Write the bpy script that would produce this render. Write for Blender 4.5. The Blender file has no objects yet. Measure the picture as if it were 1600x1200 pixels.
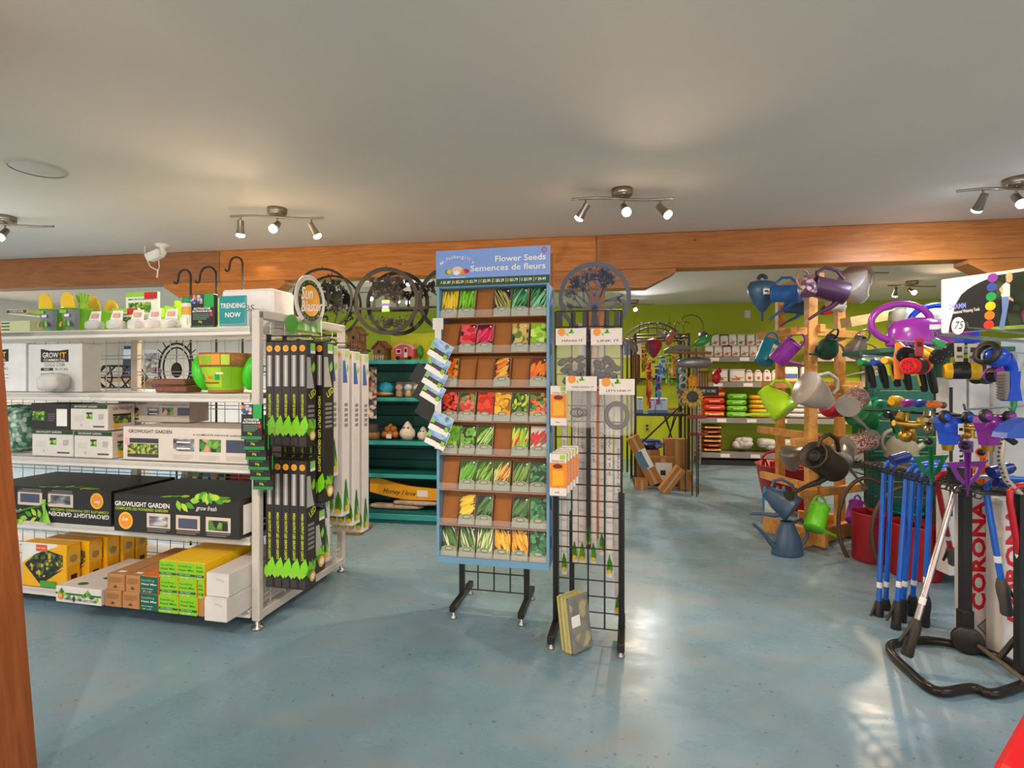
import bpy, math, random
from math import sin, cos, pi, radians as rad
from mathutils import Matrix, Vector
random.seed(7)
SC = bpy.context.scene
COL = SC.collection
H = 1.30            # eye height
F = 800.0           # focal length in pixels of the 1600 px wide frame
HY = 590.0          # horizon row
CEIL = 2.45
def at(px, py, Y): return Vector(((px-800)/F*Y, Y, H-(py-HY)/F*Y))
def T(x, y, z): return Matrix.Translation((x, y, z))
def RX(a): return Matrix.Rotation(rad(a), 4, 'X')
def RY(a): return Matrix.Rotation(rad(a), 4, 'Y')
def RZ(a): return Matrix.Rotation(rad(a), 4, 'Z')
def SCL(x, y, z): return Matrix.Diagonal((x, y, z, 1))
class Frame:
    """a local floor frame: x along the front to the right, y away from the viewer"""
    def __init__(s, ox, oy, th):
        s.o = Vector((ox, oy)); s.th = th
        s.u = Vector((cos(rad(th)), -sin(rad(th)))); s.v = Vector((sin(rad(th)), cos(rad(th))))
    def w(s, x, y): return s.o + s.u*x + s.v*y
    def x(s, px, y=0):
        k = (px-800)/F; b = s.o + s.v*y
        return (k*b.y-b.x)/(s.u.x-k*s.u.y)
    def y(s, px, x=0):
        k = (px-800)/F; b = s.o + s.u*x
        return (k*b.y-b.x)/(s.v.x-k*s.v.y)
    def z(s, py, x, y=0): return H-(py-HY)/F*s.w(x, y).y
    def M(s, x, y, z, rz=0):
        p = s.w(x, y); return T(p.x, p.y, z) @ RZ(-s.th+rz)

# ---------------------------------------------------------------- materials
MATS = {}
def lin(h):
    h = h.lstrip('#'); out = []
    for i in (0, 2, 4):
        c = int(h[i:i+2], 16)/255
        out.append(c/12.92 if c <= .04045 else ((c+.055)/1.055)**2.4)
    return (*out, 1)
def base(name):
    m = bpy.data.materials.new(name); m.use_nodes = True
    nt = m.node_tree; b = nt.nodes['Principled BSDF']
    return m, nt, b
def nn(nt, typ, **kw):
    n = nt.nodes.new(typ)
    for k, v in kw.items():
        if k in n.inputs: n.inputs[k].default_value = v
        else: setattr(n, k, v)
    return n
def coords(nt, scale=(1, 1, 1), rot=(0, 0, 0)):
    tc = nt.nodes.new('ShaderNodeTexCoord'); mp = nt.nodes.new('ShaderNodeMapping')
    mp.inputs['Scale'].default_value = scale; mp.inputs['Rotation'].default_value = rot
    nt.links.new(tc.outputs['Object'], mp.inputs['Vector']); return mp.outputs['Vector']
def ramp(nt, stops, interp='LINEAR'):
    r = nt.nodes.new('ShaderNodeValToRGB'); r.color_ramp.interpolation = interp
    e = r.color_ramp.elements
    while len(e) < len(stops): e.new(.5)
    for i, (p, c) in enumerate(stops): e[i].position = p; e[i].color = lin(c)
    return r
def mat(h, rough=.5, metal=0., var=.06, scale=14., emit=0., alpha=1., trans=0., bump=0., coat=0.):
    """plain colour with a faint procedural unevenness"""
    key = (h, rough, metal, var, scale, emit, alpha, trans, bump, coat)
    if key in MATS: return MATS[key]
    m, nt, b = base('m_%s_%d' % (h.strip('#'), len(MATS)))
    c = lin(h)
    if var:
        no = nn(nt, 'ShaderNodeTexNoise', Scale=scale, Detail=3.)
        nt.links.new(coords(nt), no.inputs['Vector'])
        r = nt.nodes.new('ShaderNodeValToRGB'); e = r.color_ramp.elements
        e[0].position = .25; e[1].position = .75
        e[0].color = (*[x*(1-var) for x in c[:3]], 1); e[1].color = (*[min(1, x*(1+var)) for x in c[:3]], 1)
        nt.links.new(no.outputs['Fac'], r.inputs['Fac']); nt.links.new(r.outputs['Color'], b.inputs['Base Color'])
        if bump:
            bp = nn(nt, 'ShaderNodeBump', Strength=bump, Distance=.01)
            nt.links.new(no.outputs['Fac'], bp.inputs['Height']); nt.links.new(bp.outputs['Normal'], b.inputs['Normal'])
    else: b.inputs['Base Color'].default_value = c
    b.inputs['Roughness'].default_value = rough; b.inputs['Metallic'].default_value = metal
    if emit:
        b.inputs['Emission Color'].default_value = c; b.inputs['Emission Strength'].default_value = emit
    if alpha < 1: b.inputs['Alpha'].default_value = alpha
    if trans: b.inputs['Transmission Weight'].default_value = trans; b.inputs['IOR'].default_value = 1.2
    if coat: b.inputs['Coat Weight'].default_value = coat
    MATS[key] = m; return m
def pic(name, cols, scale=60., stretch=(1, 1, 1), kind='vor', rot=0., rough=.35):
    """a printed picture: blobs (vor), strokes (noise) or bands (wave) in the given colours"""
    if name in MATS: return MATS[name]
    m, nt, b = base('print_'+name)
    vec = coords(nt, stretch, (0, rad(rot), 0))
    n = len(cols)
    if kind == 'vor':
        t = nn(nt, 'ShaderNodeTexVoronoi', Scale=scale); nt.links.new(vec, t.inputs['Vector'])
        sep = nt.nodes.new('ShaderNodeSeparateColor'); nt.links.new(t.outputs['Color'], sep.inputs[0])
        r = ramp(nt, [(i/n, c) for i, c in enumerate(cols)], 'CONSTANT'); nt.links.new(sep.outputs[0], r.inputs['Fac'])
        r2 = ramp(nt, [(0, 'ffffff'), (.55, 'e8e8e8'), (.9, '505850')]); nt.links.new(t.outputs['Distance'], r2.inputs['Fac'])
        mx = nn(nt, 'ShaderNodeMix', data_type='RGBA', blend_type='MULTIPLY'); mx.inputs[0].default_value = 1
        nt.links.new(r.outputs['Color'], mx.inputs[6]); nt.links.new(r2.outputs['Color'], mx.inputs[7])
        out = mx.outputs[2]
    else:
        t = nn(nt, 'ShaderNodeTexNoise', Scale=scale, Detail=2., Distortion=.4); nt.links.new(vec, t.inputs['Vector'])
        r = ramp(nt, [(.3+.4*i/max(1, n-1), c) for i, c in enumerate(cols)]); nt.links.new(t.outputs['Fac'], r.inputs['Fac'])
        out = r.outputs['Color']
    nt.links.new(out, b.inputs['Base Color']); b.inputs['Roughness'].default_value = rough
    MATS[name] = m; return m
def wood(name, a, c, d, scale=3., stretch=(1, 12, 12), rough=.45, knots=True):
    if name in MATS: return MATS[name]
    m, nt, b = base('wood_'+name)
    v = coords(nt, stretch)
    no = nn(nt, 'ShaderNodeTexNoise', Scale=scale, Detail=6., Roughness=.65, Distortion=1.2); nt.links.new(v, no.inputs['Vector'])
    r = ramp(nt, [(.25, a), (.5, c), (.75, d)]); nt.links.new(no.outputs['Fac'], r.inputs['Fac'])
    out = r.outputs['Color']
    if knots:
        vo = nn(nt, 'ShaderNodeTexVoronoi', Scale=3.3); nt.links.new(coords(nt, (1, 1.6, 2.2)), vo.inputs['Vector'])
        kr = ramp(nt, [(0, '3a1808'), (.035, '6a3418'), (.07, 'ffffff')]); nt.links.new(vo.outputs['Distance'], kr.inputs['Fac'])
        mx = nn(nt, 'ShaderNodeMix', data_type='RGBA', blend_type='MULTIPLY'); mx.inputs[0].default_value = .8
        nt.links.new(out, mx.inputs[6]); nt.links.new(kr.outputs['Color'], mx.inputs[7]); out = mx.outputs[2]
    nt.links.new(out, b.inputs['Base Color']); b.inputs['Roughness'].default_value = rough
    bp = nn(nt, 'ShaderNodeBump', Strength=.15, Distance=.004)
    nt.links.new(no.outputs['Fac'], bp.inputs['Height']); nt.links.new(bp.outputs['Normal'], b.inputs['Normal'])
    MATS[name] = m; return m
def clear(name='clear', h='ffffff', a=.16, rough=.08):
    if name in MATS: return MATS[name]
    m, nt, b = base(name)
    b.inputs['Base Color'].default_value = lin(h); b.inputs['Roughness'].default_value = rough; b.inputs['Alpha'].default_value = a
    no = nn(nt, 'ShaderNodeTexNoise', Scale=25.); nt.links.new(coords(nt), no.inputs['Vector'])
    bp = nn(nt, 'ShaderNodeBump', Strength=.6, Distance=.01)
    nt.links.new(no.outputs['Fac'], bp.inputs['Height']); nt.links.new(bp.outputs['Normal'], b.inputs['Normal'])
    MATS[name] = m; return m

# ---------------------------------------------------------------- mesh builder
TXT = {}
def text_mesh(s, bold, shear=0.):
    k = (s, bold, shear)
    if k not in TXT:
        cu = bpy.data.curves.new('t', 'FONT'); cu.body = s; cu.size = 1; cu.resolution_u = 2
        cu.align_x = 'CENTER'; cu.align_y = 'CENTER'; cu.offset = bold; cu.shear = shear
        o = bpy.data.objects.new('t', cu); COL.objects.link(o)
        me = bpy.data.meshes.new_from_object(o.evaluated_get(bpy.context.evaluated_depsgraph_get()))
        TXT[k] = ([v.co.copy() for v in me.vertices], [tuple(p.vertices) for p in me.polygons])
        bpy.data.objects.remove(o); bpy.data.curves.remove(cu); bpy.data.meshes.remove(me)
    return TXT[k]
class MB:
    def __init__(s): s.v = []; s.f = []; s.m = []; s.sm = []; s.mats = []
    def add(s, vs, fs, m, M=None, smooth=False):
        if m not in s.mats: s.mats.append(m)
        k = s.mats.index(m); n = len(s.v)
        flip = M is not None and M.determinant() < 0
        s.v += [(M @ Vector(p)) if M is not None else Vector(p) for p in vs]
        for f in fs:
            f = tuple(n+i for i in f); s.f.append(f[::-1] if flip else f); s.m.append(k); s.sm.append(smooth)
        return s
    def box(s, c, d, m, M=None, ch=0.):
        x, y, z = d[0]/2, d[1]/2, d[2]/2
        TT = T(*c) if M is None else M @ T(*c)
        if not ch:
            vs = [(a*x, b*y, e*z) for e in (-1, 1) for b in (-1, 1) for a in (-1, 1)]
            fs = [(0, 2, 3, 1), (4, 5, 7, 6), (0, 1, 5, 4), (2, 6, 7, 3), (0, 4, 6, 2), (1, 3, 7, 5)]
            return s.add(vs, fs, m, TT)
        h = min(ch, .45*min(d)); vs = []; ix = {}
        for a in (-1, 1):
            for b in (-1, 1):
                for e in (-1, 1):
                    for k in range(3):
                        p = [a*x, b*y, e*z]; q = [a, b, e]
                        for j in range(3):
                            if j != k: p[j] -= q[j]*h
                        ix[(a, b, e, k)] = len(vs); vs.append(p)
        fs = []
        def face(keys):
            idx = [ix[k] for k in keys]; P = [Vector(vs[i]) for i in idx]
            nrm = (P[1]-P[0]).cross(P[2]-P[0]); cen = sum(P, Vector())/len(P)
            fs.append(tuple(idx) if nrm.dot(cen) > 0 else tuple(idx[::-1]))
        R = (-1, 1)
        for k in range(3):
            i, j = [q for q in range(3) if q != k]
            for a in R:
                ks = []
                for (b, e) in ((-1, -1), (1, -1), (1, 1), (-1, 1)):
                    q = [0, 0, 0]; q[k] = a; q[i] = b; q[j] = e; ks.append((*q, k))
                face(ks)
            for b in R:
                for e in R:
                    q0 = [0, 0, 0]; q0[i] = b; q0[j] = e
                    qa = list(q0); qa[k] = -1; qb = list(q0); qb[k] = 1
                    face([(*qa, i), (*qb, i), (*qb, j), (*qa, j)])
        for a in R:
            for b in R:
                for e in R: face([(a, b, e, 0), (a, b, e, 1), (a, b, e, 2)])
        return s.add(vs, fs, m, TT)
    def tube(s, pts, r, m, n=8, closed=False, M=None, caps=True):
        P = [Vector(p) for p in pts]; N = len(P)
        rs = r if isinstance(r, (list, tuple)) else [r]*N
        vs = []; fs = []; up = None
        for i in range(N):
            if closed: d = P[(i+1) % N]-P[i-1]
            else: d = P[min(i+1, N-1)]-P[max(i-1, 0)]
            if d.length < 1e-9: d = Vector((0, 0, 1))
            d.normalize()
            if up is None: up = Vector((0, 0, 1)) if abs(d.z) < .9 else Vector((1, 0, 0))
            a = up - d*up.dot(d)
            if a.length < 1e-6: a = d.orthogonal()
            a.normalize(); b = d.cross(a); up = a
            vs += [P[i]+(a*cos(2*pi*k/n)+b*sin(2*pi*k/n))*rs[i] for k in range(n)]
        for i in range(N if closed else N-1):
            j = (i+1) % N
            fs += [(i*n+k, i*n+(k+1) % n, j*n+(k+1) % n, j*n+k) for k in range(n)]
        s.add(vs, fs, m, M, n > 4)
        if caps and not closed:
            s.add(vs[:n], [tuple(range(n))[::-1]], m, M); s.add(vs[-n:], [tuple(range(n))], m, M)
        return s
    def lathe(s, prof, m, n=24, M=None, smooth=True):
        vs = []; fs = []
        for (r, z) in prof: vs += [(r*cos(2*pi*k/n), r*sin(2*pi*k/n), z) for k in range(n)]
        for i in range(len(prof)-1):
            fs += [(i*n+k, i*n+(k+1) % n, (i+1)*n+(k+1) % n, (i+1)*n+k) for k in range(n)]
        return s.add(vs, fs, m, M, smooth)
    def disc(s, r, m, M=None, n=24, ry=None):
        ry = ry or r
        return s.add([(r*cos(2*pi*k/n), 0, ry*sin(2*pi*k/n)) for k in range(n)], [tuple(range(n))], m, M)
    def prism(s, poly, d, m, M=None):
        """polygon in x,z extruded from y=0 to y=d (front faces the viewer)"""
        n = len(poly)
        ar = sum(poly[i][0]*poly[(i+1) % n][1]-poly[(i+1) % n][0]*poly[i][1] for i in range(n))
        if ar < 0: poly = poly[::-1]
        vs = [(x, 0, z) for x, z in poly]+[(x, d, z) for x, z in poly]
        fs = [tuple(range(n)), tuple(range(2*n-1, n-1, -1))]+[(i, i+n, (i+1) % n+n, (i+1) % n) for i in range(n)]
        return s.add(vs, fs, m, M)
    def ring(s, r0, r1, d, m, M=None, n=40):
        vs = []; fs = []
        for k in range(n):
            a = 2*pi*k/n
            vs += [(r*cos(a), y, r*sin(a)) for r in (r0, r1) for y in (0, d)]
        for k in range(n):
            i = 4*k; j = 4*((k+1) % n)
            fs += [(i, i+2, j+2, j), (i+1, j+1, j+3, i+3), (i+2, i+3, j+3, j+2), (i, j, j+1, i+1)]
        return s.add(vs, fs, m, M)
    def quad(s, x0, z0, x1, z1, m, y=0., M=None):
        return s.add([(x0, y, z0), (x1, y, z0), (x1, y, z1), (x0, y, z1)], [(0, 1, 2, 3)], m, M)
    def ell(s, c, r, m, M=None, e=1., n=16, k=10, jit=0.):
        vs = []; fs = []
        def sp(t, p): return math.copysign(abs(t)**p, t)
        for i in range(k+1):
            a = -pi/2+pi*i/k
            for j in range(n):
                b = 2*pi*j/n; q = 1+random.uniform(-jit, jit)
                vs.append((c[0]+q*r[0]*sp(cos(a), e)*sp(cos(b), e), c[1]+q*r[1]*sp(cos(a), e)*sp(sin(b), e), c[2]+q*r[2]*sp(sin(a), e)))
        for i in range(k): fs += [(i*n+j, i*n+(j+1) % n, (i+1)*n+(j+1) % n, (i+1)*n+j) for j in range(n)]
        return s.add(vs, fs, m, M, True)
    def text(s, t, size, m, M, bold=0., w=None, shear=0.):
        """lettering centred on M's origin, in its x,z plane, read from -y; w squeezes it to a width"""
        vs, fs = text_mesh(t, bold, shear)
        if not vs: return s
        k = 1.
        if w:
            xs = [v.x for v in vs]; k = w/((max(xs)-min(xs))*size)
        return s.add([(v.x*size*k, 0, v.y*size) for v in vs], fs, m, M)
    def build(s, name, parent=None, M=None):
        me = bpy.data.meshes.new(name)
        me.from_pydata([tuple(v) for v in s.v], [], s.f)
        for m in s.mats: me.materials.append(m)
        me.polygons.foreach_set('material_index', s.m); me.polygons.foreach_set('use_smooth', s.sm)
        me.update()
        o = bpy.data.objects.new(name, me); COL.objects.link(o)
        if M is not None: o.matrix_world = M
        if parent is not None: o.parent = parent
        return o
def tag(o, label, cat, group=None):
    o['label'] = label; o['category'] = cat
    if group: o['group'] = group
    return o
def thing(name, label, cat, M, group=None):
    o = bpy.data.objects.new(name, None); o.empty_display_size = .05; COL.objects.link(o); o.matrix_world = M
    return tag(o, label, cat, group)
def one(mb, name, label, cat, M, group=None): return tag(mb.build(name, None, M), label, cat, group)
def struct(mb, name, M=None):
    o = mb.build(name, None, M); o['kind'] = 'structure'; return o
def dup(root, M, label, group=None):
    r = root.copy(); COL.objects.link(r); r.matrix_world = M; r['label'] = label
    if group: r['group'] = group
    for ch in list(root.children):
        c = ch.copy(); COL.objects.link(c); c.parent = r
        for g in list(ch.children):
            e = g.copy(); COL.objects.link(e); e.parent = c
    return r
def arc(c, r, a0, a1, n=12, ax='xz', rz=None):
    rz = rz or r; out = []
    for i in range(n+1):
        a = rad(a0+(a1-a0)*i/n)
        p = (c[0]+r*cos(a), c[1], c[2]+rz*sin(a)) if ax == 'xz' else ((c[0]+r*cos(a), c[1]+rz*sin(a), c[2]) if ax == 'xy' else (c[0], c[1]+r*cos(a), c[2]+rz*sin(a)))
        out.append(p)
    return out
ORD = ['first', 'second', 'third', 'fourth', 'fifth', 'sixth', 'seventh', 'eighth', 'ninth', 'tenth', 'eleventh', 'twelfth']
WHITE = mat('e9e6e2', .45); WHITE2 = mat('dcd6d0', .5); PAPER = mat('efece8', .6); BLACK = mat('1a1817', .45); DARK = mat('2a2624', .5)
STEEL = mat('b9b4ac', .3, .9); NICKEL = mat('a59a8c', .28, 1.); GREY = mat('8d8a88', .5); CARD = mat('a9713f', .75, 0, .1, 40)
LIME = mat('7ed321', .35); LEAF = mat('5fae2c', .5); RED = mat('c21420', .4); YEL = mat('f2b705', .4); TEAL = mat('0e6b66', .45)
CLEAR = clear()
# ================================================================ camera, light, room
cam = bpy.data.cameras.new('camera'); co = bpy.data.objects.new('camera', cam); COL.objects.link(co)
co.location = (0, 0, H); co.rotation_euler = (pi/2, 0, 0)
cam.sensor_width = 36; cam.lens = 18; cam.shift_y = -10/1600; cam.clip_start = .02
SC.camera = co
SC.view_settings.view_transform = 'Standard'; SC.view_settings.look = 'None'
SC.view_settings.gamma = 1; SC.view_settings.exposure = 0.6
try: SC.view_settings.use_curve_mapping = False
except Exception: pass
wd = bpy.data.worlds.new('world'); SC.world = wd; wd.use_nodes = True
wd.node_tree.nodes['Background'].inputs['Color'].default_value = (1, .93, .85, 1)
wd.node_tree.nodes['Background'].inputs['Strength'].default_value = 1.5
RM = Frame(0, 0, 8.5)
BACK = 8.356; XL, XR, YN = -8.5, 7.5, -3.5
MR = RM.M(0, 0, 0)
# floor: worn blue painted concrete
m, nt, b = base('painted_concrete')
v = coords(nt)
n1 = nn(nt, 'ShaderNodeTexNoise', Scale=.9, Detail=5., Roughness=.6); nt.links.new(v, n1.inputs['Vector'])
r1 = ramp(nt, [(.3, '6c8a9d'), (.5, '7a99ac'), (.7, '8aa4b1')]); nt.links.new(n1.outputs['Fac'], r1.inputs['Fac'])
n2 = nn(nt, 'ShaderNodeTexNoise', Scale=2.3, Detail=8., Roughness=.72); nt.links.new(coords(nt, (1, 2.2, 1), (0, 0, .5)), n2.inputs['Vector'])
r2 = ramp(nt, [(.5, '000000'), (.72, 'b8b8b8')]); nt.links.new(n2.outputs['Fac'], r2.inputs['Fac'])
mx = nn(nt, 'ShaderNodeMix', data_type='RGBA'); mx.inputs[7].default_value = lin('9a9186')
nt.links.new(r2.outputs['Color'], mx.inputs[0]); nt.links.new(r1.outputs['Color'], mx.inputs[6])
n3 = nn(nt, 'ShaderNodeTexNoise', Scale=38., Detail=4.); nt.links.new(v, n3.inputs['Vector'])
r3 = ramp(nt, [(.27, '4a4a44'), (.34, 'ffffff')]); nt.links.new(n3.outputs['Fac'], r3.inputs['Fac'])
m2 = nn(nt, 'ShaderNodeMix', data_type='RGBA', blend_type='MULTIPLY'); m2.inputs[0].default_value = .6
nt.links.new(mx.outputs[2], m2.inputs[6]); nt.links.new(r3.outputs['Color'], m2.inputs[7])
nt.links.new(m2.outputs[2], b.inputs['Base Color'])
rr = ramp(nt, [(.3, '757575'), (.7, 'b0b0b0')]); nt.links.new(n2.outputs['Fac'], rr.inputs['Fac']); nt.links.new(rr.outputs['Color'], b.inputs['Roughness'])
FLOORM = m
struct(MB().box(((XL+XR)/2, (YN+BACK)/2, -.05), (XR-XL+.4, BACK-YN+.4, .1), FLOORM), 'floor', MR)
struct(MB().box(((XL+XR)/2, (YN+BACK)/2, CEIL+.05), (XR-XL+.4, BACK-YN+.4, .1), mat('e0d5c9', .85, 0, .02, 3)), 'ceiling', MR)
xs = RM.x(430, BACK)
GREENW = mat('adbf22', .6, 0, .04, 2); WALLW = mat('e4ded4', .7, 0, .02, 2)
struct(MB().box(((xs+XR)/2, BACK+.05, CEIL/2), (XR-xs, .1, CEIL), GREENW), 'wall_back', MR)
struct(MB().box(((xs+XL)/2, BACK+.05, CEIL/2), (xs-XL, .1, CEIL), WALLW), 'wall_white', MR)
struct(MB().box((XL-.05, (YN+BACK)/2, CEIL/2), (.1, BACK-YN, CEIL), WALLW), 'wall_left', MR)
struct(MB().box((XR+.05, (YN+BACK)/2, CEIL/2), (.1, BACK-YN, CEIL), WALLW), 'wall_right', MR)
# beam of three lengths, its bolsters and posts
W1 = wood('beam_left', '85502a', 'a3673a', 'b57c4a'); W2 = wood('beam_mid', 'a8621f', 'c87a30', 'dc9446'); W3 = wood('beam_right', '8f5424', 'b26c30', 'c6803f')
BY = 4.19
for i, (x0, x1, w) in enumerate(((XL, RM.x(342, BY), W1), (RM.x(342, BY)+.004, RM.x(931, BY), W2), (RM.x(931, BY)+.006, XR, W3))):
    struct(MB().box(((x0+x1)/2, BY+.08, 2.307), (x1-x0, .16, .283), w, ch=.006), 'trim_%d' % (i+1), MR)
def bolster(n, x0, x1, w, cl, cr):
    zt, zb = 2.164, 2.02
    p = [(x0, zt), (x1, zt), (x1, zt-.03), (x1-cr, zb), (x0+cl, zb), (x0, zt-.03)]
    struct(MB().prism(p, .15, w), n, RM.M(0, BY+.005, 0))
bolster('trim_4', RM.x(255, BY), RM.x(444, BY), W2, .18, .16)
bolster('trim_5', RM.x(800, BY), RM.x(1056, BY), W3, .2, .22)
bolster('trim_6', RM.x(1513, BY), RM.x(1760, BY), W3, .2, .2)
WP = wood('post', '8a4a20', 'a8602c', 'c07a40', 3., (12, 12, 1))
for i, px in enumerate((932, 1640)):
    x = RM.x(px, BY+.1); struct(MB().box((x, BY+.08, 1.01), (.13, .14, 2.02), WP, ch=.006), 'trim_%d' % (7+i), MR)
# leaning timber close on the left
WN = wood('near_post', '7e3f16', '9a5222', 'b06630', 2.5, (11, 11, .8))
e0 = at(57, 1134, 1.62); e1 = at(0, 455, 1.62)
ang = math.degrees(math.atan2(e0.x-e1.x, e1.z-e0.z))
nl = 2.7; k = (0-e0.z)/(e1.z-e0.z); foot = e0+(e1-e0)*k
struct(MB().box((-.11, -.1, nl/2-.1), (.22, .2, nl), WN, ch=.008), 'trim_10', T(*foot) @ RY(-ang))
# light switch on the green wall
p = RM.M(RM.x(1168, BACK), BACK, RM.z(491, RM.x(1168, BACK), BACK))
t = thing('light_switch', 'white wall switch plate on the green back wall', 'light switch', p)
MB().box((0, -.006, 0), (.085, .012, .125), WHITE, ch=.004).build('cover_plate', t)
MB().box((0, -.016, 0), (.032, .01, .06), PAPER, ch=.003).build('toggle', t)

# ---------------------------------------------------------------- track lights
BULB = mat('ffe0b8', .4, 0, 0, 1, 22.); BULBC = mat('eef4ff', .4, 0, 0, 1, 24.)
WARM = (1, .74, .5); COOL = (.86, .93, 1)
def lamp(p, e, col, d=None, size=130, r=.03, typ='SPOT'):
    l = bpy.data.lights.new('lamp', typ); l.energy = e; l.color = col; l.shadow_soft_size = r
    if typ == 'SPOT': l.spot_size = rad(size); l.spot_blend = .8
    o = bpy.data.objects.new('lamp', l); COL.objects.link(o); o.location = p
    if d is not None: o.rotation_euler = Vector(d).to_track_quat('-Z', 'Y').to_euler()
    return o
def fixture(px, py, rz, label, heads, bulb=BULB, col=WARM, e=40, L=.62, Y=None):
    Y = Y or (CEIL-H)*F/(HY-py)
    p = at(px, py, Y); M = T(p.x, p.y, CEIL) @ RZ(rz)
    t = thing('track_light', label, 'ceiling light', M, 'brushed nickel ceiling spotlights')
    MB().lathe([(0, -.045), (.05, -.045), (.062, -.036), (.064, 0), (0, 0)], NICKEL, 28).build('canopy', t)
    pts = [(L*(i/16-.5), .022*sin(pi*2*(i/16-.5)), -.058) for i in range(17)]
    MB().tube(pts, .008, NICKEL, 8).tube([(0, 0, -.05), (0, 0, -.03)], .01, NICKEL).build('bar', t)
    for (f, d) in heads:
        x = L*f; y = .022*sin(pi*2*f); d = Vector(d).normalized()
        a = Vector((x, y, -.064)); j = a+Vector((0, 0, -.045)); tip = j+d*.085
        h = MB().tube([a, j], .006, NICKEL).tube([j-d*.02, j+d*.02, j+d*.05, tip-d*.012], [.02, .021, .024, .028], NICKEL, 16).build('spot_head', t)
        MB().tube([tip-d*.012, tip, tip+d*.008], [.026, .026, .012], bulb, 16).build('bulb', h)
        g = M @ (tip+d*.03); dw = M.to_3x3() @ d
        lamp(g, e, col, dw, 125, .025)
    return t
fixture(972, 296, -2, 'brushed nickel three-head spotlight bar over the wire grid stand', [(-.36, (-.5, .35, -.8)), (.02, (.05, -.75, -.6)), (.38, (.45, -.5, -.7))])
fixture(433, 326, 3, 'brushed nickel three-head spotlight bar over the black light boxes', [(-.38, (-.05, .1, -1)), (.0, (-.02, -.8, -.6)), (.36, (.45, .1, -.8))])
fixture(8, 338, 8, 'ceiling spotlight above the left end of the white shelving', [(.0, (.1, -.7, -.7)), (-.3, (-.4, .4, -.7))], BULBC, COOL, 44)
fixture(1588, 279, -8, 'ceiling spotlight at the right edge above the sprinkler display', [(.0, (-.15, -.7, -.7)), (.3, (.4, .2, -.8)), (-.3, (.1, .7, -.6))], BULBC, COOL, 20)
# far room, beyond the beam
def far_fix(px, py, Y, label, heads, bulb=BULB, col=WARM, e=55):
    p = at(px, py, Y)
    return fixture(px, HY-(CEIL-H)*F/Y, 5, label, heads, bulb, col, e)
far_fix(1345, 415, 5.3, 'ceiling spotlight bar behind the beam over the watering cans', [(0, (-.1, -.8, -.5))])
far_fix(1425, 419, 6.1, 'ceiling spotlight bar behind the beam, farther right with one head turned away', [(-.35, (.2, .5, -.8)), (-.05, (-.1, -.8, -.5))])
far_fix(991, 470, 7.6, 'cold white ceiling spotlight beside the top of the tree ring', [(0, (-.05, -.8, -.5))], BULBC, COOL)
far_fix(597, 437, 6.6, 'ceiling spotlight seen through the tree disc', [(-.2, (0, -.8, -.5)), (.25, (.5, .4, -.7))])
far_fix(638, 437, 6.9, 'cold white ceiling spotlight seen through the right edge of the tree disc', [(0, (0, -.8, -.5))], BULBC, COOL)
# unseen lamps added for fill light: behind the viewer and along the far aisle
for (x, y, e, c) in ((-2.6, -.8, 60, WARM), (1.4, -.6, 60, WARM), (3.6, .6, 60, COOL), (-4.2, 1.5, 50, COOL), (-.4, .4, 50, WARM),
                     (-4.9, 7.0, 170, COOL), (-7, 6.6, 120, WARM), (-1.6, 6.3, 150, WARM), (1.6, 6.6, 80, WARM), (4.6, 6.2, 90, WARM), (-6, 4.0, 50, COOL), (2.9, 3.3, 40, COOL), (-2.2, 4.6, 60, WARM)):
    lamp((x, y, CEIL-.12), e, c, (0, 0, -1), 165, .05)

for (p, q, e) in (((-.9, .2, 2.3), (-1.9, 2.8, 1.0), 70), ((-2.6, .6, 2.3), (-2.0, 2.9, .7), 45), ((.5, .1, 2.3), (.1, 2.6, 1.2), 45), ((1.0, .3, 2.3), (2.3, 2.7, .8), 26), ((1.6, 1.9, 2.3), (2.5, 4.0, 1.0), 36)):
    lamp(p, e, (1, .86, .7), Vector(q)-Vector(p), 75, .03)      # added spots without fittings, aimed at the displays to brighten them
# ---------------------------------------------------------------- ceiling disc and camera
p = at(57, 262, (CEIL-H)*F/(HY-262)); 
t = thing('ceiling_speaker', 'round white speaker grille flush in the ceiling at left', 'ceiling speaker', T(p.x, p.y, CEIL))
MB().lathe([(0, -.018), (.09, -.016), (.118, -.008), (.128, 0)], mat('cfc8bf', .7), 32).build('grille', t)
MB().lathe([(.118, -.012), (.128, -.012), (.134, 0)], mat('c2bab0', .6), 32).build('rim', t)
Y = 4.02; p = at(247, 397, Y)
t = thing('security_camera', 'white security camera fixed where beam meets ceiling', 'security camera', T(p.x, p.y, p.z))
MB().lathe([(.05, .075), (.05, .06), (.02, .05), (.018, .02)], WHITE, 18, T(.035, 0, 0)).ell((.035, 0, .01), (.028, .028, .028), WHITE).build('mount', t)
MB().box((-.02, -.01, -.005), (.13, .075, .065), WHITE, RY(-16) @ RZ(-12), ch=.014).build('housing', t)
MB().disc(.022, BLACK, RY(-16) @ RZ(-12) @ T(-.088, 0, -.005) @ RZ(-90), 16).build('lens', t)
MB().tube([(-.125, .03, .07), (-.11, .01, -.01), (-.06, 0, -.1), (0, 0, -.13), (.01, 0, -.1), (.005, 0, -.05)], .0035, WHITE, 6).tube([(.0, 0, -.12), (-.008, 0, -.185)], .006, WHITE, 6).build('cable', t)
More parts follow.
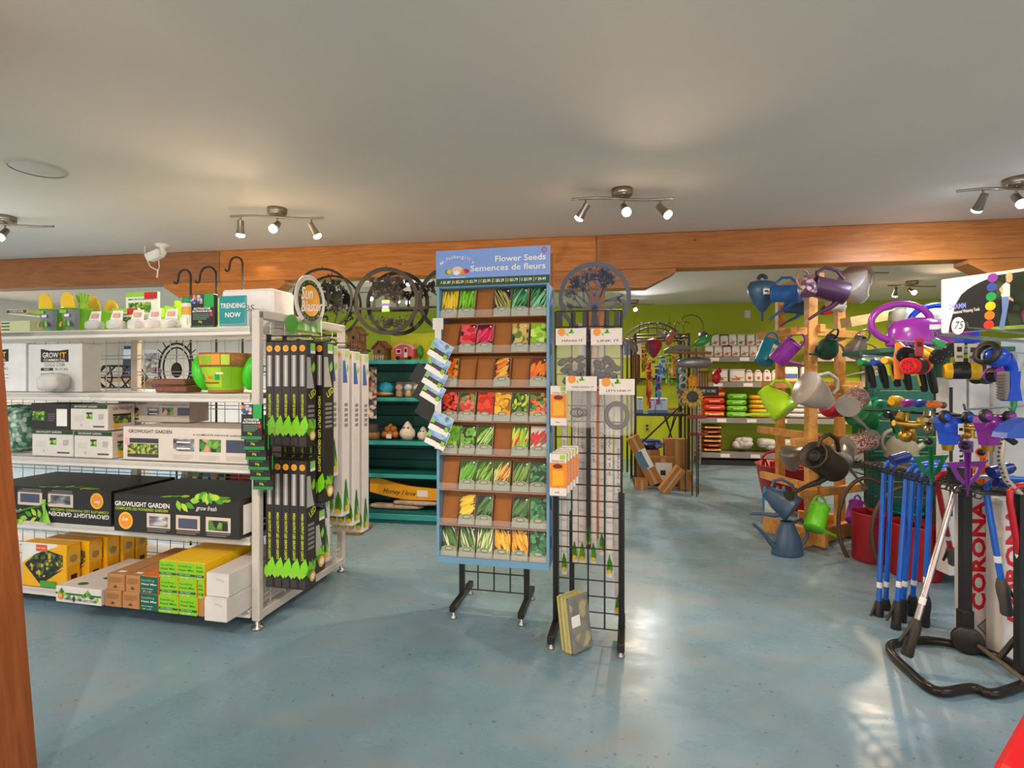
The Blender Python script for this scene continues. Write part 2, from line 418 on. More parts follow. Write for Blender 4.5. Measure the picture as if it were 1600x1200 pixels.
# ================================================================ white shelving at left
R = Frame(-1.333, 2.633, 12)
S1, S2, S3, S4, S5 = 1.568, 1.218, .85, .48, .105
SH = mat('dcd8d2', .4, 0, .03); SHD = mat('c9c3bb', .4, 0, .03)
LX = -2.75
rack = thing('shelving_unit', 'white metal gondola shelving filled with indoor growing supplies', 'shelving unit', R.M(0, 0, 0))
for z, d in ((S1, .44), (S2, .40), (S3, .40), (S4, .40), (S5, .42)):
    MB().box(((LX-.02)/2, d/2, z-.0165), (-LX-.02, d, .026), SH).box(((LX-.02)/2, .009, z-.0255), (-LX-.02, .018, .044), SH, ch=.004).build('shelf', rack)
for z in (S3, S4, S5):
    MB().box(((LX-.02)/2, .62, z-.016), (-LX-.02, .36, .026), SH).build('rear_shelf', rack)
MB().box(((LX-.02)/2, .42, .045), (-LX-.06, .66, .07), DARK).build('kick_base', rack)
w = MB()
for k in range(27): x = -.04-.1*k; w.tube([(x, .425, .12), (x, .425, 1.62)], .0028, STEEL, 5)
z = .16
while z < 1.62:
    w.tube([(LX, .428, z), (-.02, .428, z)], .0026, STEEL, 5).tube([(LX, .428, z+.022), (-.02, .428, z+.022)], .0026, STEEL, 5); z += .105
w.build('wire_back', rack)
for x in (-1.22, -2.5):
    MB().box((x, .44, .85), (.05, .03, 1.5), SHD).build('back_upright', rack)
e = MB()   # open end frame
for y in (.02, .83): e.box((.012, y, .845), (.045, .038, 1.60), SHD, ch=.005)
e.box((.012, .425, 1.628), (.045, .85, .045), SHD, ch=.005).box((.012, .425, .072), (.045, .80, .045), SHD, ch=.005)
e.build('end_frame', rack)
e = MB()
for k in range(6): y = .12+.12*k; e.tube([(.012, y, .1), (.012, y, 1.6)], .004, SHD, 6)
z = .13
while z < 1.6: e.tube([(.016, .04, z), (.016, .81, z)], .0038, SHD, 6).tube([(.016, .04, z+.03), (.016, .81, z+.03)], .0038, SHD, 6); z += .2
e.build('end_grid', rack)
for y in (.02, .83): MB().lathe([(.001, 0), (.03, 0), (.03, .012), (.012, .018), (.012, .05)], STEEL, 16, T(.012, y, 0)).build('foot', rack)
MB().quad(-.035, -.009, .035, .009, PAPER, 0, T(R.x(133, -.001), -.0012, S2-.022)).text('FRAGILE 6.99', .014, BLACK, T(R.x(133, -.001), -.0018, S2-.022) @ RX(0), w=.06).build('shelf_label', rack)

def leaf(mb, x, z, l, a, m, y=0., M=None, fat=.3):
    M2 = (M or Matrix()) @ T(x, y, z) @ RY(-a)
    mb.add([(0, 0, 0), (.3*l, 0, fat*l*.8), (.62*l, 0, fat*l*.75), (l, 0, 0), (.62*l, 0, -fat*l*.75), (.3*l, 0, -fat*l*.8)], [(0, 5, 4, 3, 2, 1)], m, M2)
LV1 = mat('8cc63a', .5); LV2 = mat('4d9a2a', .5); LV3 = mat('2f6d28', .5)
SUN = mat('f0b323', .45); SUNO = mat('e8912a', .45)
def sunburst(mb, r, M):
    """round yellow printed seal"""
    mb.disc(r, BLACK, M @ T(0, .0004, 0), 20).disc(r*.93, SUN, M, 20).disc(r*.7, SUNO, M @ T(0, -.0003, 0), 18)
    mb.text('Sun', r*.55, PAPER, M @ T(-.1*r, -.0006, .15*r), .02, shear=.3)
P_TRAY = pic('tray', ['2c2b33', '4b4a55', '8a8a92', 'e8e6e4'], 9, (1, 1, 3), 'noise'); P_HAND = pic('hand', ['d9a98a', '4d8a30', '7ab648', '2c2b28'], 28)
P_GARD = pic('garden', ['d8c83a', '7aa436', '3d6b2b', '5a4a58', 'a8c85a'], 70); P_SALAD = pic('salad', ['5d9b2d', '8fc242', '3d7a22', 'b6d86a'], 80)
PINK = mat('d9a9b4', .5); BEIGEP = mat('d7c4b4', .5); TXTG = mat('8a8580', .5); DGREEN = mat('24401c', .5)
LGT = mat('b7d433', .45)
def lines(mb, x0, x1, z, n, dz, m, y=0., th=.004):
    for k in range(n): mb.quad(x0, z-k*dz-th/2, x1-(.15*(x1-x0) if k == n-1 else 0), z-k*dz+th/2, m, y)
def box_at(name, label, cat, px0, px1, py0, py1, zb, y, d, col, decor=None, rz=0, group=None, ch=.003, fr=R):
    """carton whose front stands at depth y of the frame between two columns and two rows of the view"""
    x0, x1 = fr.x(px0, y), fr.x(px1, y); h = (py1-py0)/F*fr.w((x0+x1)/2, y).y if py1 > 5 else py1
    w = x1-x0; b = MB().box((0, d/2, h/2), (w, d, h), col, ch=ch)
    if decor: decor(b, w, h, d)
    return one(b, name, label, cat, fr.M((x0+x1)/2, y, zb, rz), group)
EP = -.0008
# ---- top shelf
def dec_trays(b, w, h, d):
    for k in range(3): b.quad(-w/2, h*(.2+.28*k), -w/2+w*.3, h*(.3+.28*k), DGREEN, EP)
PALEG = mat('c9cfa4', .6)
box_at('seedling_tray_box', 'pale green tray carton at far left end of the top shelf', 'box', 2, 46, 493, 511, S1, .06, .3, PALEG, dec_trays)
def dec_cedar(b, w, h, d): b.quad(-w*.48, h*.15, w*.48, h*.9, mat('5a2f22', .5), EP).text('CEDAR', h*.6, PAPER, T(0, EP*2, h*.5), .02, w=w*.7)
box_at('flat_carton', 'thin carton with brown label lying on the pale green tray carton', 'box', 10, 42, 478, 484, R.z(491, R.x(25, .1), .1)+.004, .1, .2, PALEG, dec_cedar)
GREYL = mat('7f858d', .5); TROW = mat('f6c927', .4)
def kit(px, pyt, y, label, glove=False, lab=True):
    x = R.x(px, y); sc = 1.0
    t = thing('garden_kit', label, 'garden tool kit', R.M(x, y+.06, S1), 'bucket kits with yellow trowels')
    MB().lathe([(.0, .002), (.045, .002), (.068, .125), (.072, .125), (.071, .13), (.064, .13), (.043, .01), (0, .01)], LIME, 20).build('bucket', t)
    if lab:
        l = MB(); n = 8
        def pt(k, z, r): a = rad(-98-72+144*k/n); return (r*cos(a), r*sin(a), z)
        vs = [pt(k, z, r) for (z, r) in ((.008, .05), (.12, .0725)) for k in range(n+1)]
        l.add(vs, [(k, k+1, n+2+k, n+1+k) for k in range(n)], GREYL)
        l.quad(-.03, .098, .02, .116, LV1, -.0735).quad(.0, .078, .035, .092, PAPER, -.070)
        for k in range(5): leaf(l, -.04+.02*k, .02, .04, 60+12*k, [LV1, RED, LV2, LV3, LV1][k], -.065-.002*k)
        l.build('label', t)
    MB().prism([(-.047, .12), (-.05, .16), (-.04, .195), (-.016, .218), (0, .222), (.016, .218), (.04, .195), (.05, .16), (.047, .12)], .008, TROW, T(-.008, -.03, 0) @ RX(6)).prism([(-.008, .06), (.008, .06), (.008, .125), (-.008, .125)], .012, TROW, T(-.008, -.03, 0)).build('trowel', t)
    if glove:
        g = MB().ell((.045, .0, .14), (.03, .016, .035), LV1)
        for k, (dx, a, l) in enumerate(((-.026, -16, .05), (-.01, -5, .062), (.008, 6, .06), (.024, 18, .05))):
            g.tube([(.045+dx*.8, 0, .16), (.045+dx+sin(rad(a))*l, -.004, .16+l)], [.009, .0075], LV1, 8)
        g.build('glove', t)
kit(68, 0, .03, 'grey-labelled green bucket kit with trowel, leftmost on the top shelf')
kit(103, 0, .02, 'grey-labelled green bucket kit with a green glove, second on the top shelf', True)
kit(143, 0, .165, 'green bucket kit with yellow trowel behind the first clear packs', False, False)
kit(172, 0, .31, 'green bucket kit with low trowel behind the second clear pack', False, False)
for k, (px, c) in enumerate(((142, 'b9b4b2'), (176, 'b0abab'), (209, 'a89c96'), (236, 'c0a896'), (262, 'a8927e'))):
    t = thing('clamshell_pack', ORD[k]+' clear clamshell pack from the left on the top shelf', 'plastic pack', R.M(R.x(px, .03), .03, S1), 'clear clamshell packs on the top shelf')
    MB().prism([(-.045, .04), (.045, .04), (.038, .11), (-.03, .11)], .002, mat('e8e4e4', .4), T(0, .012, 0) @ RX(-8)).quad(-.02, .07, .025, .095, mat('d8a890', .5), .006, RX(-8)).build('card', t)
    MB().ell((0, .02, .028), (.052, .03, .028), clear('packclear', 'f4f4f6', .45, .1), e=.6).build('shell', t)
    MB().ell((.012, .018, .026), (.03, .02, .021), mat(c, .6)).build('contents', t)
def dec_packet(b, w, h, d): b.quad(-w/2, h*.82, w/2, h, LV1, EP).quad(-w*.4, h*.2, w*.3, h*.6, P_SALAD, EP).text('MICROGREENS', h*.1, LV3, T(0, EP*2, h*.72), .02, w=w*.8).quad(w*.1, h*.72, w*.5, h*.98, RED, EP*3)
PKT = mat('dfe6dc', .45)
box_at('seed_starter_packet', 'tall pale green starter packet with a red sticker behind green planters', 'packet', 196, 246, 440, 480, S1+.085, .2, .02, PKT, dec_packet)
box_at('seed_starter_packet', 'lower pale green starter packet leaning behind the clear packs', 'packet', 176, 215, 472, 507, S1, .1, .02, PKT, dec_packet)
def planter(px, y, h, label, rz):
    t = MB(); 
    t.prism([(-.045, 0), (.045, 0), (.06, h), (.045, h), (.03, .01), (-.03, .01), (-.045, h), (-.06, h)], .13, mat('97d81c', .4))
    t.prism([(-.045, 0), (.045, 0), (.05, h*.55), (-.05, h*.55)], .004, mat('97d81c', .4))
    t.prism([(-.045, 0), (.045, 0), (.06, h), (-.06, h)], .004, mat('86c818', .4), T(0, .126, 0))
    one(t, 'angular_planter', label, 'planter', R.M(R.x(px, y), y, S1, rz), 'lime angular planters on the top shelf')
planter(247, .20, .15, 'lime green angular planter behind the third clear pack', 0)
planter(285, .26, .19, 'tallest lime green angular planter behind the white jar', 0)
planter(321, .26, .2, 'lime green angular planter behind the black pouch', 0)
x = R.x(293, .09)
t = thing('jar', 'clear jar with green screw lid beside the black pouch', 'jar', R.M(x, .10, S1))
MB().lathe([(0, 0), (.036, 0), (.038, .01), (.038, .125), (.032, .14), (.032, .15)], mat('dfe3da', .2), 22).build('glass_body', t)
MB().lathe([(.0385, .075), (.039, .078), (.039, .118), (.0385, .12)], mat('d9a441', .5), 22).quad(-.022, .02, .024, .06, mat('e4efd8', .4), -.0392).build('wrap_label', t)
MB().lathe([(.0355, .142), (.037, .145), (.037, .168), (.034, .172), (0, .172)], mat('128a50', .4), 22).build('lid', t)
def dec_pouch(b, w, h, d, strip=False):
    b.quad(-w*.5, h*.72, w*.02, h*.98, pic('pouchpic', ['f08a1a', '2060c0', 'c8d0d8', '2a4a8a'], 60), EP).quad(w*.08, h*.6, w*.5, h, mat('1c9c48', .4), EP)
    b.text('ACTIVATOR', h*.085, PAPER, T(0, EP*2, h*.56), .03, w=w*.75).text('ACTIVATEUR DE', h*.075, PAPER, T(0, EP*2, h*.48), .03, w=w*.85)
    lines(b, -w*.4, w*.3, h*.4, 4, h*.05, mat('6f8f78', .5), EP, h*.02)
    b.disc(h*.06, RED, T(w*.4, EP*2, h*.38), 14).text('50g', h*.09, LGT, T(-w*.08, EP*2, h*.17), .02).quad(-w*.5, 0, w*.5, h*.05, mat('1c6c38', .4), EP)
box_at('fertilizer_pouch', 'black activator pouch standing beside the teal sign on the top shelf', 'pouch', 298, 334, 456, 508, S1, .03, .03, BLACK, dec_pouch)
t = thing('sign_holder', 'teal TRENDING NOW sign in a clear holder on the top shelf', 'sign', R.M(R.x(362, .015), .015, S1))
MB().box((0, .02, .003), (.18, .05, .006), CLEAR).quad(-.093, 0, .093, .16, CLEAR, .0125).build('acrylic_stand', t)
b = MB().box((0, .009, .082), (.165, .002, .158), mat('138a92', .45, 0, .12, 20))
b.text('TRENDING', .036, PAPER, T(0, .007, .108), .012, w=.148).text('NOW', .036, PAPER, T(0, .007, .06), .012)
for q in ((-.076, .012, .076, .013), (.075, .012, .076, .155)): b.quad(*q, PAPER, .0072)
b.build('printed_sign', t)
def dec_bulbs(b, w, h, d): b.text('BULBS', .05, mat('55504c', .5), T(-.035, EP, h*.52), w=.17)
box_at('bulb_carton', 'large white bulb carton behind the teal sign at the shelf end', 'box', 345, 426, 446, 510, S1, .2, .2, mat('e6e2e4', .5), dec_bulbs, ch=.014)
# ---- second shelf
GC = mat('d9d8d6', .55)
def dec_growit(b, w, h, d):
    q = BLACK
    b.add([(-.1, EP, h*.9), (-.1, EP, h*.62), (.1, EP, h*.62), (.1, EP, h*.88), (.03, EP, h*.855), (-.03, EP, h*.855)], [(0, 1, 2, 3, 4, 5)], q)
    b.text('GROW', .042, PAPER, T(-.03, EP*2, h*.76), .015, w=.115).text('!T', .042, YEL, T(.06, EP*2, h*.76), .015, w=.045).text('COMMERCIAL', .02, PAPER, T(0, EP*2, h*.66), .01, w=.16)
    b.text('COCO COIR', .026, BLACK, T(0, EP, h*.56), .008, w=.15).text('BLOCKS', .02, BLACK, T(.05, EP, h*.47), .006, w=.09).quad(-.1, h*.44, -.01, h*.5, BLACK, EP).text('8x5KG', .014, PAPER, T(-.055, EP*2, h*.47), .006)
    b.quad(-.1, h*.2, -.02, h*.39, LV2, EP).text('X', .06, PAPER, T(-.06, EP*2, h*.295), .02).text('15', .05, BLACK, T(-.075, EP, h*.1), .02)
    lines(b, .0, .1, h*.35, 3, .02, TXTG, EP)
y = .03
box_at('coir_carton', 'white coco coir carton fully in view on the second shelf', 'box', 44, 128, 536, 611, S2, y, .11, GC, dec_growit, group='coco coir cartons')
box_at('coir_carton', 'white coco coir carton partly hidden by the leaning wooden post', 'box', -52, 40, 536, 611, S2, y+.02, .14, mat('e6e6e6', .55), dec_growit, group='coco coir cartons')
MB_ = MB().ell((0, 0, .045), (.08, .05, .05), clear('poly', 'f2efee', .6, .25), e=.7, jit=.12, n=20).ell((0, 0, .03), (.06, .035, .03), mat('c9bcb0', .6), e=.7, jit=.1)
one(MB_, 'plastic_bag', 'clear plastic bag of pale fibre leaning on the coir carton', 'bag', R.M(R.x(92, -.0), -.0, S2-.004) @ T(0, -.03, .016))
for k in range(2):
    b = MB().box((0, .06, .019), (.2, .12, .036), mat('7a4a36', .35, 0, .35, 90, bump=.5), ch=.008)
    one(b, 'coir_brick', ('lower' if k == 0 else 'upper')+' wrapped brown coir brick on the second shelf', 'coir brick', R.M(R.x(265+k*-3, .05), .05, S2+.0375*k, 4*k), 'wrapped coir bricks')
def dec_pot(t):
    b = MB(); b.quad(-.075, .03, .07, .14, LGT, -.0)
GP = mat('86bf1e', .4); TERR = mat('b07a48', .6)
t = thing('planter_kit', 'green child planter kit with carrot label on the second shelf', 'planter kit', R.M(R.x(347, .1), .13, S2))
b = MB().lathe([(0, 0), (.085, 0), (.088, .018)], TERR, 32).lathe([(.088, .018), (.118, .14)], GP, 32).lathe([(.118, .14), (.125, .142), (.13, .215), (.12, .215), (.112, .145), (0, .14)], mat('9a6a3a', .7, 0, .25, 60), 32)
b.build('pot', t)
b = MB()
def curve_panel(b, r0, z0, r1, z1, a0, a1, m, n=8):
    vs = [(r*cos(rad(-90+a0+(a1-a0)*k/n)), r*sin(rad(-90+a0+(a1-a0)*k/n)), z) for (z, r) in ((z0, r0), (z1, r1)) for k in range(n+1)]
    b.add(vs, [(k, k+1, n+2+k, n+1+k) for k in range(n)], m)
curve_panel(b, .0945, .03, .1195, .136, -45, 30, mat('a6cf2e', .4)); curve_panel(b, .0945, .03, .1195, .136, 31, 55, mat('7cb518', .4))
curve_panel(b, .126, .15, .1315, .205, -48, 28, mat('e89a38', .5)); curve_panel(b, .1275, .155, .1325, .198, -22, 8, GP)
curve_panel(b, .108, .075, .111, .09, -10, 6, mat('e8782a', .4)); curve_panel(b, .108, .07, .1125, .1, 12, 24, mat('1d9a48', .4)); curve_panel(b, .112, .1, .1145, .11, 16, 34, PAPER); curve_panel(b, .101, .05, .103, .058, -34, 22, RED); curve_panel(b, .106, .07, .112, .1, -38, -28, mat('c83a2a', .5))
curve_panel(b, .1305, .15, .1335, .205, 30, 48, LGT)
b.build('label', t)
for sx in (-1, 1):
    MB().ell((sx*.135, .01, .14), (.045, .06, .098), mat('3fc51e', .35), RY(sx*12)).build('scoop', t)
# behind it a bag of bright labels
one(MB().ell((0, 0, .11), (.13, .05, .11), pic('redbag', ['d8303a', 'e8b8a8', 'f0e0d0', 'e8d838', 'a83a3a'], 25), e=.6), 'potting_mix_bag', 'red and cream bag behind the green planter kit', 'bag', R.M(R.x(352, .32), .34, S2+.012))
# ---- third shelf
def dec_glsmall(b, w, h, d):
    b.quad(-w/2, h*.84, w/2, h, DGREEN, EP).text('GROWLIGHT GARDEN', h*.1, PAPER, T(-w*.08, EP*2, h*.92), .01, w=w*.62)
    b.quad(-w*.06, h*.44, w*.1, h*.66, P_SALAD, EP).quad(-w*.06, h*.64, w*.1, h*.7, BLACK, EP*2); lines(b, w*.26, w*.4, h*.62, 5, h*.045, TXTG, EP, h*.02); lines(b, -w*.4, -w*.14, h*.55, 4, h*.06, mat('c8c4be', .5), EP, h*.02)
    b.quad(w*.12, h*.12, w*.42, h*.18, mat('4a4642', .5), EP).disc(h*.05, mat('b8b8c0', .5), T(-w*.2, EP, h*.2), 12)
    # side panel
    S = T(w/2, 0, 0) @ RZ(90); b.quad(.01, h*.08, d*.95, h*.95, mat('d9c3b6', .5), EP, S).quad(.03, h*.25, .14, h*.55, P_GARD, EP*2, S).quad(.03, h*.55, .14, h*.63, BLACK, EP*2, S).text('GROWLIGHT GARDEN', .022, BLACK, S @ T(.13, EP*2, h*.83), .01, w=.2).disc(.018, SUN, S @ T(.05, EP*2, h*.15), 12)
def dec_gldark(b, w, h, d):
    b.quad(-w*.45, h*.35, -w*.12, h*.7, P_SALAD, EP).quad(w*.18, h*.15, w*.45, h*.8, PAPER, EP); lines(b, -w*.05, w*.14, h*.6, 4, h*.08, TXTG, EP, h*.02)
GBX = mat('dcd7cf', .5); hb = .125
yb = .02
box_at('grow_light_box', 'small white grow light carton, lower left of the two by two stack', 'box', 50, 114, 680, 721, S3, yb, .165, GBX, dec_glsmall, group='small grow light cartons')
box_at('grow_light_box', 'small white grow light carton, lower right of the two by two stack', 'box', 116, 175, 680, 721, S3, yb, .165, GBX, dec_glsmall, group='small grow light cartons')
zt = S3+(721-680)/F*R.w(R.x(82, yb), yb).y+.001
box_at('grow_light_box', 'dark faced grow light carton, upper left of the two by two stack', 'box', 48, 108, 638, 679, zt, yb, .165, DARK, dec_gldark, group='small grow light cartons')
box_at('grow_light_box', 'small white grow light carton, upper right of the two by two stack', 'box', 110, 168, 639, 679, zt+.003, yb, .165, GBX, dec_glsmall, group='small grow light cartons')
def dec_gllong(b, w, h, d):
    b.text('GROWLIGHT GARDEN', h*.14, BLACK, T(-w*.27, EP, h*.86), .015, w=w*.36).text('A COMPLETE INDOOR GARDEN', h*.075, BLACK, T(w*.28, EP, h*.8), .008, w=w*.4)
    b.quad(-w*.46, h*.2, -w*.2, h*.5, P_GARD, EP).quad(-w*.45, h*.52, -w*.2, h*.66, mat('33343f', .4), EP).quad(-w*.46, h*.1, -w*.2, h*.2, mat('3a3a44', .4), EP).quad(-w*.48, h*.45, -w*.44, h*.68, PINK, EP*2)
    for k, p in enumerate((P_TRAY, P_HAND, mat('3c4258', .4))): b.quad(-w*.08+w*.21*k, h*.32, w*.09+w*.21*k, h*.68, p, EP); lines(b, -w*.08+w*.21*k, w*.08+w*.21*k, h*.2, 3, h*.05, mat('b8aca4', .5), EP, h*.02)
    b.quad(-.5*w, 0, .5*w, h*.03, mat('7a736c', .5), EP); b.quad(w*-.05, h*.38, w*.06, h*.42, PAPER, EP*3).quad(w*-.05, h*.56, w*.06, h*.6, PAPER, EP*3)
box_at('grow_light_box', 'long cream grow light carton at the front of the third shelf', 'box', 192, 386, 666, 720, S3, .0, .3, mat('d6cbc2', .5), dec_gllong, group='long grow light cartons')
box_at('grow_light_box', 'long cream grow light carton lying askew behind the front one', 'box', 188, 292, 634, 668, S3+.188, .2, .16, mat('b8aca2', .5), dec_gllong, rz=4, group='long grow light cartons')
one(MB().ell((0, 0, .13), (.15, .1, .14), pic('netting', ['8fb8a4', '3f7a62', 'c8d8cc', '6a9a86'], 40), e=.6, jit=.05), 'netting_bag', 'clear bag of green garden netting beside the leaning post', 'bag', R.M(R.x(18, .1), .14, S3+.014))
# ---- fourth shelf
GLB = mat('24211e', .4)
def dec_glflat(b, w, h, d):
    b.text('GROWLIGHT GARDEN', h*.17, PAPER, T(-w*.265, EP, h*.74), .02, w=w*.45).text('COMPLETE LED POWERED GARDEN', h*.1, LGT, T(-w*.27, EP, h*.615), .01, w=w*.43)
    sunburst(b, h*.25, T(-w*.4, EP, h*.3))
    for k, p in enumerate((P_TRAY, mat('4a4f66', .4), P_HAND)):
        x = -w*.13+w*.235*k; b.quad(x-w*.095, h*.16, x+w*.095, h*.54, BEIGEP, EP).quad(x-w*.075, h*.2, x+w*.075, h*.46, p, EP*2); lines(b, x-w*.09, x+w*.09, h*.12, 2, h*.05, TXTG, EP, h*.02)
    for k in range(12): leaf(b, w*(.02+.034*k), h*(.92-.08*sin(k*1.1)), h*.3, -70+23*k, [LV1, LGT, LV2][k % 3], EP*(2+.1*k))
    b.text('grow fresh', h*.17, PAPER, T(w*.25, EP*3, h*.75), .003, w=w*.16, shear=.4)
    S = T(w/2, 0, 0) @ RZ(90); b.quad(d*.06, h*.1, d*.2, h*.85, PAPER, EP, S)
    Tt = T(0, 0, h) @ RX(-90)
    for k in range(9): leaf(b, w*(.0+.05*k), -d*.02-d*.02*(k % 3), h*.4, 200-30*k, [LV1, LV2, LGT][k % 3], -.0008-.0001*k, T(0, 0, h) @ RX(-90) @ SCL(1, 1, -1) if False else T(0, .02, h+.0008) @ RX(-90))
box_at('grow_light_box', 'black grow light carton right way up on the fourth shelf', 'box', 178, 374, 779, 839, S4, -.06, .44, GLB, dec_glflat, rz=0, group='flat black grow light cartons')
def dec_flip(b, w, h, d):
    n0 = len(b.v); dec_glflat(b, w, h, d)
    for i in range(n0, len(b.v)):
        v = b.v[i]
        if v.y < 0: b.v[i] = Vector((-v.x, v.y, h-v.z))
box_at('grow_light_box', 'black grow light carton lying upside down on the fourth shelf', 'box', -30, 173, 769, 822, S4, .0, .42, GLB, dec_flip, group='flat black grow light cartons')
# ---- bottom shelf
YB = mat('f0b010', .45); P_SEED = pic('seedling', ['3a3a3c', '6a8a34', 'd8b838', '2e3a2a', '4f6f30', '2a2c30'], 55)
def dec_seed(b, w, h, d):
    b.add([(-w/2, EP, h), (-w/2, EP, h*.52), (-w*.2, EP, h*.75), (w*.3, EP, h*.95), (w*.3, EP, h)], [(0, 1, 2, 3, 4)], mat('e6e4e0', .4))
    b.add([(-w*.44, EP*2, h*.5), (-w*.08, EP*2, h*.08), (w*.42, EP*2, h*.52), (w*.42, EP*2, h*.76), (w*.05, EP*2, h*.86), (-w*.2, EP*2, h*.74)], [(0, 1, 2, 3, 4, 5)], P_SEED)
    b.add([(-w*.44, EP*3, h*.5), (-w*.08, EP*3, h*.06), (w*.44, EP*3, h*.46), (-w*.08, EP*3, h*.2)], [(0, 1, 2, 3)], mat('242a28', .4))
    b.quad(-w*.08, 0.004, w*.28, h*.16, mat('4fa03a', .4), EP*4).quad(-w*.17, h*.82, w*.07, h*.97, mat('e0622c', .4), EP*4).text('best value', h*.05, PAPER, T(-w*.05, EP*5, h*.9), .01, w=w*.18)
    S = T(w/2, 0, 0) @ RZ(90); b.disc(.022, mat('d8c8a0', .4), S @ T(d*.5, EP, h*.66), 14).quad(d*.3, h*.2, d*.75, h*.3, BLACK, EP, S)
    b.add([(0, EP, h*.5), (0, EP, h*.85), (d*.35, EP, h*.97), (d, EP, h*.9), (d, EP, h*.5)], [(4, 3, 2, 1, 0)], mat('f2bf40', .45), S)
zb = S5
for k in range(5):
    y = .0+.085*k; px1 = (104, 139, 167, 192, 213)[k]
    x1 = R.x(px1, y)-.0; b = MB().box((-.16, .038, .125), (.32, .076, .25), YB, ch=.003); dec_b = MB()
    w0 = len(b.v); dec_seed(b, .32, .25, .076)
    for i in range(w0, len(b.v)): b.v[i] = b.v[i]+Vector((-.16, 0, 0))
    one(b, 'propagator_box', 'yellow seedling tray carton, '+('frontmost' if k == 0 else ORD[k]+' from the front')+' on the bottom shelf', 'box', R.M(x1, y, zb), 'yellow seedling tray cartons')
def dec_stand(b, w, h, d):
    b.quad(-w/2, h*.5, w/2, h*.62, LV3, EP)
    for k in range(13): leaf(b, -w*.46+w*.075*k, h*.5, h*.45, 30+47*k, [LV1, LV2, LV3][k % 3], EP*(2+.1*k))
    sunburst(b, h*.22, T(-w*.38, EP*5, h*.4)); b.text('UNIVERSAL STRIP LIGHT STAND', h*.2, BLACK, T(w*.06, EP*5, h*.24), .012, w=w*.7)
    for k in (0, 1): b.disc(.03, LV3, T(-.03+.1*k*.6, .05+.09*k, h+.0008) @ RX(-90) @ SCL(1, 1, .6), 18)
box_at('light_stand_box', 'flat white light stand carton between yellow and brown cartons', 'box', 87, 158, 925, 950, S5, -.13, .42, mat('dedad6', .45), dec_stand, ch=.003)
KR = mat('b07a48', .65, 0, .08, 30); INK = mat('5a4028', .6)
def dec_kraft(b, w, h, d):
    lines(b, -w*.38, w*.38, h*.8, 5, h*.07, INK, EP, h*.02)
    for k in range(5): leaf(b, 0, h*.18, h*.2, 20+35*k, INK, EP*2, None, .16)
    b.quad(-w*.2, .03, w*.2, .05, PAPER, 0, T(0, 0, h+.0008) @ RX(-90) @ SCL(1, 1, 1))
def stack(name, cat, group, specs):
    for (label, px0, px1, py0, py1, zb, y, d, col, dec, rz) in specs: box_at(name, label, cat, px0, px1, py0, py1, zb, y, d, col, dec, rz, group)
hk = .085
stack('kraft_carton', 'box', 'brown kraft cartons', [
    ('brown kraft carton, lower left of four', 164, 189, 0, hk, S5, -.12, .42, KR, dec_kraft, 0),
    ('brown kraft carton, lower right of four', 191, 217, 0, hk, S5, -.12, .42, KR, dec_kraft, 0),
    ('brown kraft carton, upper left of four', 167, 194, 0, hk, S5+hk+.001, -.12, .42, KR, dec_kraft, 0),
    ('brown kraft carton, upper right of four', 196, 219, 0, hk, S5+hk+.001, -.12, .42, KR, dec_kraft, 0)])
HG = mat('0f5a46', .4); HL = mat('7fc41c', .4); HY_ = mat('f0c414', .4); HO = mat('d8722c', .4)
def dec_heat(gr, side):
    def f(b, w, h, d):
        ink = PAPER if gr else mat('1f4a12', .5)
        b.quad(-w/2+.001, .001, w/2-.001, h-.001, HG if gr else HL, EP)
        b.text('Seedling', h*.17, mat('9ac0b0', .5) if gr else mat('3a7a18', .5), T(-w*.06, EP*2, h*.76), .002, w=w*.72).text('Heat Mat', h*.17, ink, T(-w*.0, EP*2, h*.54), .006, w=w*.84)
        if not gr: b.quad(-w*.5, h*.2, w*.5, h*.33, mat('1d5a34', .4), EP*2)
        b.text('FITS 2 TRAYS', h*.1, PAPER, T(-w*.08, EP*3, h*.265), .004, w=w*.6).text('20" x 20"', h*.1, PAPER, T(-w*.08, EP*3, h*.11), .004, w=w*.5)
    return f
hh = .088
G = 'seedling heat mat cartons'
sp = []
for k in range(2): sp.append((('lower','upper')[k]+' dark green seedling heat mat carton', 219, 247, 0, hh, S5+(hh+.001)*k, -.12, .42, HO, dec_heat(True, HO), 0))
rows = [(S5, ((248, 278), (280, 308)), 'bottom'), (S5+hh+.001, ((250, 277), (279, 306), (309, 318)), 'middle'), (S5+2*(hh+.001), ((249, 276), (277, 305), (306, 319)), 'top')]
for (zz, cols, nm) in rows:
    for k, (a, c) in enumerate(cols):
        sp.append(('lime green seedling heat mat carton, '+ORD[k]+' from left in the '+nm+' row', a, c, 0, hh, zz, -.12, .44, HY_, dec_heat(False, HY_), 0))
stack('heat_mat_box', 'box', G, sp)
box_at('kraft_carton', 'brown kraft carton under the lime cartons beside the white ones', 'box', 310, 322, 0, hh, S5, -.12, .4, KR, None, 0, 'brown kraft cartons')
def dec_white(b, w, h, d):
    b.disc(.012, mat('c8c0bc', .5), T(w*.25, EP, h*.68), 14, .006).quad(-w*.05, h*.72, w*.2, h*.75, mat('b0a8a4', .5), EP).quad(-w/2, h*.985, w/2, h*.992, GREY, EP)
    S = T(w/2, 0, 0) @ RZ(90); b.tube(arc((.3, -.001, h*.75), .014, -60, 250), .002, BLACK, 5, M=S)
WB = mat('d6d1d0', .5)
box_at('long_carton', 'lower of two long white cartons jutting from the bottom shelf', 'box', 319, 354, 0, .116, S5-.0, -.15, .5, WB, dec_white, 0, 'long white cartons')
box_at('long_carton', 'upper of two long white cartons jutting from the bottom shelf', 'box', 322, 357, 0, .116, S5+.118, -.14, .5, WB, dec_white, 0, 'long white cartons')

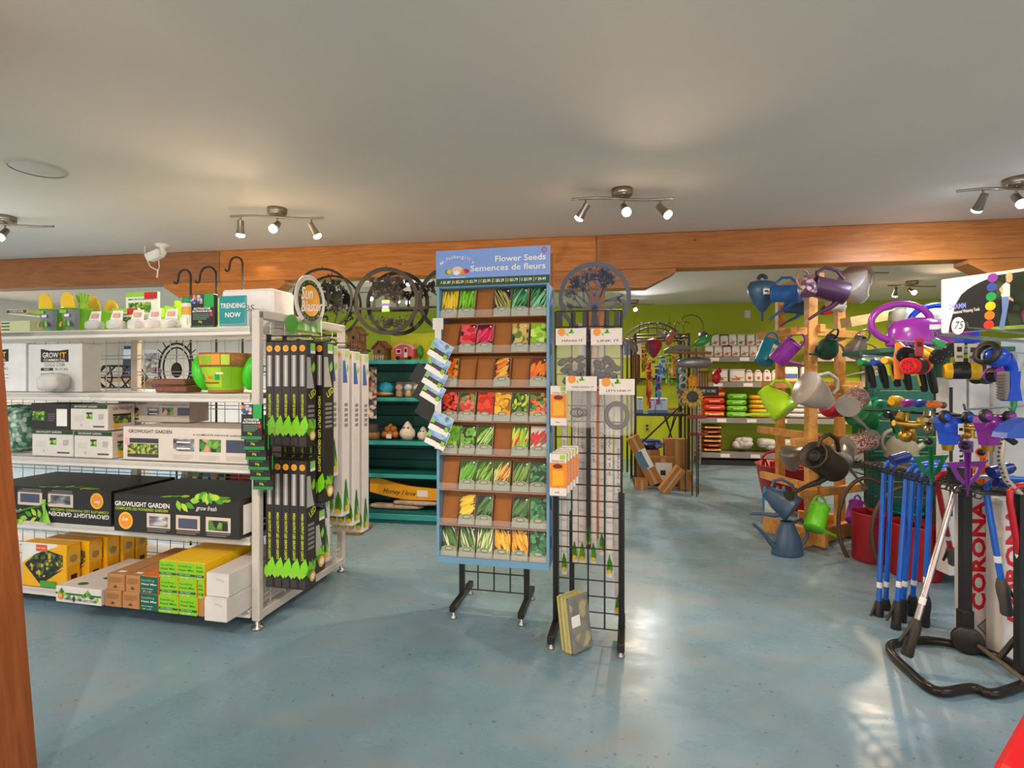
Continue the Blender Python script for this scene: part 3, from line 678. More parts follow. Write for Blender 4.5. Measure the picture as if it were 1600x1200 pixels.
# ---- rear side goods seen through the wires
for k, (px, w, h, c, nm, cat) in enumerate(((225, .2, .03, 'b01c24', 'red garden kneeler on the rear shelf beside the green tray', 'kneeler'), (340, .34, .045, '58b81e', 'lime green tray on the rear shelf behind the long carton', 'tray'))):
    px = (296, 345)[k]
    one(MB().box((0, .1, h/2+.01), (w*.8, .2, h), mat(c, .4), ch=.02).box((0, .1, h+.012), (w*.7, .14, .004), mat('1d3a14' if k else c, .4)), ('kneeling_pad', 'seed_tray')[k], nm, cat, R.M(R.x(px, .48)+(.0 if k == 0 else .05), .48+.03*k, S3+(.1 if k else .1)-.1))
for k, (c, z) in enumerate((('c8282c', 0), ('e8e4e0', .03), ('1d8f8a', .055))):
    pass
bk = [(282, 'd8d4cc'), (300, '6fae3a'), (316, '4a9ac0'), (329, 'b8a878'), (342, '2a4a3a')]
for k, (px, c) in enumerate(bk):
    one(MB().box((0, .05, .09), (.05, .12, .18), mat(c, .5), RX(-14), ch=.002).quad(-.02, .05, .02, .15, PAPER, -.011, RX(-14)), 'booklet', ORD[k]+' booklet leaning behind the wires of the fourth shelf', 'book', R.M(R.x(px, .5), .5, S4+.03), 'booklets on the rear shelf')
for k, px in enumerate((359, 378)):
    one(MB().box((0, .03, .11), (.06, .05, .21), mat('c41c24', .45), RX(-10), ch=.004), 'red_carton', ('left', 'right')[k]+' red carton leaning behind the wires of the fourth shelf', 'box', R.M(R.x(px, .5), .5, S4+.014), 'red cartons on the rear shelf')
# sun ornament and framed picture on the white wall beyond
t = thing('sun_ornament', 'black wire sun ornament on white wall seen through shelf wires', 'wall ornament', at(276, 575, 5.0) and T(*at(276, 575, 5.0)))
b = MB().tube([(.17*cos(2*pi*k/24), 0, .24*sin(2*pi*k/24)) for k in range(24)], .01, BLACK, 6, True).tube([(.13*cos(2*pi*k/24), 0, .2*sin(2*pi*k/24)) for k in range(24)], .008, BLACK, 6, True)
for k in range(20):
    a = 2*pi*k/20; b.tube([(.17*cos(a), 0, .24*sin(a)), (.23*cos(a), 0, .31*sin(a))], .005, BLACK, 5)
b.build('sun_rim', t); MB().tube([(0, 0, .2), (0, 0, .03)], .004, BLACK, 5).ell((0, 0, -.02), (.055, .02, .075), BLACK).tube([(0, 0, -.24), (0, 0, -1.38+.2)], .01, BLACK, 6).build('hanging_bee', t)

# more goods hung beyond the shelving, seen through the wires
b = MB().box((0, 0, 0), (.42, .012, .24), mat('c8a078', .6)).box((0, .07, .05), (.62, .16, .03), mat('b88a5a', .6)).prism([(-.12, .03), (.12, .03), (0, -.2)], .02, mat('b88a5a', .6), T(.05, .04, 0))
p = at(212, 594, 5.2)
t = thing('display_ledge', 'tan wooden shelf ledge seen through the wires of the second shelf', 'shelf', T(*p))
MB().box((0, .07, 0), (.6, .2, .03), mat('b88a5a', .6), ch=.004).build('shelf_board', t); MB().prism([(-.14, -.015), (.2, -.015), (.02, -.24)], .02, mat('c89a6a', .6), T(0, .06, 0)).build('bracket', t)
MB().box((-.02, .16, (.0-p.z)/2), (.05, .05, p.z), WALLW).build('post', t)
b = MB().box((0, 0, .15), (.2, .02, .3), mat('dcdce4', .4), RX(-6), ch=.004).quad(-.08, .05, .08, .26, pic('shellprint', ['d8d4cc', 'b8a894', 'ece8e0', 'a8b0b8'], 30), -.012, RX(-6))
one(b, 'shell_packet', 'pale framed packet standing on the tan wooden ledge', 'packet', T(p.x+.12, p.y+.05, p.z+.018))
b = MB().box((0, 0, .17), (.11, .02, .33), mat('2c3c58', .4), RX(-5), ch=.004).quad(-.05, .2, .05, .3, mat('c8d0d8', .5), -.0115, RX(-5))
one(b, 'blue_packet', 'dark blue packet left of the pale framed one on the tan ledge', 'packet', T(p.x-.12, p.y+.05, p.z+.018))
b = MB().box((0, 0, .12), (.07, .04, .22), mat('d8a020', .5), ch=.006).quad(-.03, .06, .03, .1, BLACK, -.0205)
one(b, 'yellow_box', 'small yellow and black box between packets on the tan ledge', 'box', T(p.x-.01, p.y+.07, p.z+.012))
p = at(190, 607, 3.55)
b = MB()
for k in range(9): a = 40*k; b.tube([(.1*cos(rad(a)), .1*sin(rad(a)), -.07), (.15*cos(rad(a+20)), .15*sin(rad(a+20)), .0), (.1*cos(rad(a)), .1*sin(rad(a)), .08)], .006, BLACK, 5)
for z, r in ((-.07, .1), (.0, .15), (.08, .1)): b.tube([(r*cos(rad(15*k)), r*sin(rad(15*k)), z) for k in range(24)], .006, BLACK, 5, True)
b.lathe([(0, -.075), (.1, -.075)], BLACK, 18)
one(b, 'wire_basket', 'black wire basket seen through the wires right of the coir cartons', 'basket', T(p.x, p.y, S2+.08) if False else R.M(R.x(190, .62), .62, S2+.082))
MB().box(((LX-.02)/2, .62, S2-.016), (-LX-.02, .36, .026), SH).build('rear_shelf', rack)
b = MB().box((0, 0, .02), (.34, .14, .04), mat('3f8a2a', .7, 0, .3, 60, bump=1.), ch=.015)
one(b, 'moss_mat', 'green moss strip on the rear shelf above the coir bricks', 'moss', R.M(R.x(292, .55), .6, S2+.003))
b = MB().lathe([(0, 0), (.03, 0), (.04, .05), (0, .05)], mat('6a5a9a', .5), 14).tube([(0, 0, .05), (0, 0, .11)], .004, LV3, 5).ell((0, 0, .125), (.022, .022, .02), mat('4a2a6a', .6), jit=.1)
one(b, 'thistle_ornament', 'purple thistle ornament in a violet pot left of the moss strip', 'ornament', R.M(R.x(247, .6), .6, S2+.003))
# ================================================================ goods on the open end of the shelving
def hook(x0, y, z, L, parent):
    MB().tube([(x0, y, z), (x0+L, y, z), (x0+L+.012, y, z+.016)], .0035, BLACK, 6).tube([(x0, y, z+.028), (x0+L*.96, y, z+.028), (x0+L, y, z+.012)], .0028, BLACK, 6).box((x0, y, z+.012), (.008, .03, .05), BLACK).build('peg_hook', parent)
LBK = mat('262120', .38); GREYW = mat('8b8784', .3); TXY = mat('d6df2a', .45); LW = mat('dcd6d4', .45); BLU = mat('3f62a8', .4)
def ledbox(h, w, t, white, name, label, M, group, wide):
    """hanging light carton: narrow printed side towards the viewer, wide face to the right"""
    col = LW if white else LBK
    b = MB().box((0, 0, h/2), (t, w, h), col, ch=.002)
    f = T(0, -w/2-.0006, 0); S = T(t/2+.0006, 0, 0) @ RZ(90)
    k = .55/max(h, .3)
    r = t*.36
    b.disc(r, SUN, f @ T(0, 0, h-.035), 16).disc(r*.7, SUNO, f @ T(0, -.0004, h-.035), 12)
    if not white:
        b.quad(-t*.3, h-.23, t*.28, h-.07, GREYW, 0, f).quad(-t*.08, h-.23, t*.1, h-.07, mat('c8c4be', .25), -.0004, f)
        b.text('HIGH OUTPUT LED GROW LIGHTS', t*.42, TXY, f @ T(0, 0, h*.5-.06) @ RY(90), .02, w=min(.4, h-.42))
        leaf(b, 0, .055, .11, 80, LIME, -.0004, f, .26); leaf(b, -t*.3, .05, .07, 95, LV1, -.0006, f, .26); b.quad(-t*.4, .008, t*.4, .05, mat('3a3634', .5), -.0003, f)
    else:
        b.text('STRIP LIGHT', t*.3, mat('b8b89a', .5), f @ T(0, 0, h*.72) @ RY(90), .01, w=.2)
        for q in range(4): leaf(b, -t*.3+t*.2*q, .02, .09+.04*(q % 2), 84+4*q, [LV1, LV2][q % 2], -.0004, f, .14)
        b.disc(t*.3, SUN, f @ T(0, -.001, .03), 12)
    if wide:
        if not white:
            b.quad(-w*.1, h-.06, w*.4, h-.008, mat('8fd060', .4), 0, S).quad(-w*.1, h-.06, w*.4, h-.045, PAPER, -.0003, S)
            b.add([(-w*.45, 0, h-.08), (-w*.45, 0, h-.24), (w*.3, 0, h-.24), (w*.05, 0, h-.16), (-w*.1, 0, h-.08)], [(0, 1, 2, 3, 4)], mat('b8b6b4', .25), S)
            b.text('LED', .045, TXY, S @ T(w*.12, -.0005, h-.27) @ RY(-30), .02, w=w*.7); leaf(b, w*.15, h-.16, .06, 80, LIME, -.0004, S)
            for q in range(6 if h > .5 else 0): b.quad(-w*.35, h-.34-.024*q, w*.3, h-.326-.024*q, TXTG, 0, S)
            for q in range(5): leaf(b, -w*.1+w*.12*q, .06, .09, 60+25*q, [LV1, LV2, LIME][q % 3], -.0004*(1+q*.1), S)
            b.disc(w*.3, SUN, S @ T(w*.12, -.001, .055), 16).disc(w*.18, PAPER, S @ T(w*.12, -.0014, .055), 12)
        else:
            b.quad(-w*.1, h-.05, w*.4, h-.01, mat('a8d878', .4), 0, S)
            b.add([(-w*.4, 0, h-.07), (-w*.4, 0, h-.2), (w*.2, 0, h-.2), (-w*.1, 0, h-.07)], [(0, 1, 2, 3)], BLU, S); leaf(b, w*.2, h-.14, .05, 85, LV1, -.0004, S)
            for q in range(5 if h > .55 else 2): b.quad(-w*.2, h-.34-.03*q, w*.25, h-.32-.03*q, TXTG, 0, S)
            for q in range(7): leaf(b, -w*.35+w*.11*q, .02, .1+.05*(q % 3), 78+4*q, [LV1, LV2, LV3][q % 3], -.0004*(1+q*.1), S, .12)
            b.disc(w*.22, SUN, S @ T(w*.1, -.001, .04), 14)
    return tag(b.build(name, None, M), label, 'box', group)
GA = 'black LED grow strip cartons hanging on the rack end'; GB = 'white strip light cartons hanging on the rack end'
X0 = .036
def stk(row, y, zt, h, w, t, n, white, what):
    hook(X0, y, zt+.006, t*n+.03, rack); 
    for k in range(n):
        x = X0+.014+t/2+(t+.0015)*k
        pos = ('innermost' if k == 0 else 'outermost' if k == n-1 else ORD[k]+' from the rack')
        ledbox(h, w, t, white, 'strip_light_box' if white else 'grow_strip_box', what+', '+pos, R.M(x, y, zt-h), GB if white else GA, k == n-1)
stk(0, .075, 1.485, .54, .085, .046, 5, False, 'black grow strip carton on the nearest upper hook')
stk(1, .075, .875, .66, .085, .046, 5, False, 'black grow strip carton on the nearest lower hook')
stk(2, .205, 1.49, .86, .10, .05, 5, False, 'long black grow strip carton on the second upper hook')
stk(3, .205, .585, .34, .10, .05, 4, False, 'short black grow strip carton on the second lower hook')
stk(4, .33, 1.48, .74, .085, .052, 4, True, 'white strip light carton on the third upper hook')
stk(5, .33, .70, .45, .085, .052, 3, True, 'white strip light carton on the third lower hook')
stk(6, .45, 1.47, .98, .085, .053, 4, True, 'white strip light carton on the fourth hook')
stk(7, .58, 1.46, 1.06, .085, .052, 4, True, 'long white strip light carton on the fifth hook')
stk(8, .71, 1.45, 1.13, .085, .05, 4, True, 'long white strip light carton on the farthest hook')
# hanging strip of black pouches at the front upright
px, yy = 393, -.13
x = R.x(px, yy)
zc = R.z(632, x, yy)
for k in range(6):
    b = MB().prism([(-.053, 0), (.053, 0), (.053, .17), (-.053, .17)], .014, BLACK)
    dec_pouch(b, .106, .17, .014)
    b.quad(-.053, 0, .053, .016, mat('23803f', .45, 0, .2, 60), EP*3)
    one(b, 'fertilizer_pouch', ('top' if k == 0 else 'lowest' if k == 5 else ORD[k])+' black activator pouch on the strip hung at the rack end', 'pouch', R.M(x+.004*(k % 2), yy-.016*0+.0155*k, zc-.17-.052*k, 6), 'activator pouches on the hanging strip')
# printed header with round logo, on the top rail
yc = R.y(484, .04)
t = thing('logo_sign', 'round yellow Sun Blaster header sign above the hanging boxes', 'sign', R.M(.045, yc, 0) @ RZ(90))
z0 = R.z(470, .045, yc)
b = MB().ring(.001, .152, .004, mat('dcd8d6', .45), T(0, 0, z0), 40)
b.prism([(-.15, 1.575), (.12, 1.575), (.12, z0-.08), (-.05, z0-.1)], .004, pic('grassprint', ['dfe8da', '8ac05a', '4d9a3a', 'e8f0e4'], 14, (1, 1, .4), 'noise')).ell((-.17, .002, 1.6), (.06, .002, .055), mat('4f9e3a', .5))
b.build('header_board', t)
b = MB().disc(.122, mat('2a3a24', .5), T(0, -.0015, z0-.0), 36).disc(.098, BLACK, T(0, -.002, z0), 36).disc(.093, mat('eda62a', .45, 0, .15, 12), T(0, -.0025, z0), 36)
b.text('Sun', .1, PAPER, T(-.045, -.004, z0+.035) @ RY(-8), .02, w=.12, shear=.35).text('Blaster', .085, PAPER, T(.0, -.0045, z0-.035) @ RY(-8), .02, w=.22, shear=.35)
for k, ch in enumerate('HIGH OUTPUT GROW LIGHTS'):
    a = 170-14.5*k; b.text(ch, .02, LGT, T(.11*cos(rad(a)), -.003, z0+.11*sin(rad(a))) @ RY(-(a-90)), .01) if ch != ' ' else None
for k, ch in enumerate('GARDEN LAMPS BY'):
    a = 150-8*k; b.text(ch, .014, TXTG, T(.138*cos(rad(a)), -.003, z0+.138*sin(rad(a))) @ RY(-(a-90)), .004) if ch != ' ' else None
b.build('printed_logo', t)
# ================================================================ cardboard seed display
D = Frame(-.10, 2.66, 12)
xl, xr = D.x(683, 0), D.x(858, 0); wd_ = xr-xl; xc = (xl+xr)/2
SB = mat('6f9dc0', .55, 0, .05, 8); SBH = mat('7f9fe0', .45, 0, .03, 8); BRN = mat('a5652c', .7, 0, .08, 20); PRG = mat('0f4a2c', .5)
disp = thing('seed_display', 'tall blue cardboard seed display with eight rows of packets', 'seed display', D.M(xc, 0, 0))
zb0 = .325; ztop = D.z(388, xc); zh = D.z(446, xc); hw = wd_/2; DEP = .19
MB().box((0, DEP-.004, (zb0+ztop)/2), (wd_, .008, ztop-zb0), BRN).build('back_panel', disp)
for sx in (-1, 1):
    b = MB().box((sx*(hw-.004), DEP/2, (zb0+zh)/2), (.008, DEP-.01, zh-zb0), SB)
    b.box((sx*(hw-.006), -.001, (zb0+zh)/2), (.014, .004, zh-zb0), SB)
    for k in range(7): b.box((sx*(hw-.002), .06, zb0+.12+.2*k), (.0105, .006, .06), mat('24323c', .6))
    b.build('side_panel', disp)
MB().box((0, DEP/2, zb0+.006), (wd_-.018, DEP-.012, .012), SB).box((0, -.004, zb0+.014), (wd_, .006, .034), SB).build('base_tray', disp)
MB().box((0, DEP/2, zh-.002), (wd_-.018, DEP-.012, .004), SB).build('top_shelf', disp)
b = MB().box((0, .0, (zh+ztop)/2), (wd_+.01, .006, ztop-zh), SBH); hh_ = ztop-zh; y = -.0038
b.quad(-hw-.004, zh+.002, hw+.004, zh+.044, PRG, y)
b.text('Flower Seeds', .043, PAPER, T(hw*.5, y, zh+.135), .012, w=hw*.88).text('Semences de fleurs', .043, PAPER, T(hw*.28, y, zh+.09), .012, w=hw*1.32)
pr = [('A', '$1.89'), ('A1', '$2.29'), ('B', '$2.79'), ('C', '$2.99'), ('C1', '$3.29'), ('D', '$3.79'), ('E', '$3.99'), ('F', '$4.49')]
for k, (a, p_) in enumerate(pr):
    x = -hw+.02+(wd_-.02)*k/8; b.text(a, .021, YEL, T(x+.006, y-.0004, zh+.024), .015).text(p_, .021, PAPER, T(x+.036, y-.0004, zh+.024), .015, w=.04)
    if k: b.quad(x-.007, zh+.012, x-.0055, zh+.036, PAPER, y-.0004)
for k, ch in enumerate("Mr.Fothergill's"):
    a = 150-120*k/14; cx, cz = -hw*.62, zh+.075
    b.text(ch, .026, PAPER, T(cx+.1*cos(rad(a)), y, cz+.062*sin(rad(a))+.02) @ RY(-(a-90)*.35), .006)
cx, cz = -hw*.62, zh+.092
b.disc(.03, mat('e9c3a8', .5), T(cx, y-.0004, cz-.006), 20, .02).disc(.02, LV2, T(cx-.05, y-.0004, cz-.012), 16, .014).disc(.013, mat('e8c84a', .5), T(cx-.044, y-.0008, cz-.012), 14).disc(.017, RED, T(cx+.048, y-.0004, cz-.012), 14, .012).disc(.012, mat('e8872a', .5), T(cx+.03, y-.0008, cz-.02), 14).disc(.018, PAPER, T(cx-.005, y-.0008, cz-.02), 16, .012)
b.quad(cx-.04, cz-.045, cx+.045, cz-.042, PAPER, y).quad(cx-.035, cz-.052, cx+.04, cz-.049, PAPER, y)
b.ring(.010, .014, .0005, RED, T(hw*.92, y-.0006, ztop-.022), 20).text('NO', .009, RED, T(hw*.92, y-.0006, ztop-.022), .01)
b.build('header_board', disp)
YB8 = [494, 550, 604, 659, 712, 768, 824, 876]
ZR = [D.z(v, xc) for v in YB8]
TILT = 17
colx = [xl+wd_*(.099+.1604*k)-xc for k in range(6)]
for i, z in enumerate(ZR):
    MB().box((0, .028, .09), (wd_-.02, .003, .176), BRN, T(0, .012, z) @ RX(-TILT)).build('pocket_board', disp)
    MB().box((0, .018, z-.003), (wd_-.02, .03, .003), BRN).build('pocket_floor', disp)
    MB().quad(-hw+.01, z-.004, hw-.01, z+.036, clear('lip', 'ffffff', .17, .05), -.002).build('clear_lip', disp)
    dv = MB()
    for k in range(5):
        x = (colx[k]+colx[k+1])/2; dv.add([(x, .0, z), (x, .05, z), (x, .09, z+.16), (x, .05, z+.12)], [(0, 1, 2, 3)], mat('8a5a2a', .7))
    dv.build('divider', disp)
V = {
 'yellow bean': pic('v_ybean', ['c89a10', 'f2c820', 'f8dc50', 'e0b010'], 30, (5, 1, .7), 'noise'),
 'green bean': pic('v_gbean', ['3f7a14', '7cc22a', '96d83a', '4f9a1c'], 30, (5, 1, .7), 'noise'),
 'striped bean': pic('v_sbean', ['3a2a34', 'a8a850', '6a7a34', 'c8c070', '54344a'], 34, (4, 1, .6), 'noise', 25),
 'runner bean': pic('v_rbean', ['1f4a2c', '58a06a', '7cc08a', '2c6a44'], 30, (4, 1, .6), 'noise', 25),
 'beetroot': pic('v_beet', ['b8142c', 'd82a3a', '7a1020', 'e04858'], 30),
 'radish': pic('v_rad', ['c01048', 'e8285c', 'f05070', 'd01850'], 30, (3, 1, .8), 'noise', 30),
 'turnip': pic('v_turn', ['3c6a24', 'd8b86a', 'e8cc88', '8a9a54', '4a4a28'], 22),
 'cabbage': pic('v_cab', ['8cc030', 'b4e04c', '5a9020', 'a0d040'], 34),
 'orange tomato': pic('v_otom', ['f07a10', 'f89830', '5a8a2a', 'f0a050'], 42),
 'mixed carrot': pic('v_mcar', ['e85a18', 'e8c84a', 'd87848', 'f08a3a', 'b03a28'], 30, (3, 1, .8), 'noise', -50),
 'carrot': pic('v_car', ['f07010', 'ff8a1c', 'd85a08', '6a9a30'], 30, (3.4, 1, .7), 'noise', 20),
 'cherry tomato': pic('v_ctom', ['e02818', 'f04028', 'c81c10', 'f86048'], 46),
 'pink tomato': pic('v_ptom', ['d83a30', '5a8a3a', 'e87868', 'b03a4a', '7aa04a'], 42),
 'red tomato': pic('v_rtom', ['e0301c', 'f05030', 'd02818', 'f07858'], 26),
 'yellow tomato': pic('v_ytom', ['f0a010', 'f8b828', 'e89008', 'ffc848'], 28),
 'yellow pepper': pic('v_ypep', ['b8d020', 'd8e040', '5a7a1c', '8aa828'], 34),
 'mixed flower': pic('v_mfl', ['e03a28', '2f7a3c', 'f0a828', 'd85a98', '1f5a2c', 'f07828'], 40),
 'lettuce': pic('v_let', ['5a9a28', '84c83c', '3c7a1c', 'a4dc58'], 48),
 'dark lettuce': pic('v_dlet', ['3a4a24', '74b83a', '2a3a1c', '4a5a30'], 44),
 'celery': pic('v_cel', ['4c8a24', 'a4d458', '6cb034', 'd0e898'], 30, (4, 1, .7), 'noise', 40),
 'chard': pic('v_chd', ['d8281c', '8cc030', 'd8e048', '5a9a24', 'b8d838'], 30, (3, 1, .8), 'noise', 20),
 'chilli': pic('v_chi', ['e02030', 'e84858', 'f0d8d8', '4a7a3a', 'd01828'], 32, (3, 1, .8), 'noise', 35),
 'chive': pic('v_chv', ['2f6a1c', '6cb83c', '88d04c', '3c8024'], 34, (6, 1, .6), 'noise', 30),
 'pea': pic('v_pea', ['3a6a1a', '84b83a', '5a942a', 'a8d060'], 30, (4, 1, .8), 'noise', 35),
 'rainbow carrot': pic('v_rcar', ['f06a18', 'e8d880', '8cc03c', 'd8e0a0'], 28, (4, 1, .7), 'noise', 15),
 'asparagus': pic('v_asp', ['2c4a1c', '6c9a3a', '4a7a28', '88b04c'], 30, (4, 1, .7), 'noise', -25),
 'spinach': pic('v_spi', ['2c6a38', '4c9458', '1f5028', '6cb070'], 56),
 'yellow zucchini': pic('v_yzuc', ['f0b408', 'f8cc20', 'd89804', '5a6a1c'], 20, (3, 1, .9), 'noise', 50),
 'cucumber': pic('v_cuc', ['1c3c1c', '3c6c34', '5c8a48', '2a4c24'], 20, (4, 1, .8), 'noise', 35),
 'broccoli': pic('v_bro', ['1c5a34', '3c8a50', '2a6c3e', '78b848'], 60),
 'scallion': pic('v_scal', ['2a4a20', '5c8a3c', 'd8dcb8', '3c6a2c'], 30, (5, 1, .7), 'noise', -30),
 'leek': pic('v_leek', ['5a8a34', 'c8d888', 'e8e8c0', '3c6a24', 'c84a28'], 28, (4, 1, .7), 'noise', 12),
 'yellow squash': pic('v_ysq', ['e89a10', 'f8b828', 'c87c08', '4a6a24'], 20, (4, 1, .8), 'noise', -25),
}
GRID = [
 ['yellow bean', 'green bean', None, 'striped bean', 'runner bean', 'runner bean'],
 [None, 'beetroot', 'radish', None, 'turnip', 'cabbage'],
 ['orange tomato', None, None, 'mixed carrot', None, 'carrot'],
 ['cherry tomato', 'pink tomato', 'red tomato', 'yellow tomato', 'yellow pepper', 'mixed flower'],
 ['lettuce', 'dark lettuce', 'celery', None, 'chard', 'chilli'],
 [None, 'chive', 'pea', 'rainbow carrot', 'asparagus', 'spinach'],
 [None, 'yellow zucchini', 'cucumber', None, 'cucumber', 'broccoli'],
 ['scallion', 'scallion', 'leek', 'yellow squash', 'yellow squash', 'broccoli']]
ROWN = ['top', 'second', 'third', 'fourth', 'fifth', 'sixth', 'seventh', 'bottom']
COLN = ['leftmost pocket', 'second pocket from left', 'third pocket from left', 'third pocket from right', 'second pocket from right', 'rightmost pocket']
def lens(b, x, z, l, a, wd2, m, y): b.add([(-l/2, 0, 0), (-l*.25, 0, -wd2), (l*.25, 0, -wd2), (l/2, 0, 0), (l*.25, 0, wd2), (-l*.25, 0, wd2)], [(0, 1, 2, 3, 4, 5)], m, T(x, y, z) @ RY(-a))
PR = {  # background, ink colours, shape, size, slant
 'yellow bean': ('8a6a08', ['f2c820', 'f8dc50', 'e0b010'], 's', .12, 88), 'green bean': ('2f5a10', ['7cc22a', '96d83a', '5fa81e'], 's', .12, 86), 'striped bean': ('2c2228', ['a8a850', 'c8c070', '6a5a4a'], 's', .12, 118),
 'runner bean': ('163a20', ['58a06a', '8cd09a', '3c8454'], 's', .12, 62), 'beetroot': ('4a0c1c', ['d82a3a', 'b8142c', 'e85a68'], 'b', .021, 0), 'radish': ('5a0824', ['e8285c', 'f05070', 'd01850'], 's', .07, 60),
 'turnip': ('2c3a18', ['e0bc70', 'c8a458', '5a8a34'], 'b', .02, 0), 'cabbage': ('4a8a18', ['b4e04c', '8cc030', 'd0f070'], 'b', .018, 0), 'orange tomato': ('2f4a18', ['f07a10', 'f89830', 'ff6a10'], 'b', .011, 0),
 'mixed carrot': ('5a2010', ['e85a18', 'e8c84a', 'f08a3a'], 's', .08, 35), 'carrot': ('6a2a08', ['f07010', 'ff8a1c', 'e05a08'], 's', .07, 65), 'cherry tomato': ('4a0c08', ['e02818', 'f04028', 'f86048'], 'b', .0095, 0),
 'pink tomato': ('2a4a1c', ['d83a30', 'e87868', '7aa04a'], 'b', .012, 0), 'red tomato': ('7a140c', ['e83a20', 'f05030', 'd02818'], 'b', .018, 0), 'yellow tomato': ('a86a08', ['f8b828', 'ffc848', 'f0a010'], 'b', .013, 0),
 'yellow pepper': ('2c4a10', ['d8e040', 'b8d020', '5a8a28'], 'l', .035, 70), 'mixed flower': ('14401c', ['e03a28', 'f0a828', 'd85a98', 'f07828', '3a9a4a'], 'b', .012, 0), 'lettuce': ('3c7a1c', ['84c83c', 'a4dc58', '68b02c'], 'l', .05, 60),
 'dark lettuce': ('2a3418', ['74b83a', '4a6a2a', '94d050'], 'l', .045, 50), 'celery': ('2c5a14', ['a4d458', 'd0e898', '6cb034'], 's', .12, 50), 'chard': ('3c7a1c', ['d8e048', 'b8d838', '8cc030', 'd8281c'], 's', .08, 75),
 'chilli': ('dcd0c8', ['e02030', 'd01828', 'e84858', '3a7a3a'], 's', .07, 55), 'chive': ('1f4a10', ['6cb83c', '88d04c', '4c9a2c'], 's', .12, 60), 'pea': ('264a10', ['84b83a', 'a8d060', '5a942a'], 's', .1, 58),
 'rainbow carrot': ('3a5a1c', ['e8e090', 'c8d868', 'f06a18'], 's', .1, 65), 'asparagus': ('1c3010', ['6c9a3a', '88b04c', '4a7a28'], 's', .11, 70), 'spinach': ('143c1c', ['3c8a50', '58a868', '2c6a38'], 'l', .03, 20),
 'yellow zucchini': ('4a3a08', ['f8cc20', 'f0b408', 'ffdc50'], 's', .1, 30), 'cucumber': ('101f10', ['3c6c34', '5c8a48', '2c5a2c'], 's', .11, 55), 'broccoli': ('123a20', ['3c8a50', '2a6c3e', '58a868'], 'b', .012, 0),
 'scallion': ('1f3418', ['5c8a3c', 'e0e4c0', '3c6a2c'], 's', .12, 115), 'leek': ('2f5a1c', ['e8e8c0', 'c8d888', '5a9a34'], 's', .12, 78), 'yellow squash': ('4a3008', ['f8b828', 'e89a10', 'ffcc48'], 's', .11, 118)}
def printed(b, nm, w, h):
    bg, cols, kind, sz, a = PR[nm]; R_ = random.Random(nm+str(random.random())); z0, z1 = .032, h-.001
    b.quad(-w/2+.001, .03, w/2-.001, z1, mat(bg, .35), 0); y = -.0003
    ms = [mat(c, .35, 0, .1, 90) for c in cols]
    def clip(n0):
        for i in range(n0, len(b.v)):
            v = b.v[i]; b.v[i] = Vector((max(-w/2+.001, min(w/2-.001, v.x)), v.y, max(z0, min(z1, v.z))))
    n = {'s': 20, 'b': int(26*(.012/sz)**1.1)+8, 'l': 20}[kind]
    for k in range(n):
        n0 = len(b.v); m_ = ms[R_.randrange(len(ms))]; yy = y-.00002*k
        if kind == 's':
            u = (k+.5)/n; x = (u-.5)*w*1.1; z = z0+.055+R_.uniform(-.02, .03)
            if a < 45: x, z = R_.uniform(-.1, .1)*w, z0+(z1-z0)*u
            lens(b, x, z, sz*R_.uniform(.8, 1.1), a+R_.uniform(-9, 9), R_.uniform(.0028, .0042)*(1.8 if sz < .09 or nm in ('cucumber', 'yellow squash', 'yellow zucchini') else 1), m_, yy)
        elif kind == 'l': lens(b, R_.uniform(-.45, .45)*w, R_.uniform(z0+.01, z1-.008), sz*R_.uniform(.7, 1.1), a+R_.uniform(-60, 60), sz*.2, m_, yy)
        else: r = sz*R_.uniform(.8, 1.2); b.disc(r, m_, T(R_.uniform(-.44, .44)*w, yy, R_.uniform(z0+.008, z1-.006)), 10, r*R_.uniform(.8, 1))
        clip(n0)
LABW = mat('a3a592', .4); LABG = mat('6c8262', .5); SEAL = mat('dedccf', .4)
for i, row in enumerate(GRID):
    for k, nm in enumerate(row):
        if not nm: continue
        drop = -.012 if (i, k) in ((0, 4), (1, 1), (1, 2)) else 0
        h = .155; w = .088; b = MB()
        b.box((0, .004, h/2), (w, .006, h), SEAL)
        printed(b, nm, w, h)
        b.add([(-w/2, -.0005, .002), (w/2, -.0005, .002), (w/2, -.0005, .036)]+[(w/2*cos(rad(a)), -.0005, .036+.017*sin(rad(a))) for a in range(20, 180, 20)]+[(-w/2, -.0005, .036)], [tuple(range(12))], LABW)
        b.disc(.024, LABG, T(0, -.001, .038), 18, .012).disc(.018, mat('b8b2a2', .5), T(0, -.0014, .038), 16, .007)
        b.quad(-w*.4, .022, w*.4, .03, mat('9aa890', .5), -.001).quad(-w*.3, .01, w*.3, .016, mat('a8aca0', .5), -.001)
        b.disc(.005, PAPER, T(w*.32, -.0006, h-.014), 10)
        M = disp.matrix_world @ T(colx[k]+random.uniform(-.003, .003), .016, ZR[i]+.003) @ RX(-TILT) @ RY(random.uniform(-.6, .6) + (2 if (i, k) == (4, 0) else 0))
        one(b, 'seed_packet', '%s seed packet, %s row of the display, %s' % (nm, ROWN[i], COLN[k]), 'seed packet', M, 'seed packets in the cardboard display')
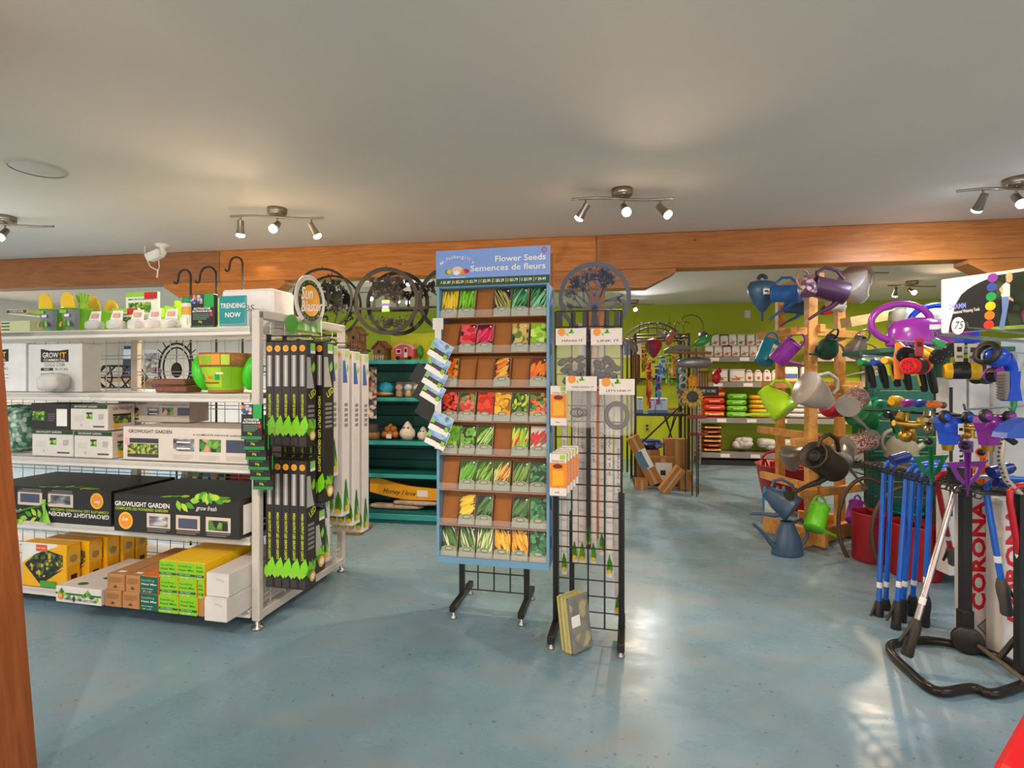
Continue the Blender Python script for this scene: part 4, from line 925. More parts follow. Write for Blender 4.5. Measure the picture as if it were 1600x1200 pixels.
# white clip strip with picture cards on the left flank
xs_ = D.x(685, -.03)
t = thing('clip_strip', 'white perforated hanging strip on the left flank of the seed display', 'clip strip', D.M(xs_, -.035, 0))
MB().box((0, 0, (D.z(500, xs_)+D.z(700, xs_))/2), (.035, .002, D.z(500, xs_)-D.z(700, xs_)), WHITE2).box((0, -.001, D.z(507, xs_)), (.058, .002, .06), WHITE2).build('strip', t)
P_SKY = pic('sky', ['3a6ab0', '6a9ad8', 'a8c8e8', '2a4a28', '4a6a3a'], 9, (1, 1, 2), 'noise')
def card(k, px, py, y, rot, dark=False):
    b = MB().box((0, .0015, 0), (.115, .003, .1), BLACK if dark else PAPER)
    if not dark: b.quad(-.056, .0, .056, .048, P_SKY, EP).quad(-.056, -.022, .056, 0, mat('4a3830', .5), EP).quad(-.05, -.042, .0, -.02, PAPER, EP*2).quad(.03, -.03, .05, -.005, LV1, EP*2).quad(-.056, -.012, -.035, .008, LV1, EP*2)
    x = D.x(px, y)
    return b, D.M(x, y, D.z(py, x, y)) @ RY(rot)
for k, (px, py) in enumerate(((688, 548), (684, 571), (679, 592), (676, 613))):
    b, M = card(k, px, py, -.06+.006*k, 30)
    one(b, 'seed_card', ('top' if k == 0 else 'lowest' if k == 3 else ORD[k])+' tilted picture card of the upper cascade on the clip strip', 'seed card', M, 'picture cards on the clip strip')
for k, (px, py) in enumerate(((689, 662), (683, 684))):
    b, M = card(k, px, py, -.062+.006*k, 24)
    one(b, 'seed_card', ('upper', 'lower')[k]+' picture card of the small pair low on the clip strip', 'seed card', M, 'picture cards on the clip strip')
for k, (px, py) in enumerate(((660, 588), (664, 615), (668, 640))):
    b, M = card(k, px, py, -.02-.006*k, 32, True)
    one(b, 'seed_card', ('upper', 'middle', 'lower')[k]+' black card back sticking out left of the clip strip', 'seed card', M, 'black card backs on the clip strip')
# black wire stand carrying it
st = thing('display_stand', 'black wire stand with flat feet under the blue seed display', 'display stand', D.M(0, .2, 0))
u0, u1 = D.x(722, .21), D.x(823, .21)
for x in (u0, u1):
    MB().box((x, .012, .8), (.03, .02, 1.46), BLACK).build('upright', st)
    f = MB().box((x, .01, .06), (.032, .36, .035), BLACK, ch=.004).build('foot_bar', st)
    for yy in (-.15, .17): MB().lathe([(0, 0), (.02, 0), (.02, .01), (.008, .02), (.008, .045)], STEEL, 14, T(x, .01+yy, 0)).build('leveler', f)
g = MB()
for k in range(5): x = u0+(u1-u0)*k/4; g.tube([(x, .012, .1), (x, .012, 1.5)], .004, BLACK, 6)
for z in (.1, .2, .3, .6, .9, 1.2, 1.5): g.tube([(u0, .012, z), (u1, .012, z)], .004, BLACK, 6)
g.build('wire_grid', st)

# ================================================================ wire grid stand
G = Frame(.222, 2.605, 13)
gw = G.x(971, 0); gb, gt = .045, G.z(487, 0)
grid = thing('grid_stand', 'black wire grid panel stand hung with lighting accessories', 'grid stand', G.M(0, 0, 0))
g = MB(); n = 4
for k in range(n+1): g.tube([(gw*k/n, 0, gb), (gw*k/n, 0, gt)], .0042 if 0 < k < n else .006, BLACK, 6)
z = gb
while z < gt+.01: g.tube([(0, .005, z), (gw, .005, z)], .0036, BLACK, 6); z += (gt-gb)/20
g.build('wire_panel', grid)
for x in (0, gw):
    MB().box((x, .014, .38), (.03, .02, .7), BLACK).build('leg_sleeve', grid)
    f = MB().box((x, .0, .045), (.034, .34, .04), BLACK, ch=.004).build('foot_bar', grid)
    for yy in (-.15, .15): MB().lathe([(0, 0), (.018, 0), (.018, .008), (.008, .015), (.008, .03)], STEEL, 14, T(x, yy, 0)).build('leveler', f)
for k, a in enumerate((.06, .27, .45, .60, .78, .93)): MB().box((gw*a, .012, gt-.042), (.026, .004, .075), BLACK).build('price_holder', grid)
def ghook(x, z): MB().tube([(x, .004, z), (x, -.11, z), (x, -.12, z+.012)], .003, BLACK, 6).build('peg_hook', grid)
COIL = mat('2a2928', .5)
def bag(px, py0, py1, w, what, label, n, y=-.03, white=True):
    x = G.x(px, y); zt = G.z(py0, x, y); h = zt-G.z(py1, x, y)
    t = thing('accessory_bag', label, 'bag', G.M(x, y-.03, zt-h), 'hanging accessory bags')
    b = MB().box((0, 0, h*.86), (w, .004, h*.28), mat('e2d6d0', .5)).disc(w*.13, SUNO, T(-w*.3, -.003, h*.94), 16)
    for q in range(5): leaf(b, -w*.15+w*.07*q, h*.93, w*.14, -60+60*q, [LV1, LV2][q % 2], -.0032)
    b.text({'a': 'HANG IT', 'b': 'LINK IT', 'c': 'CAN HOLD IT', 'd': "LET'S LINK IT"}[what], h*.05, BLACK, T(w*.05, -.003, h*.79), .01, w=w*.7)
    b.build('header_card', t)
    MB().ell((0, .005, h*.38), (w*.5, .022, h*.38), clear('bagclear', 'f4eeec', .13, .1), e=.35, n=24).build('clear_pouch', t)
    c = MB()
    if what in 'ab':
        for q in range(26): c.ell((random.uniform(-.36, .36)*w, random.uniform(0, .012), random.uniform(.07, .5)*h), (w*.13, .006, w*.1), COIL, jit=.1, n=8, k=6)
    else:
        for q in range(4):
            r = w*(.34-.03*q) if what == 'd' else w*(.2-.02*q); cz = h*(.36 if what == 'd' else .3); dx = 0 if what == 'd' else -.02+.012*q
            c.tube([(dx+r*cos(2*pi*s/20), .004*q-.004, cz+r*1.15*sin(2*pi*s/20)*(1 if what == 'd' else .6)) for s in range(20)], .0035 if what == 'd' else .004, mat('6f6c6a', .4) if q % 2 else COIL, 6, True)
    c.build('contents', t)
    ghook(x, zt-.006+.012)
bag(893, 514, 606, .15, 'a', 'clear bag of dark hangers, upper left on the wire grid', 0)
bag(948, 514, 606, .15, 'b', 'clear bag of dark round clips, upper right on the wire grid', 0)
bag(909, 588, 668, .15, 'c', 'clear bag with coiled black cord, lower left on the wire grid', 0, -.072)
bag(964, 592, 680, .165, 'd', 'clear bag with looped grey cable, lower right on the wire grid', 0, -.085)
def cable(px, py0, py1, y, label):
    x = G.x(px, y); h = G.z(py0, x, y)-G.z(py1, x, y); w = .088
    b = MB().box((0, .01, h/2), (w, .02, h), clear('blister', 'e8dedc', .42, .15), ch=.006)
    b.quad(-w*.46, h*.02, w*.46, h*.98, mat('eae2da', .45), EP).quad(-w*.46, h*.2, w*.46, h*.78, mat('f08a14', .45, 0, .15, 30), EP*2).quad(-w*.3, h*.26, w*.3, h*.6, mat('f2b020', .45), EP*3)
    b.text('Heating Cable', h*.07, BLACK, T(0, EP*2, h*.82), .004, w=w*.7).disc(w*.27, mat('6a1c1c', .5), T(-w*.02, EP*4, h*.7), 18, h*.055).quad(w*.1, h*.86, w*.4, h*.96, mat('a8c83a', .5), EP*2).text('wet', h*.07, BLACK, T(-w*.05, EP*2, h*.1), .004)
    one(b, 'heating_cable_pack', label, 'cable pack', G.M(x, y, G.z(py1, x, y)), 'orange heating cable packs')
cable(873, 602, 666, -.05, 'orange heating cable pack hanging beside the coiled cord bag')
for k in range(5):
    cable(872+4.6*k, 708-3*k, 776-5*k, -.13+.023*k, ('frontmost' if k == 0 else ORD[k]+' from the front')+' orange heating cable pack in the low stack on the grid')
# tall cartons and tubes hung on the far side of the grid
tl = [(881, 900, 620, 'e', .03), (897, 882, 560, 'w', .035), (909, 884, 505, 'w', .04), (919, 860, 520, 'b', .022), (927, 885, 540, 'w', .03), (940, 870, 515, 'w', .03), (952, 905, 560, 'w', .034), (966, 965, 600, 'w', .04), (893, 962, 800, 'b', .025)]
for k, (px, y1, y0, c, w) in enumerate(tl):
    y = .05+.03*(k % 3); x = G.x(px, y); z1, z0 = G.z(y0, x, y), G.z(y1, x, y); h = z1-z0
    b = MB().box((0, w/2, h/2), (w, w, h), LBK if c == 'b' else mat('d9cfcb', .45), ch=.003)
    for q in range(4): leaf(b, -w*.3+w*.2*q, h*.01+.01, .07+.03*(q % 2), 82+5*q, [LV1, LV2][q % 2], EP, None, .14)
    b.disc(w*.32, SUN, T(0, EP*2, .035), 12).disc(w*.32, SUN, T(0, EP*2, h-.04), 12).text('GROW STRIP', w*.4, TXTG, T(0, EP*2, h*.6) @ RY(90), .01, w=min(.3, h*.4))
    one(b, 'strip_light_box', ORD[k]+' slim '+('black' if c == 'b' else 'white')+' carton hanging behind the wire grid', 'box', G.M(x, y+.01, z0), 'slim cartons behind the wire grid')
# bundle of catalogues on the floor
b = MB(); Mx = T(.2, 0, 0)
t = thing('booklet_bundle', 'shrink-wrapped bundle of yellow booklets leaning on the floor by the grid stand', 'book bundle', T(*at(912, 1022, 2.42)) @ T(0, 0, -at(912, 1022, 2.42).z+.004) @ RZ(38) @ RX(-9))
for k in range(6):
    c = ['4a4a44', 'd8c23a', 'b8a838', 'd8c848', '8a8a3a', 'cfc03a'][k]
    MB().box((0, .008+.013*k, .13), (.13, .012, .25), mat(c, .45, 0, .1, 30)).build('booklet', t)
MB().quad(-.06, .02, .06, .24, pic('bookpic', ['3a3a38', '6a6a54', 'a8a04a', '4a4a40'], 20), .0012).quad(-.055, .12, .0, .17, PAPER, .0008).build('cover', t)
MB().box((0, .04, .13), (.136, .088, .258), CLEAR, ch=.01).build('shrink_wrap', t)

# ================================================================ cut-metal wall discs
IRON = mat('1c1816', .75); BLUEIRON = mat('55586a', .6, .2)
def twig(b, p, a, l, w, dep, m, leafm, spread=34, R=None):
    q = (p[0]+l*cos(rad(a)), p[1]+l*sin(rad(a)))
    if R and (q[0]**2+q[1]**2)**.5 > R*.97: return
    nx, ny = -sin(rad(a)), cos(rad(a)); w2 = w*.72
    b.prism([(p[0]+nx*w, p[1]+ny*w), (p[0]-nx*w, p[1]-ny*w), (q[0]-nx*w2, q[1]-ny*w2), (q[0]+nx*w2, q[1]+ny*w2)], .004, m)
    if dep <= 2:
        for s in range(leafm):
            u = random.random(); c = (p[0]+(q[0]-p[0])*u, p[1]+(q[1]-p[1])*u); d = random.uniform(0, 360); r = random.uniform(.008, .016)
            e = (c[0]+r*1.5*cos(rad(d)), c[1]+r*1.5*sin(rad(d)))
            if R and (e[0]**2+e[1]**2)**.5 > R: continue
            b.prism([c, (c[0]+r*cos(rad(d+32)), c[1]+r*sin(rad(d+32))), e, (c[0]+r*cos(rad(d-32)), c[1]+r*sin(rad(d-32)))], .003, m)
    if dep > 0:
        for s in range(random.choice((2, 2, 3))): twig(b, q, a+random.uniform(-spread, spread)*(1.3 if s else .8), l*random.uniform(.66, .9), w2, dep-1, m, leafm, spread, R)
def disc_art(px, py, Y, r, kind, label, m=IRON, hangz=None):
    p = at(px, py, Y); t = thing('metal_wall_art', label, 'metal wall art', T(*p) @ RZ(-6))
    rim = MB().ring(r*(.93 if kind == 'butterfly' else .88), r, .008, m, None, 48)
    if kind == 'tree': rim.box((0, .004, -r*.22), (r*1.8, .006, .018), m)
    rim.build('rim', t)
    b = MB(); random.seed(hash(label) % 1000 if False else int(px))
    if kind == 'tree':
        for x0 in (-.38*r, .0, .36*r): twig(b, (x0, -r*.22), 90+x0*60, r*.3, r*.045, 4, m, 6, 52, r*.92)
        for k in range(60):
            a = random.uniform(200, 340); q = random.uniform(.55, .86)*r; c = (q*cos(rad(a)), q*sin(rad(a))); s = random.uniform(.006, .02)
            if c[1] < -r*.45: b.prism([c, (c[0]+s, c[1]+s*.4), (c[0]+s*.6, c[1]+s*1.4)], .003, m)
        for k in range(9): twig(b, (random.uniform(-.6, .6)*r, -r*.75), random.uniform(60, 120), r*.12, r*.02, 1, m, 2, 40, r*.9)
    elif kind == 'butterfly':
        for (x0, z0, a) in ((-.8, -.3, 60), (-.55, -.6, 80), (-.3, -.8, 95), (.4, -.75, 70), (.7, -.45, 110), (-.6, .55, -20), (.2, .8, -60)): twig(b, (x0*r, z0*r), a, r*.24, r*.022, 3, m, 4, 42, r*.9)
        for (s, a) in ((1, 50), (1, -10), (-1, 55), (-1, -5)):
            c = [(0, 0)]+[(s*r*.5*(q/6)**.6*cos(rad(a-25+50*q/6)), r*.5*sin(rad(a-25+50*q/6))*(.6+.4*q/6)) for q in range(7)]
            b.prism([(x+.2*r, z+.15*r) for x, z in c], .004, m)
        b.ell((.2*r, .002, .12*r), (.012, .006, .09), m)
    else:   # spreading tree of life with birds
        for a in (8, 38, 66, 90, 114, 142, 172): twig(b, (0, -r*.32), a, r*.36, r*.04, 4, m, 2, 44, r*.9)
        b.prism([(-.12*r, -.8*r), (.14*r, -.8*r), (.07*r, -.3*r), (-.06*r, -.3*r)], .004, m)
        for k in range(8):
            a = random.uniform(10, 170); c = (r*.62*cos(rad(a)), r*.62*sin(rad(a))); s = .02
            b.prism([(c[0]-1.4*s, c[1]), (c[0], c[1]-.5*s), (c[0]+1.3*s, c[1]+.2*s), (c[0]+.3*s, c[1]+.5*s), (c[0]+.1*s, c[1]+1.3*s), (c[0]-.4*s, c[1]+.4*s)], .004, m)
    b.build({'tree': 'cutout_trees', 'butterfly': 'cutout_butterfly', 'life': 'cutout_tree'}[kind], t)
    if hangz is not None: MB().tube([(0, .004, r), (0, .004, hangz-p.z)], .003, m, 6).build('hanger', t)
    return t
disc_art(503, 468, 3.95, .245, 'butterfly', 'black metal ring with butterfly and flowers behind the yellow logo sign', hangz=2.16)
disc_art(518, 478, 4.12, .25, 'butterfly', 'black butterfly ring partly hidden behind another butterfly ring', hangz=2.16)
t = disc_art(603, 470, 3.93, .26, 'tree', 'black metal disc of two trees with a purple tag', hangz=2.165)
MB().box((0, -.004, -.04), (.06, .003, .09), mat('7fae5a', .5)).quad(-.03, -.06, .03, -.02, mat('5a3a9a', .5), -.0062).quad(-.022, -.056, .022, -.04, PAPER, -.0068).build('price_tag', t)
disc_art(621, 474, 4.1, .26, 'tree', 'black tree disc half hidden behind the tagged tree disc', hangz=2.165)
disc_art(704, 468, 3.95, .26, 'tree', 'black tree disc mostly hidden behind the blue seed display', hangz=2.165)
disc_art(929, 465, 2.78, .195, 'life', 'grey metal ring of a spreading tree with birds above the wire grid', BLUEIRON)
# shepherd hooks standing behind the white shelving
for k, (px, py, y, w, nm) in enumerate(((298, 448, .98, .1, 'leftmost'), (338, 446, .98, .13, 'middle'), (379, 440, .98, .1, 'rightmost'))):
    x = R.x(px, y); zt = R.z((421, 416, 401)[k], x, y); r = w*.55
    t = MB().tube([(0, 0, 0), (0, 0, zt-r)]+arc((-r, 0, zt-r), r, 0, 165, 12)+[(-2*r-.005, 0, zt-r-.03)]+arc((-2*r-.022, 0, zt-r-.03), .016, 0, -180, 6), .0075, BLACK, 8)
    one(t, 'shepherd_hook', nm+' of three black shepherd hooks rising behind the white shelving', 'shepherd hook', R.M(x, y, 0), 'shepherd hooks')

# ================================================================ teal gondola beyond the beam
Q = Frame(-.72, 4.55, 9)
TE = mat('0d5c58', .45, 0, .05, 4); TEL = mat('2f9a98', .3, 0, .04, 6)
q0, q1 = Q.x(535, 0), Q.x(716, 0); qc = (q0+q1)/2; qw = q1-q0
tg = thing('teal_gondola', 'teal slatted gondola with ornaments beyond the beam', 'shelving unit', Q.M(qc, 0, 0))
TZ = [Q.z(v, 0) for v in (562, 621, 690, 742)]
b = MB()
k = 0; z = .08
while z < TZ[0]-.02: b.box((0, .37, z+.052), (qw, .02, .102), TE, ch=.004); z += .107
b.box((0, .385, .75), (qw, .01, 1.4), BLACK).build('slat_back', tg)
for z in TZ: MB().box((0, .18, z-.012), (qw, .36, .02), TE).box((0, -.006, z-.02), (qw, .014, .036), TEL, RX(0), ch=.004).build('shelf', tg)
MB().box((0, .16, .055), (qw, .4, .11), TE).box((0, -.045, .06), (qw, .012, .05), TEL, ch=.004).build('base_deck', tg)
for s in (-1, 1): MB().box((s*(qw/2+.012), .19, TZ[0]/2), (.02, .4, TZ[0]), TE).build('end_panel', tg)
def qx(px, y=.12): return Q.x(px, y)
def qit(b, name, label, cat, px, zi, y=.12, rz=0, group=None, dz=.002): return one(b, name, label, cat, Q.M(qx(px, y), y, (TZ+[.112])[zi]+dz, rz), group)
t = MB().box((0, 0, 0), (.09, .004, .46), pic('bfly', ['e8dcd0', 'e0d0c4', 'c83a3a', 'd8a878', 'e8dcd0', '4a4a5a'], 30), ch=0)
one(t, 'butterfly_banner', 'cream banner printed with butterflies at left edge of the teal gondola', 'banner', Q.M(Q.x(581, -.03), -.03, Q.z(614, Q.x(581, -.03), -.03)))
WOODA = wood('rustic', '6a4a2c', '8f6a44', 'a8845c', 6, (4, 4, 4), .7, False)
def birdhouse(px, zt, h, w, label, cols, y=.15, px_z=0):
    t = thing('bird_house', label, 'bird house', Q.M(qx(px, y), y, zt, -12), 'wooden bird houses')
    bw = h*.55
    MB().prism([(-w/2, 0), (w/2, 0), (w/2, bw), (0, bw+w*.42), (-w/2, bw)], w*.8, cols[0]).build('house_body', t)
    MB().box((0, 0, 0), (w*.82, w*1.05, .014), cols[1], T(-w*.3, w*.4, bw+w*.26) @ RY(-42)).box((0, 0, 0), (w*.82, w*1.05, .014), cols[1], T(w*.3, w*.4, bw+w*.26) @ RY(42)).build('roof', t)
    MB().disc(w*.13, BLACK, T(0, -.001, bw*.75), 14).quad(-w*.1, .005, w*.1, bw*.4, BLACK, -.001).build('opening', t)
    b = MB()
    for k in range(6): b.box((-w*.5+w*.2*k, -.03, .025), (w*.08, .008, .05), cols[2])
    b.box((0, -.03, .03), (w*1.05, .004, .008), cols[2]).build('fence', t)
birdhouse(592, TZ[0]+.002, .2, .13, 'rustic bird house with red porch at left end of the teal gondola top', (WOODA, mat('8a5a3a', .7), mat('d8c8b8', .6)))
t = thing('plant_pedestal', 'slim wooden stand holding a bird house behind the white light cartons', 'pedestal', Q.M(Q.x(552, -.3), -.3, 0))
zp = Q.z(545, Q.x(552, -.3), -.3); MB().box((0, 0, zp/2), (.05, .05, zp-.05), WOODA).build('pole', t); MB().box((0, .03, zp-.012), (.2, .2, .02), WOODA).build('top_plate', t); MB().box((0, 0, .012), (.24, .24, .02), WOODA).build('base', t)
birdhouse(552, zp+.002, .22, .12, 'rustic bird house on a slim stand left of the teal gondola', (WOODA, WOODA, WOODA), -.32)
PK = mat('d8586a', .5); 
t = thing('caravan_ornament', 'pink caravan shaped bird house on the teal gondola top', 'ornament', Q.M(qx(631), .1, TZ[0]+.002, -8))
MB().prism([(-.1, .02), (.1, .02), (.105, .07)]+[(.1*cos(rad(a)), .09+.055*sin(rad(a))) for a in range(10, 180, 17)]+[(-.105, .07)], .1, PK).build('body', t)
MB().prism([(.108*cos(rad(a)), .092+.06*sin(rad(a))) for a in range(5, 180, 10)]+[(-.1*cos(rad(a)), .09+.05*sin(rad(a))) for a in range(5, 180, 10)], .11, mat('e8b8b8', .5), T(0, -.005, 0)).build('roof', t)
MB().quad(-.07, .06, -.02, .1, PAPER, -.001).quad(-.064, .066, -.026, .094, BLACK, -.002).quad(.01, .025, .045, .115, PAPER, -.001).quad(.016, .07, .039, .105, BLACK, -.002).build('windows', t)
for x in (-.05, .07): MB().lathe([(0, 0), (.018, 0), (.018, .01), (0, .01)], BLACK, 14, T(x, -.012, .02) @ RX(-90)).build('wheel', t)
b = MB().tube([(0, 0, 0), (0, 0, .03)], .005, mat('6a4a2c', .6)).ell((0, 0, .075), (.03, .02, .055), mat('3a8a2a', .6), jit=.1)
qit(b, 'tree_ornament', 'little green tree ornament right of the pink caravan', 'ornament', 657, 0, .1)
one(MB().box((0, 0, 0), (.5, .012, .26), mat('c8d820', .5)).box((0, -.008, -.13), (.5, .006, .01), mat('8a9a20', .5)), 'yellow_backboard', 'bright yellow green display board behind the pink caravan', 'display board', Q.M(Q.x(650, .33), .33, TZ[0]+.135))
b = MB().ell((0, 0, .025), (.09, .06, .025), mat('c89a68', .6), jit=.05).ell((.02, 0, .075), (.075, .06, .06), mat('2f9fc0', .15, 0, .4, 20))
qit(b, 'snail_ornament', 'turquoise domed shell ornament on the upper teal shelf', 'ornament', 600, 1)
for k, (px, c) in enumerate(((624, 'e8c8c0'), (638, 'c8e0e8'), (652, 'e8d8c8'))):
    b = MB().lathe([(0, 0), (.03, 0), (.026, .04), (.018, .07)], mat('e0b890', .6), 14).ell((0, 0, .085), (.037, .037, .032), mat(c, .4, 0, .15, 30))
    qit(b, 'mushroom_figurine', ('left', 'middle', 'right')[k]+' pale mushroom figurine on the upper teal shelf', 'figurine', px, 1, .1, 0, 'mushroom figurines')
qit(MB().box((0, 0, .07), (.25, .012, .13), mat('8f8a82', .6, 0, .2, 20), RX(-8)), 'slate_plaque', 'grey plaque leaning behind the mushroom figurines', 'plaque', 638, 1, .24)
b = MB().lathe([(0, 0), (.055, 0), (.06, .06)], mat('b88858', .6), 20).lathe([(.06, .06), (.062, .13), (.03, .15), (0, .15)], mat('3a3634', .5, 0, .4, 60), 20)
qit(b, 'ceramic_pot', 'tan and black ceramic pot on the middle teal shelf', 'pot', 584, 2)
b = MB()
for (x, y, z, r) in ((-.05, 0, .04, .035), (0, -.01, .04, .035), (.05, 0, .04, .035), (-.025, 0, .09, .032), (.03, 0, .09, .032), (.0, .0, .12, .022)): b.ell((x, y, z), (r, r*.9, r), mat('b06a2c', .5, 0, .2, 40))
b.quad(-.02, .01, .03, .05, PAPER, -.05)
qit(b, 'figurine_cluster', 'orange brown animal cluster figurine with a white tag', 'figurine', 610, 2)
def owl(px, s, label):
    b = MB().lathe([(0, 0), (.05*s, 0), (.066*s, .04*s), (.064*s, .08*s), (.045*s, .12*s), (.03*s, .15*s), (.012*s, .172*s), (0, .175*s)], mat('d8d0c4', .6, 0, .25, 60, bump=.4), 22)
    b.ell((-.02*s, -.042*s, .115*s), (.01*s, .008*s, .01*s), BLACK).ell((.02*s, -.042*s, .115*s), (.01*s, .008*s, .01*s), BLACK).add([(-.006*s, -.05*s, .1*s), (.006*s, -.05*s, .1*s), (0, -.056*s, .085*s)], [(0, 1, 2)], mat('6a5a3a', .5)).ell((-.06*s, 0, .06*s), (.016*s, .03*s, .04*s), mat('c8c0b4', .6)).ell((.06*s, 0, .06*s), (.016*s, .03*s, .04*s), mat('c8c0b4', .6))
    qit(b, 'owl_figurine', label, 'figurine', px, 2, .1, 0, 'white owl figurines')
owl(637, .95, 'taller white owl figurine on the middle teal shelf'); owl(661, .7, 'small white owl figurine beside the seed display edge')
random.seed(3)
YW = mat('d89a14', .5, 0, .1, 20)
b = MB().prism([(-.33, .06), (-.2, .03), (.0, .0), (.33, .0), (.33, .1), (.05, .12), (-.1, .15), (-.25, .19), (-.33, .18)], .03, YW).text('Honey I love you', .06, mat('2a1c0c', .5), T(0, -.002, .06) @ RY(4), .004, w=.42, shear=.4).quad(.12, .03, .22, .09, WHITE2, -.003)
qit(b, 'wooden_sign', 'long yellow wooden sign with script on the bottom teal shelf', 'sign', 632, 4, .03, 0, None, .088)
b = MB().prism([(-.33, .1), (0, .02), (.33, .0), (.33, .06), (.05, .08), (-.12, .12), (-.3, .18)], .03, mat('8f5a24', .6, 0, .15, 20))
qit(b, 'wooden_sign', 'brown edged wooden sign behind the long yellow one', 'sign', 636, 4, .09, 0, None, .115)
for k, (px, z, w) in enumerate(((620, .0, .5), (650, .04, .42))):
    b = MB().ell((0, 0, .018), (w/2, .05, .019), mat('a89484', .7, 0, .3, 25, bump=.6), e=.5, jit=.06, n=22)
    qit(b, 'driftwood_plank', ('lower', 'upper')[k]+' weathered driftwood plank on the bottom teal shelf', 'driftwood', px, 4, .05, 0, 'driftwood planks', .004+z*.95)
# ================================================================ grey shelves along the green wall
B_ = Frame(0, 0, 8.5); FY = BACK-.40
def bx(px, y=FY): return B_.x(px, y)
SG = mat('8f8a88', .45, 0, .04); xb0, xb1 = bx(1092), bx(1372)
BZ = [B_.z(v, bx(1160), FY) for v in (557, 597, 653, 708)]
sh = thing('wall_shelving', 'grey boltless shelving with garden supplies along the green wall', 'shelving unit', B_.M(xb0, FY, 0))
for z in BZ:
    b = MB().box(((xb1-xb0)/2, .19, z-.015), (xb1-xb0, .38, .026), SG).box(((xb1-xb0)/2, -.004, z-.038), (xb1-xb0, .014, .076), SG)
    b.build('shelf', sh)
    l = MB()
for k, z in enumerate(BZ):
    for j in range(6): MB().box((.22+.42*j+.05*k, -.0125, z-.04), (.13, .003, .05), PAPER).build('shelf_label', sh)
MB().box(((xb1-xb0)/2, .19, .04), (xb1-xb0, .36, .08), DARK).build('kick_base', sh)
for x in (0.03, xb1-xb0):
    b = MB().box((x-.025, .0, .88), (.045, .03, 1.74), SG).box((x-.025, .36, .88), (.045, .03, 1.74), SG)
    for k in range(28): b.box((x-.025, -.0155, .1+.06*k), (.012, .002, .03), DARK)
    b.build('upright', sh)
TUB = mat('ece8e6', .4); P_RED = mat('d8483a', .5); P_GRN = mat('7aa83a', .5)
def sit(b, name, label, cat, px, zi, y=FY+.12, rz=0, group=None, dz=.003): return one(b, name, label, cat, B_.M(bx(px, y), y, BZ[zi]+dz, rz), group)
def tub(w, h, lid, c):
    b = MB().box((0, 0, h*.45), (w*.92, w*.8, h*.9), TUB, ch=.012).box((0, 0, h*.94), (w, w*.86, h*.1), mat(lid, .4), ch=.008)
    b.quad(-w*.38, h*.12, w*.38, h*.66, PAPER, -w*.4-.001).quad(-w*.38, h*.12, w*.1, h*.3, mat(c, .5), -w*.4-.002).quad(-w*.1, h*.3, w*.38, h*.36, P_GRN, -w*.4-.002)
    b.add([(-w*.3, -w*.4-.003, h*.55), (w*.25, -w*.4-.003, h*.18), (w*.05, -w*.4-.003, h*.15)], [(0, 2, 1)], P_RED)
    return b
LIDS = ['e8e4e2', 'e8e4e2', '3a3a58', 'e8e4e2', 'e8e4e2', 'd8d4d0', 'e8e4e2', '4a5a9a']
for k in range(10):
    px = 1108+13.6*k; sit(tub(.117, .165, LIDS[k % 8], ['d8746a', '6a9a4a', 'd8746a'][k % 3]), 'fertilizer_tub', ORD[k]+' white tub from left in the front row of the top wall shelf', 'tub', px, 0, FY+.1, 0, 'white tubs on the top wall shelf')
for k, px in enumerate((1102, 1117, 1131, 1144, 1157, 1172, 1186, 1199)):
    sit(tub(.112, .165, ['3a3a58', 'e8e4e2'][k % 2 if k < 4 else 1], ['d8746a', '6a9a4a', 'c85a4a'][k % 3]), 'fertilizer_tub', ORD[k]+' white tub from left in the upper tier of the top wall shelf', 'tub', px, 0, FY+.1, 0, 'white tubs on the top wall shelf', .170)
for k, (px, w, h) in enumerate(((1125, .2, .19), (1150, .22, .19))):
    sit(tub(w, h, 'e0dcd8', ['6a8a4a', 'd8843a'][k]), 'square_pail', ('left', 'right')[k]+' big square white pail on the second wall shelf', 'pail', px, 1, FY+.12, 0, 'square pails on the second wall shelf')
def jug(w, h, c):
    b = MB().box((0, 0, h*.38), (w, w*.6, h*.76), TUB, ch=.02).tube(arc((0, 0, h*.72), w*.3, 0, 180, 8), .012, TUB, 8).lathe([(.016, 0), (.016, h*.1), (0, h*.1)], mat(c, .4), 12, T(-w*.34, 0, h*.76))
    b.quad(-w*.42, h*.08, w*.42, h*.6, PAPER, -w*.3-.001).disc(w*.22, mat(c, .5), T(0, -w*.3-.002, h*.3), 14)
    return b
for k, (px, c) in enumerate(((1170, 'd83a2a'), (1184, 'e8622a'), (1198, 'd84a3a'), (1211, 'e8c03a'))):
    sit(jug(.112, .19, c), 'spray_jug', ORD[k]+' white jug from left on the second wall shelf', 'jug', px, 1, FY+.1, 0, 'white jugs on the second wall shelf')
for k, px in enumerate((1234, 1262)):
    b = MB().box((0, 0, .11), (.2, .09, .22), PAPER, ch=.015).quad(-.09, .02, .09, .12, mat('4a6ab8', .5), -.046).quad(-.09, .02, .09, .05, mat('e8d03a', .5), -.047)
    sit(b, 'lawn_food_box', ('left', 'right')[k]+' white box with blue and yellow print behind the wooden stand', 'box', px, 1, FY+.12, 0, 'lawn food boxes')
def sack(w, d, h, c1, c2, c3=None):
    b = MB().ell((0, 0, h/2), (w/2, d/2, h/2), mat(c1, .4, 0, .12, 12), e=.45, n=24, k=8, jit=.02)
    b.box((0, -d*.40, h*.5), (w*.84, d*.2, h*.52), mat(c2, .4, 0, .2, 30), ch=h*.2)
    if c3: b.box((0, -d*.46, h*.48), (w*.5, d*.1, h*.25), mat(c3, .5, 0, .1, 60), ch=.008)
    return b
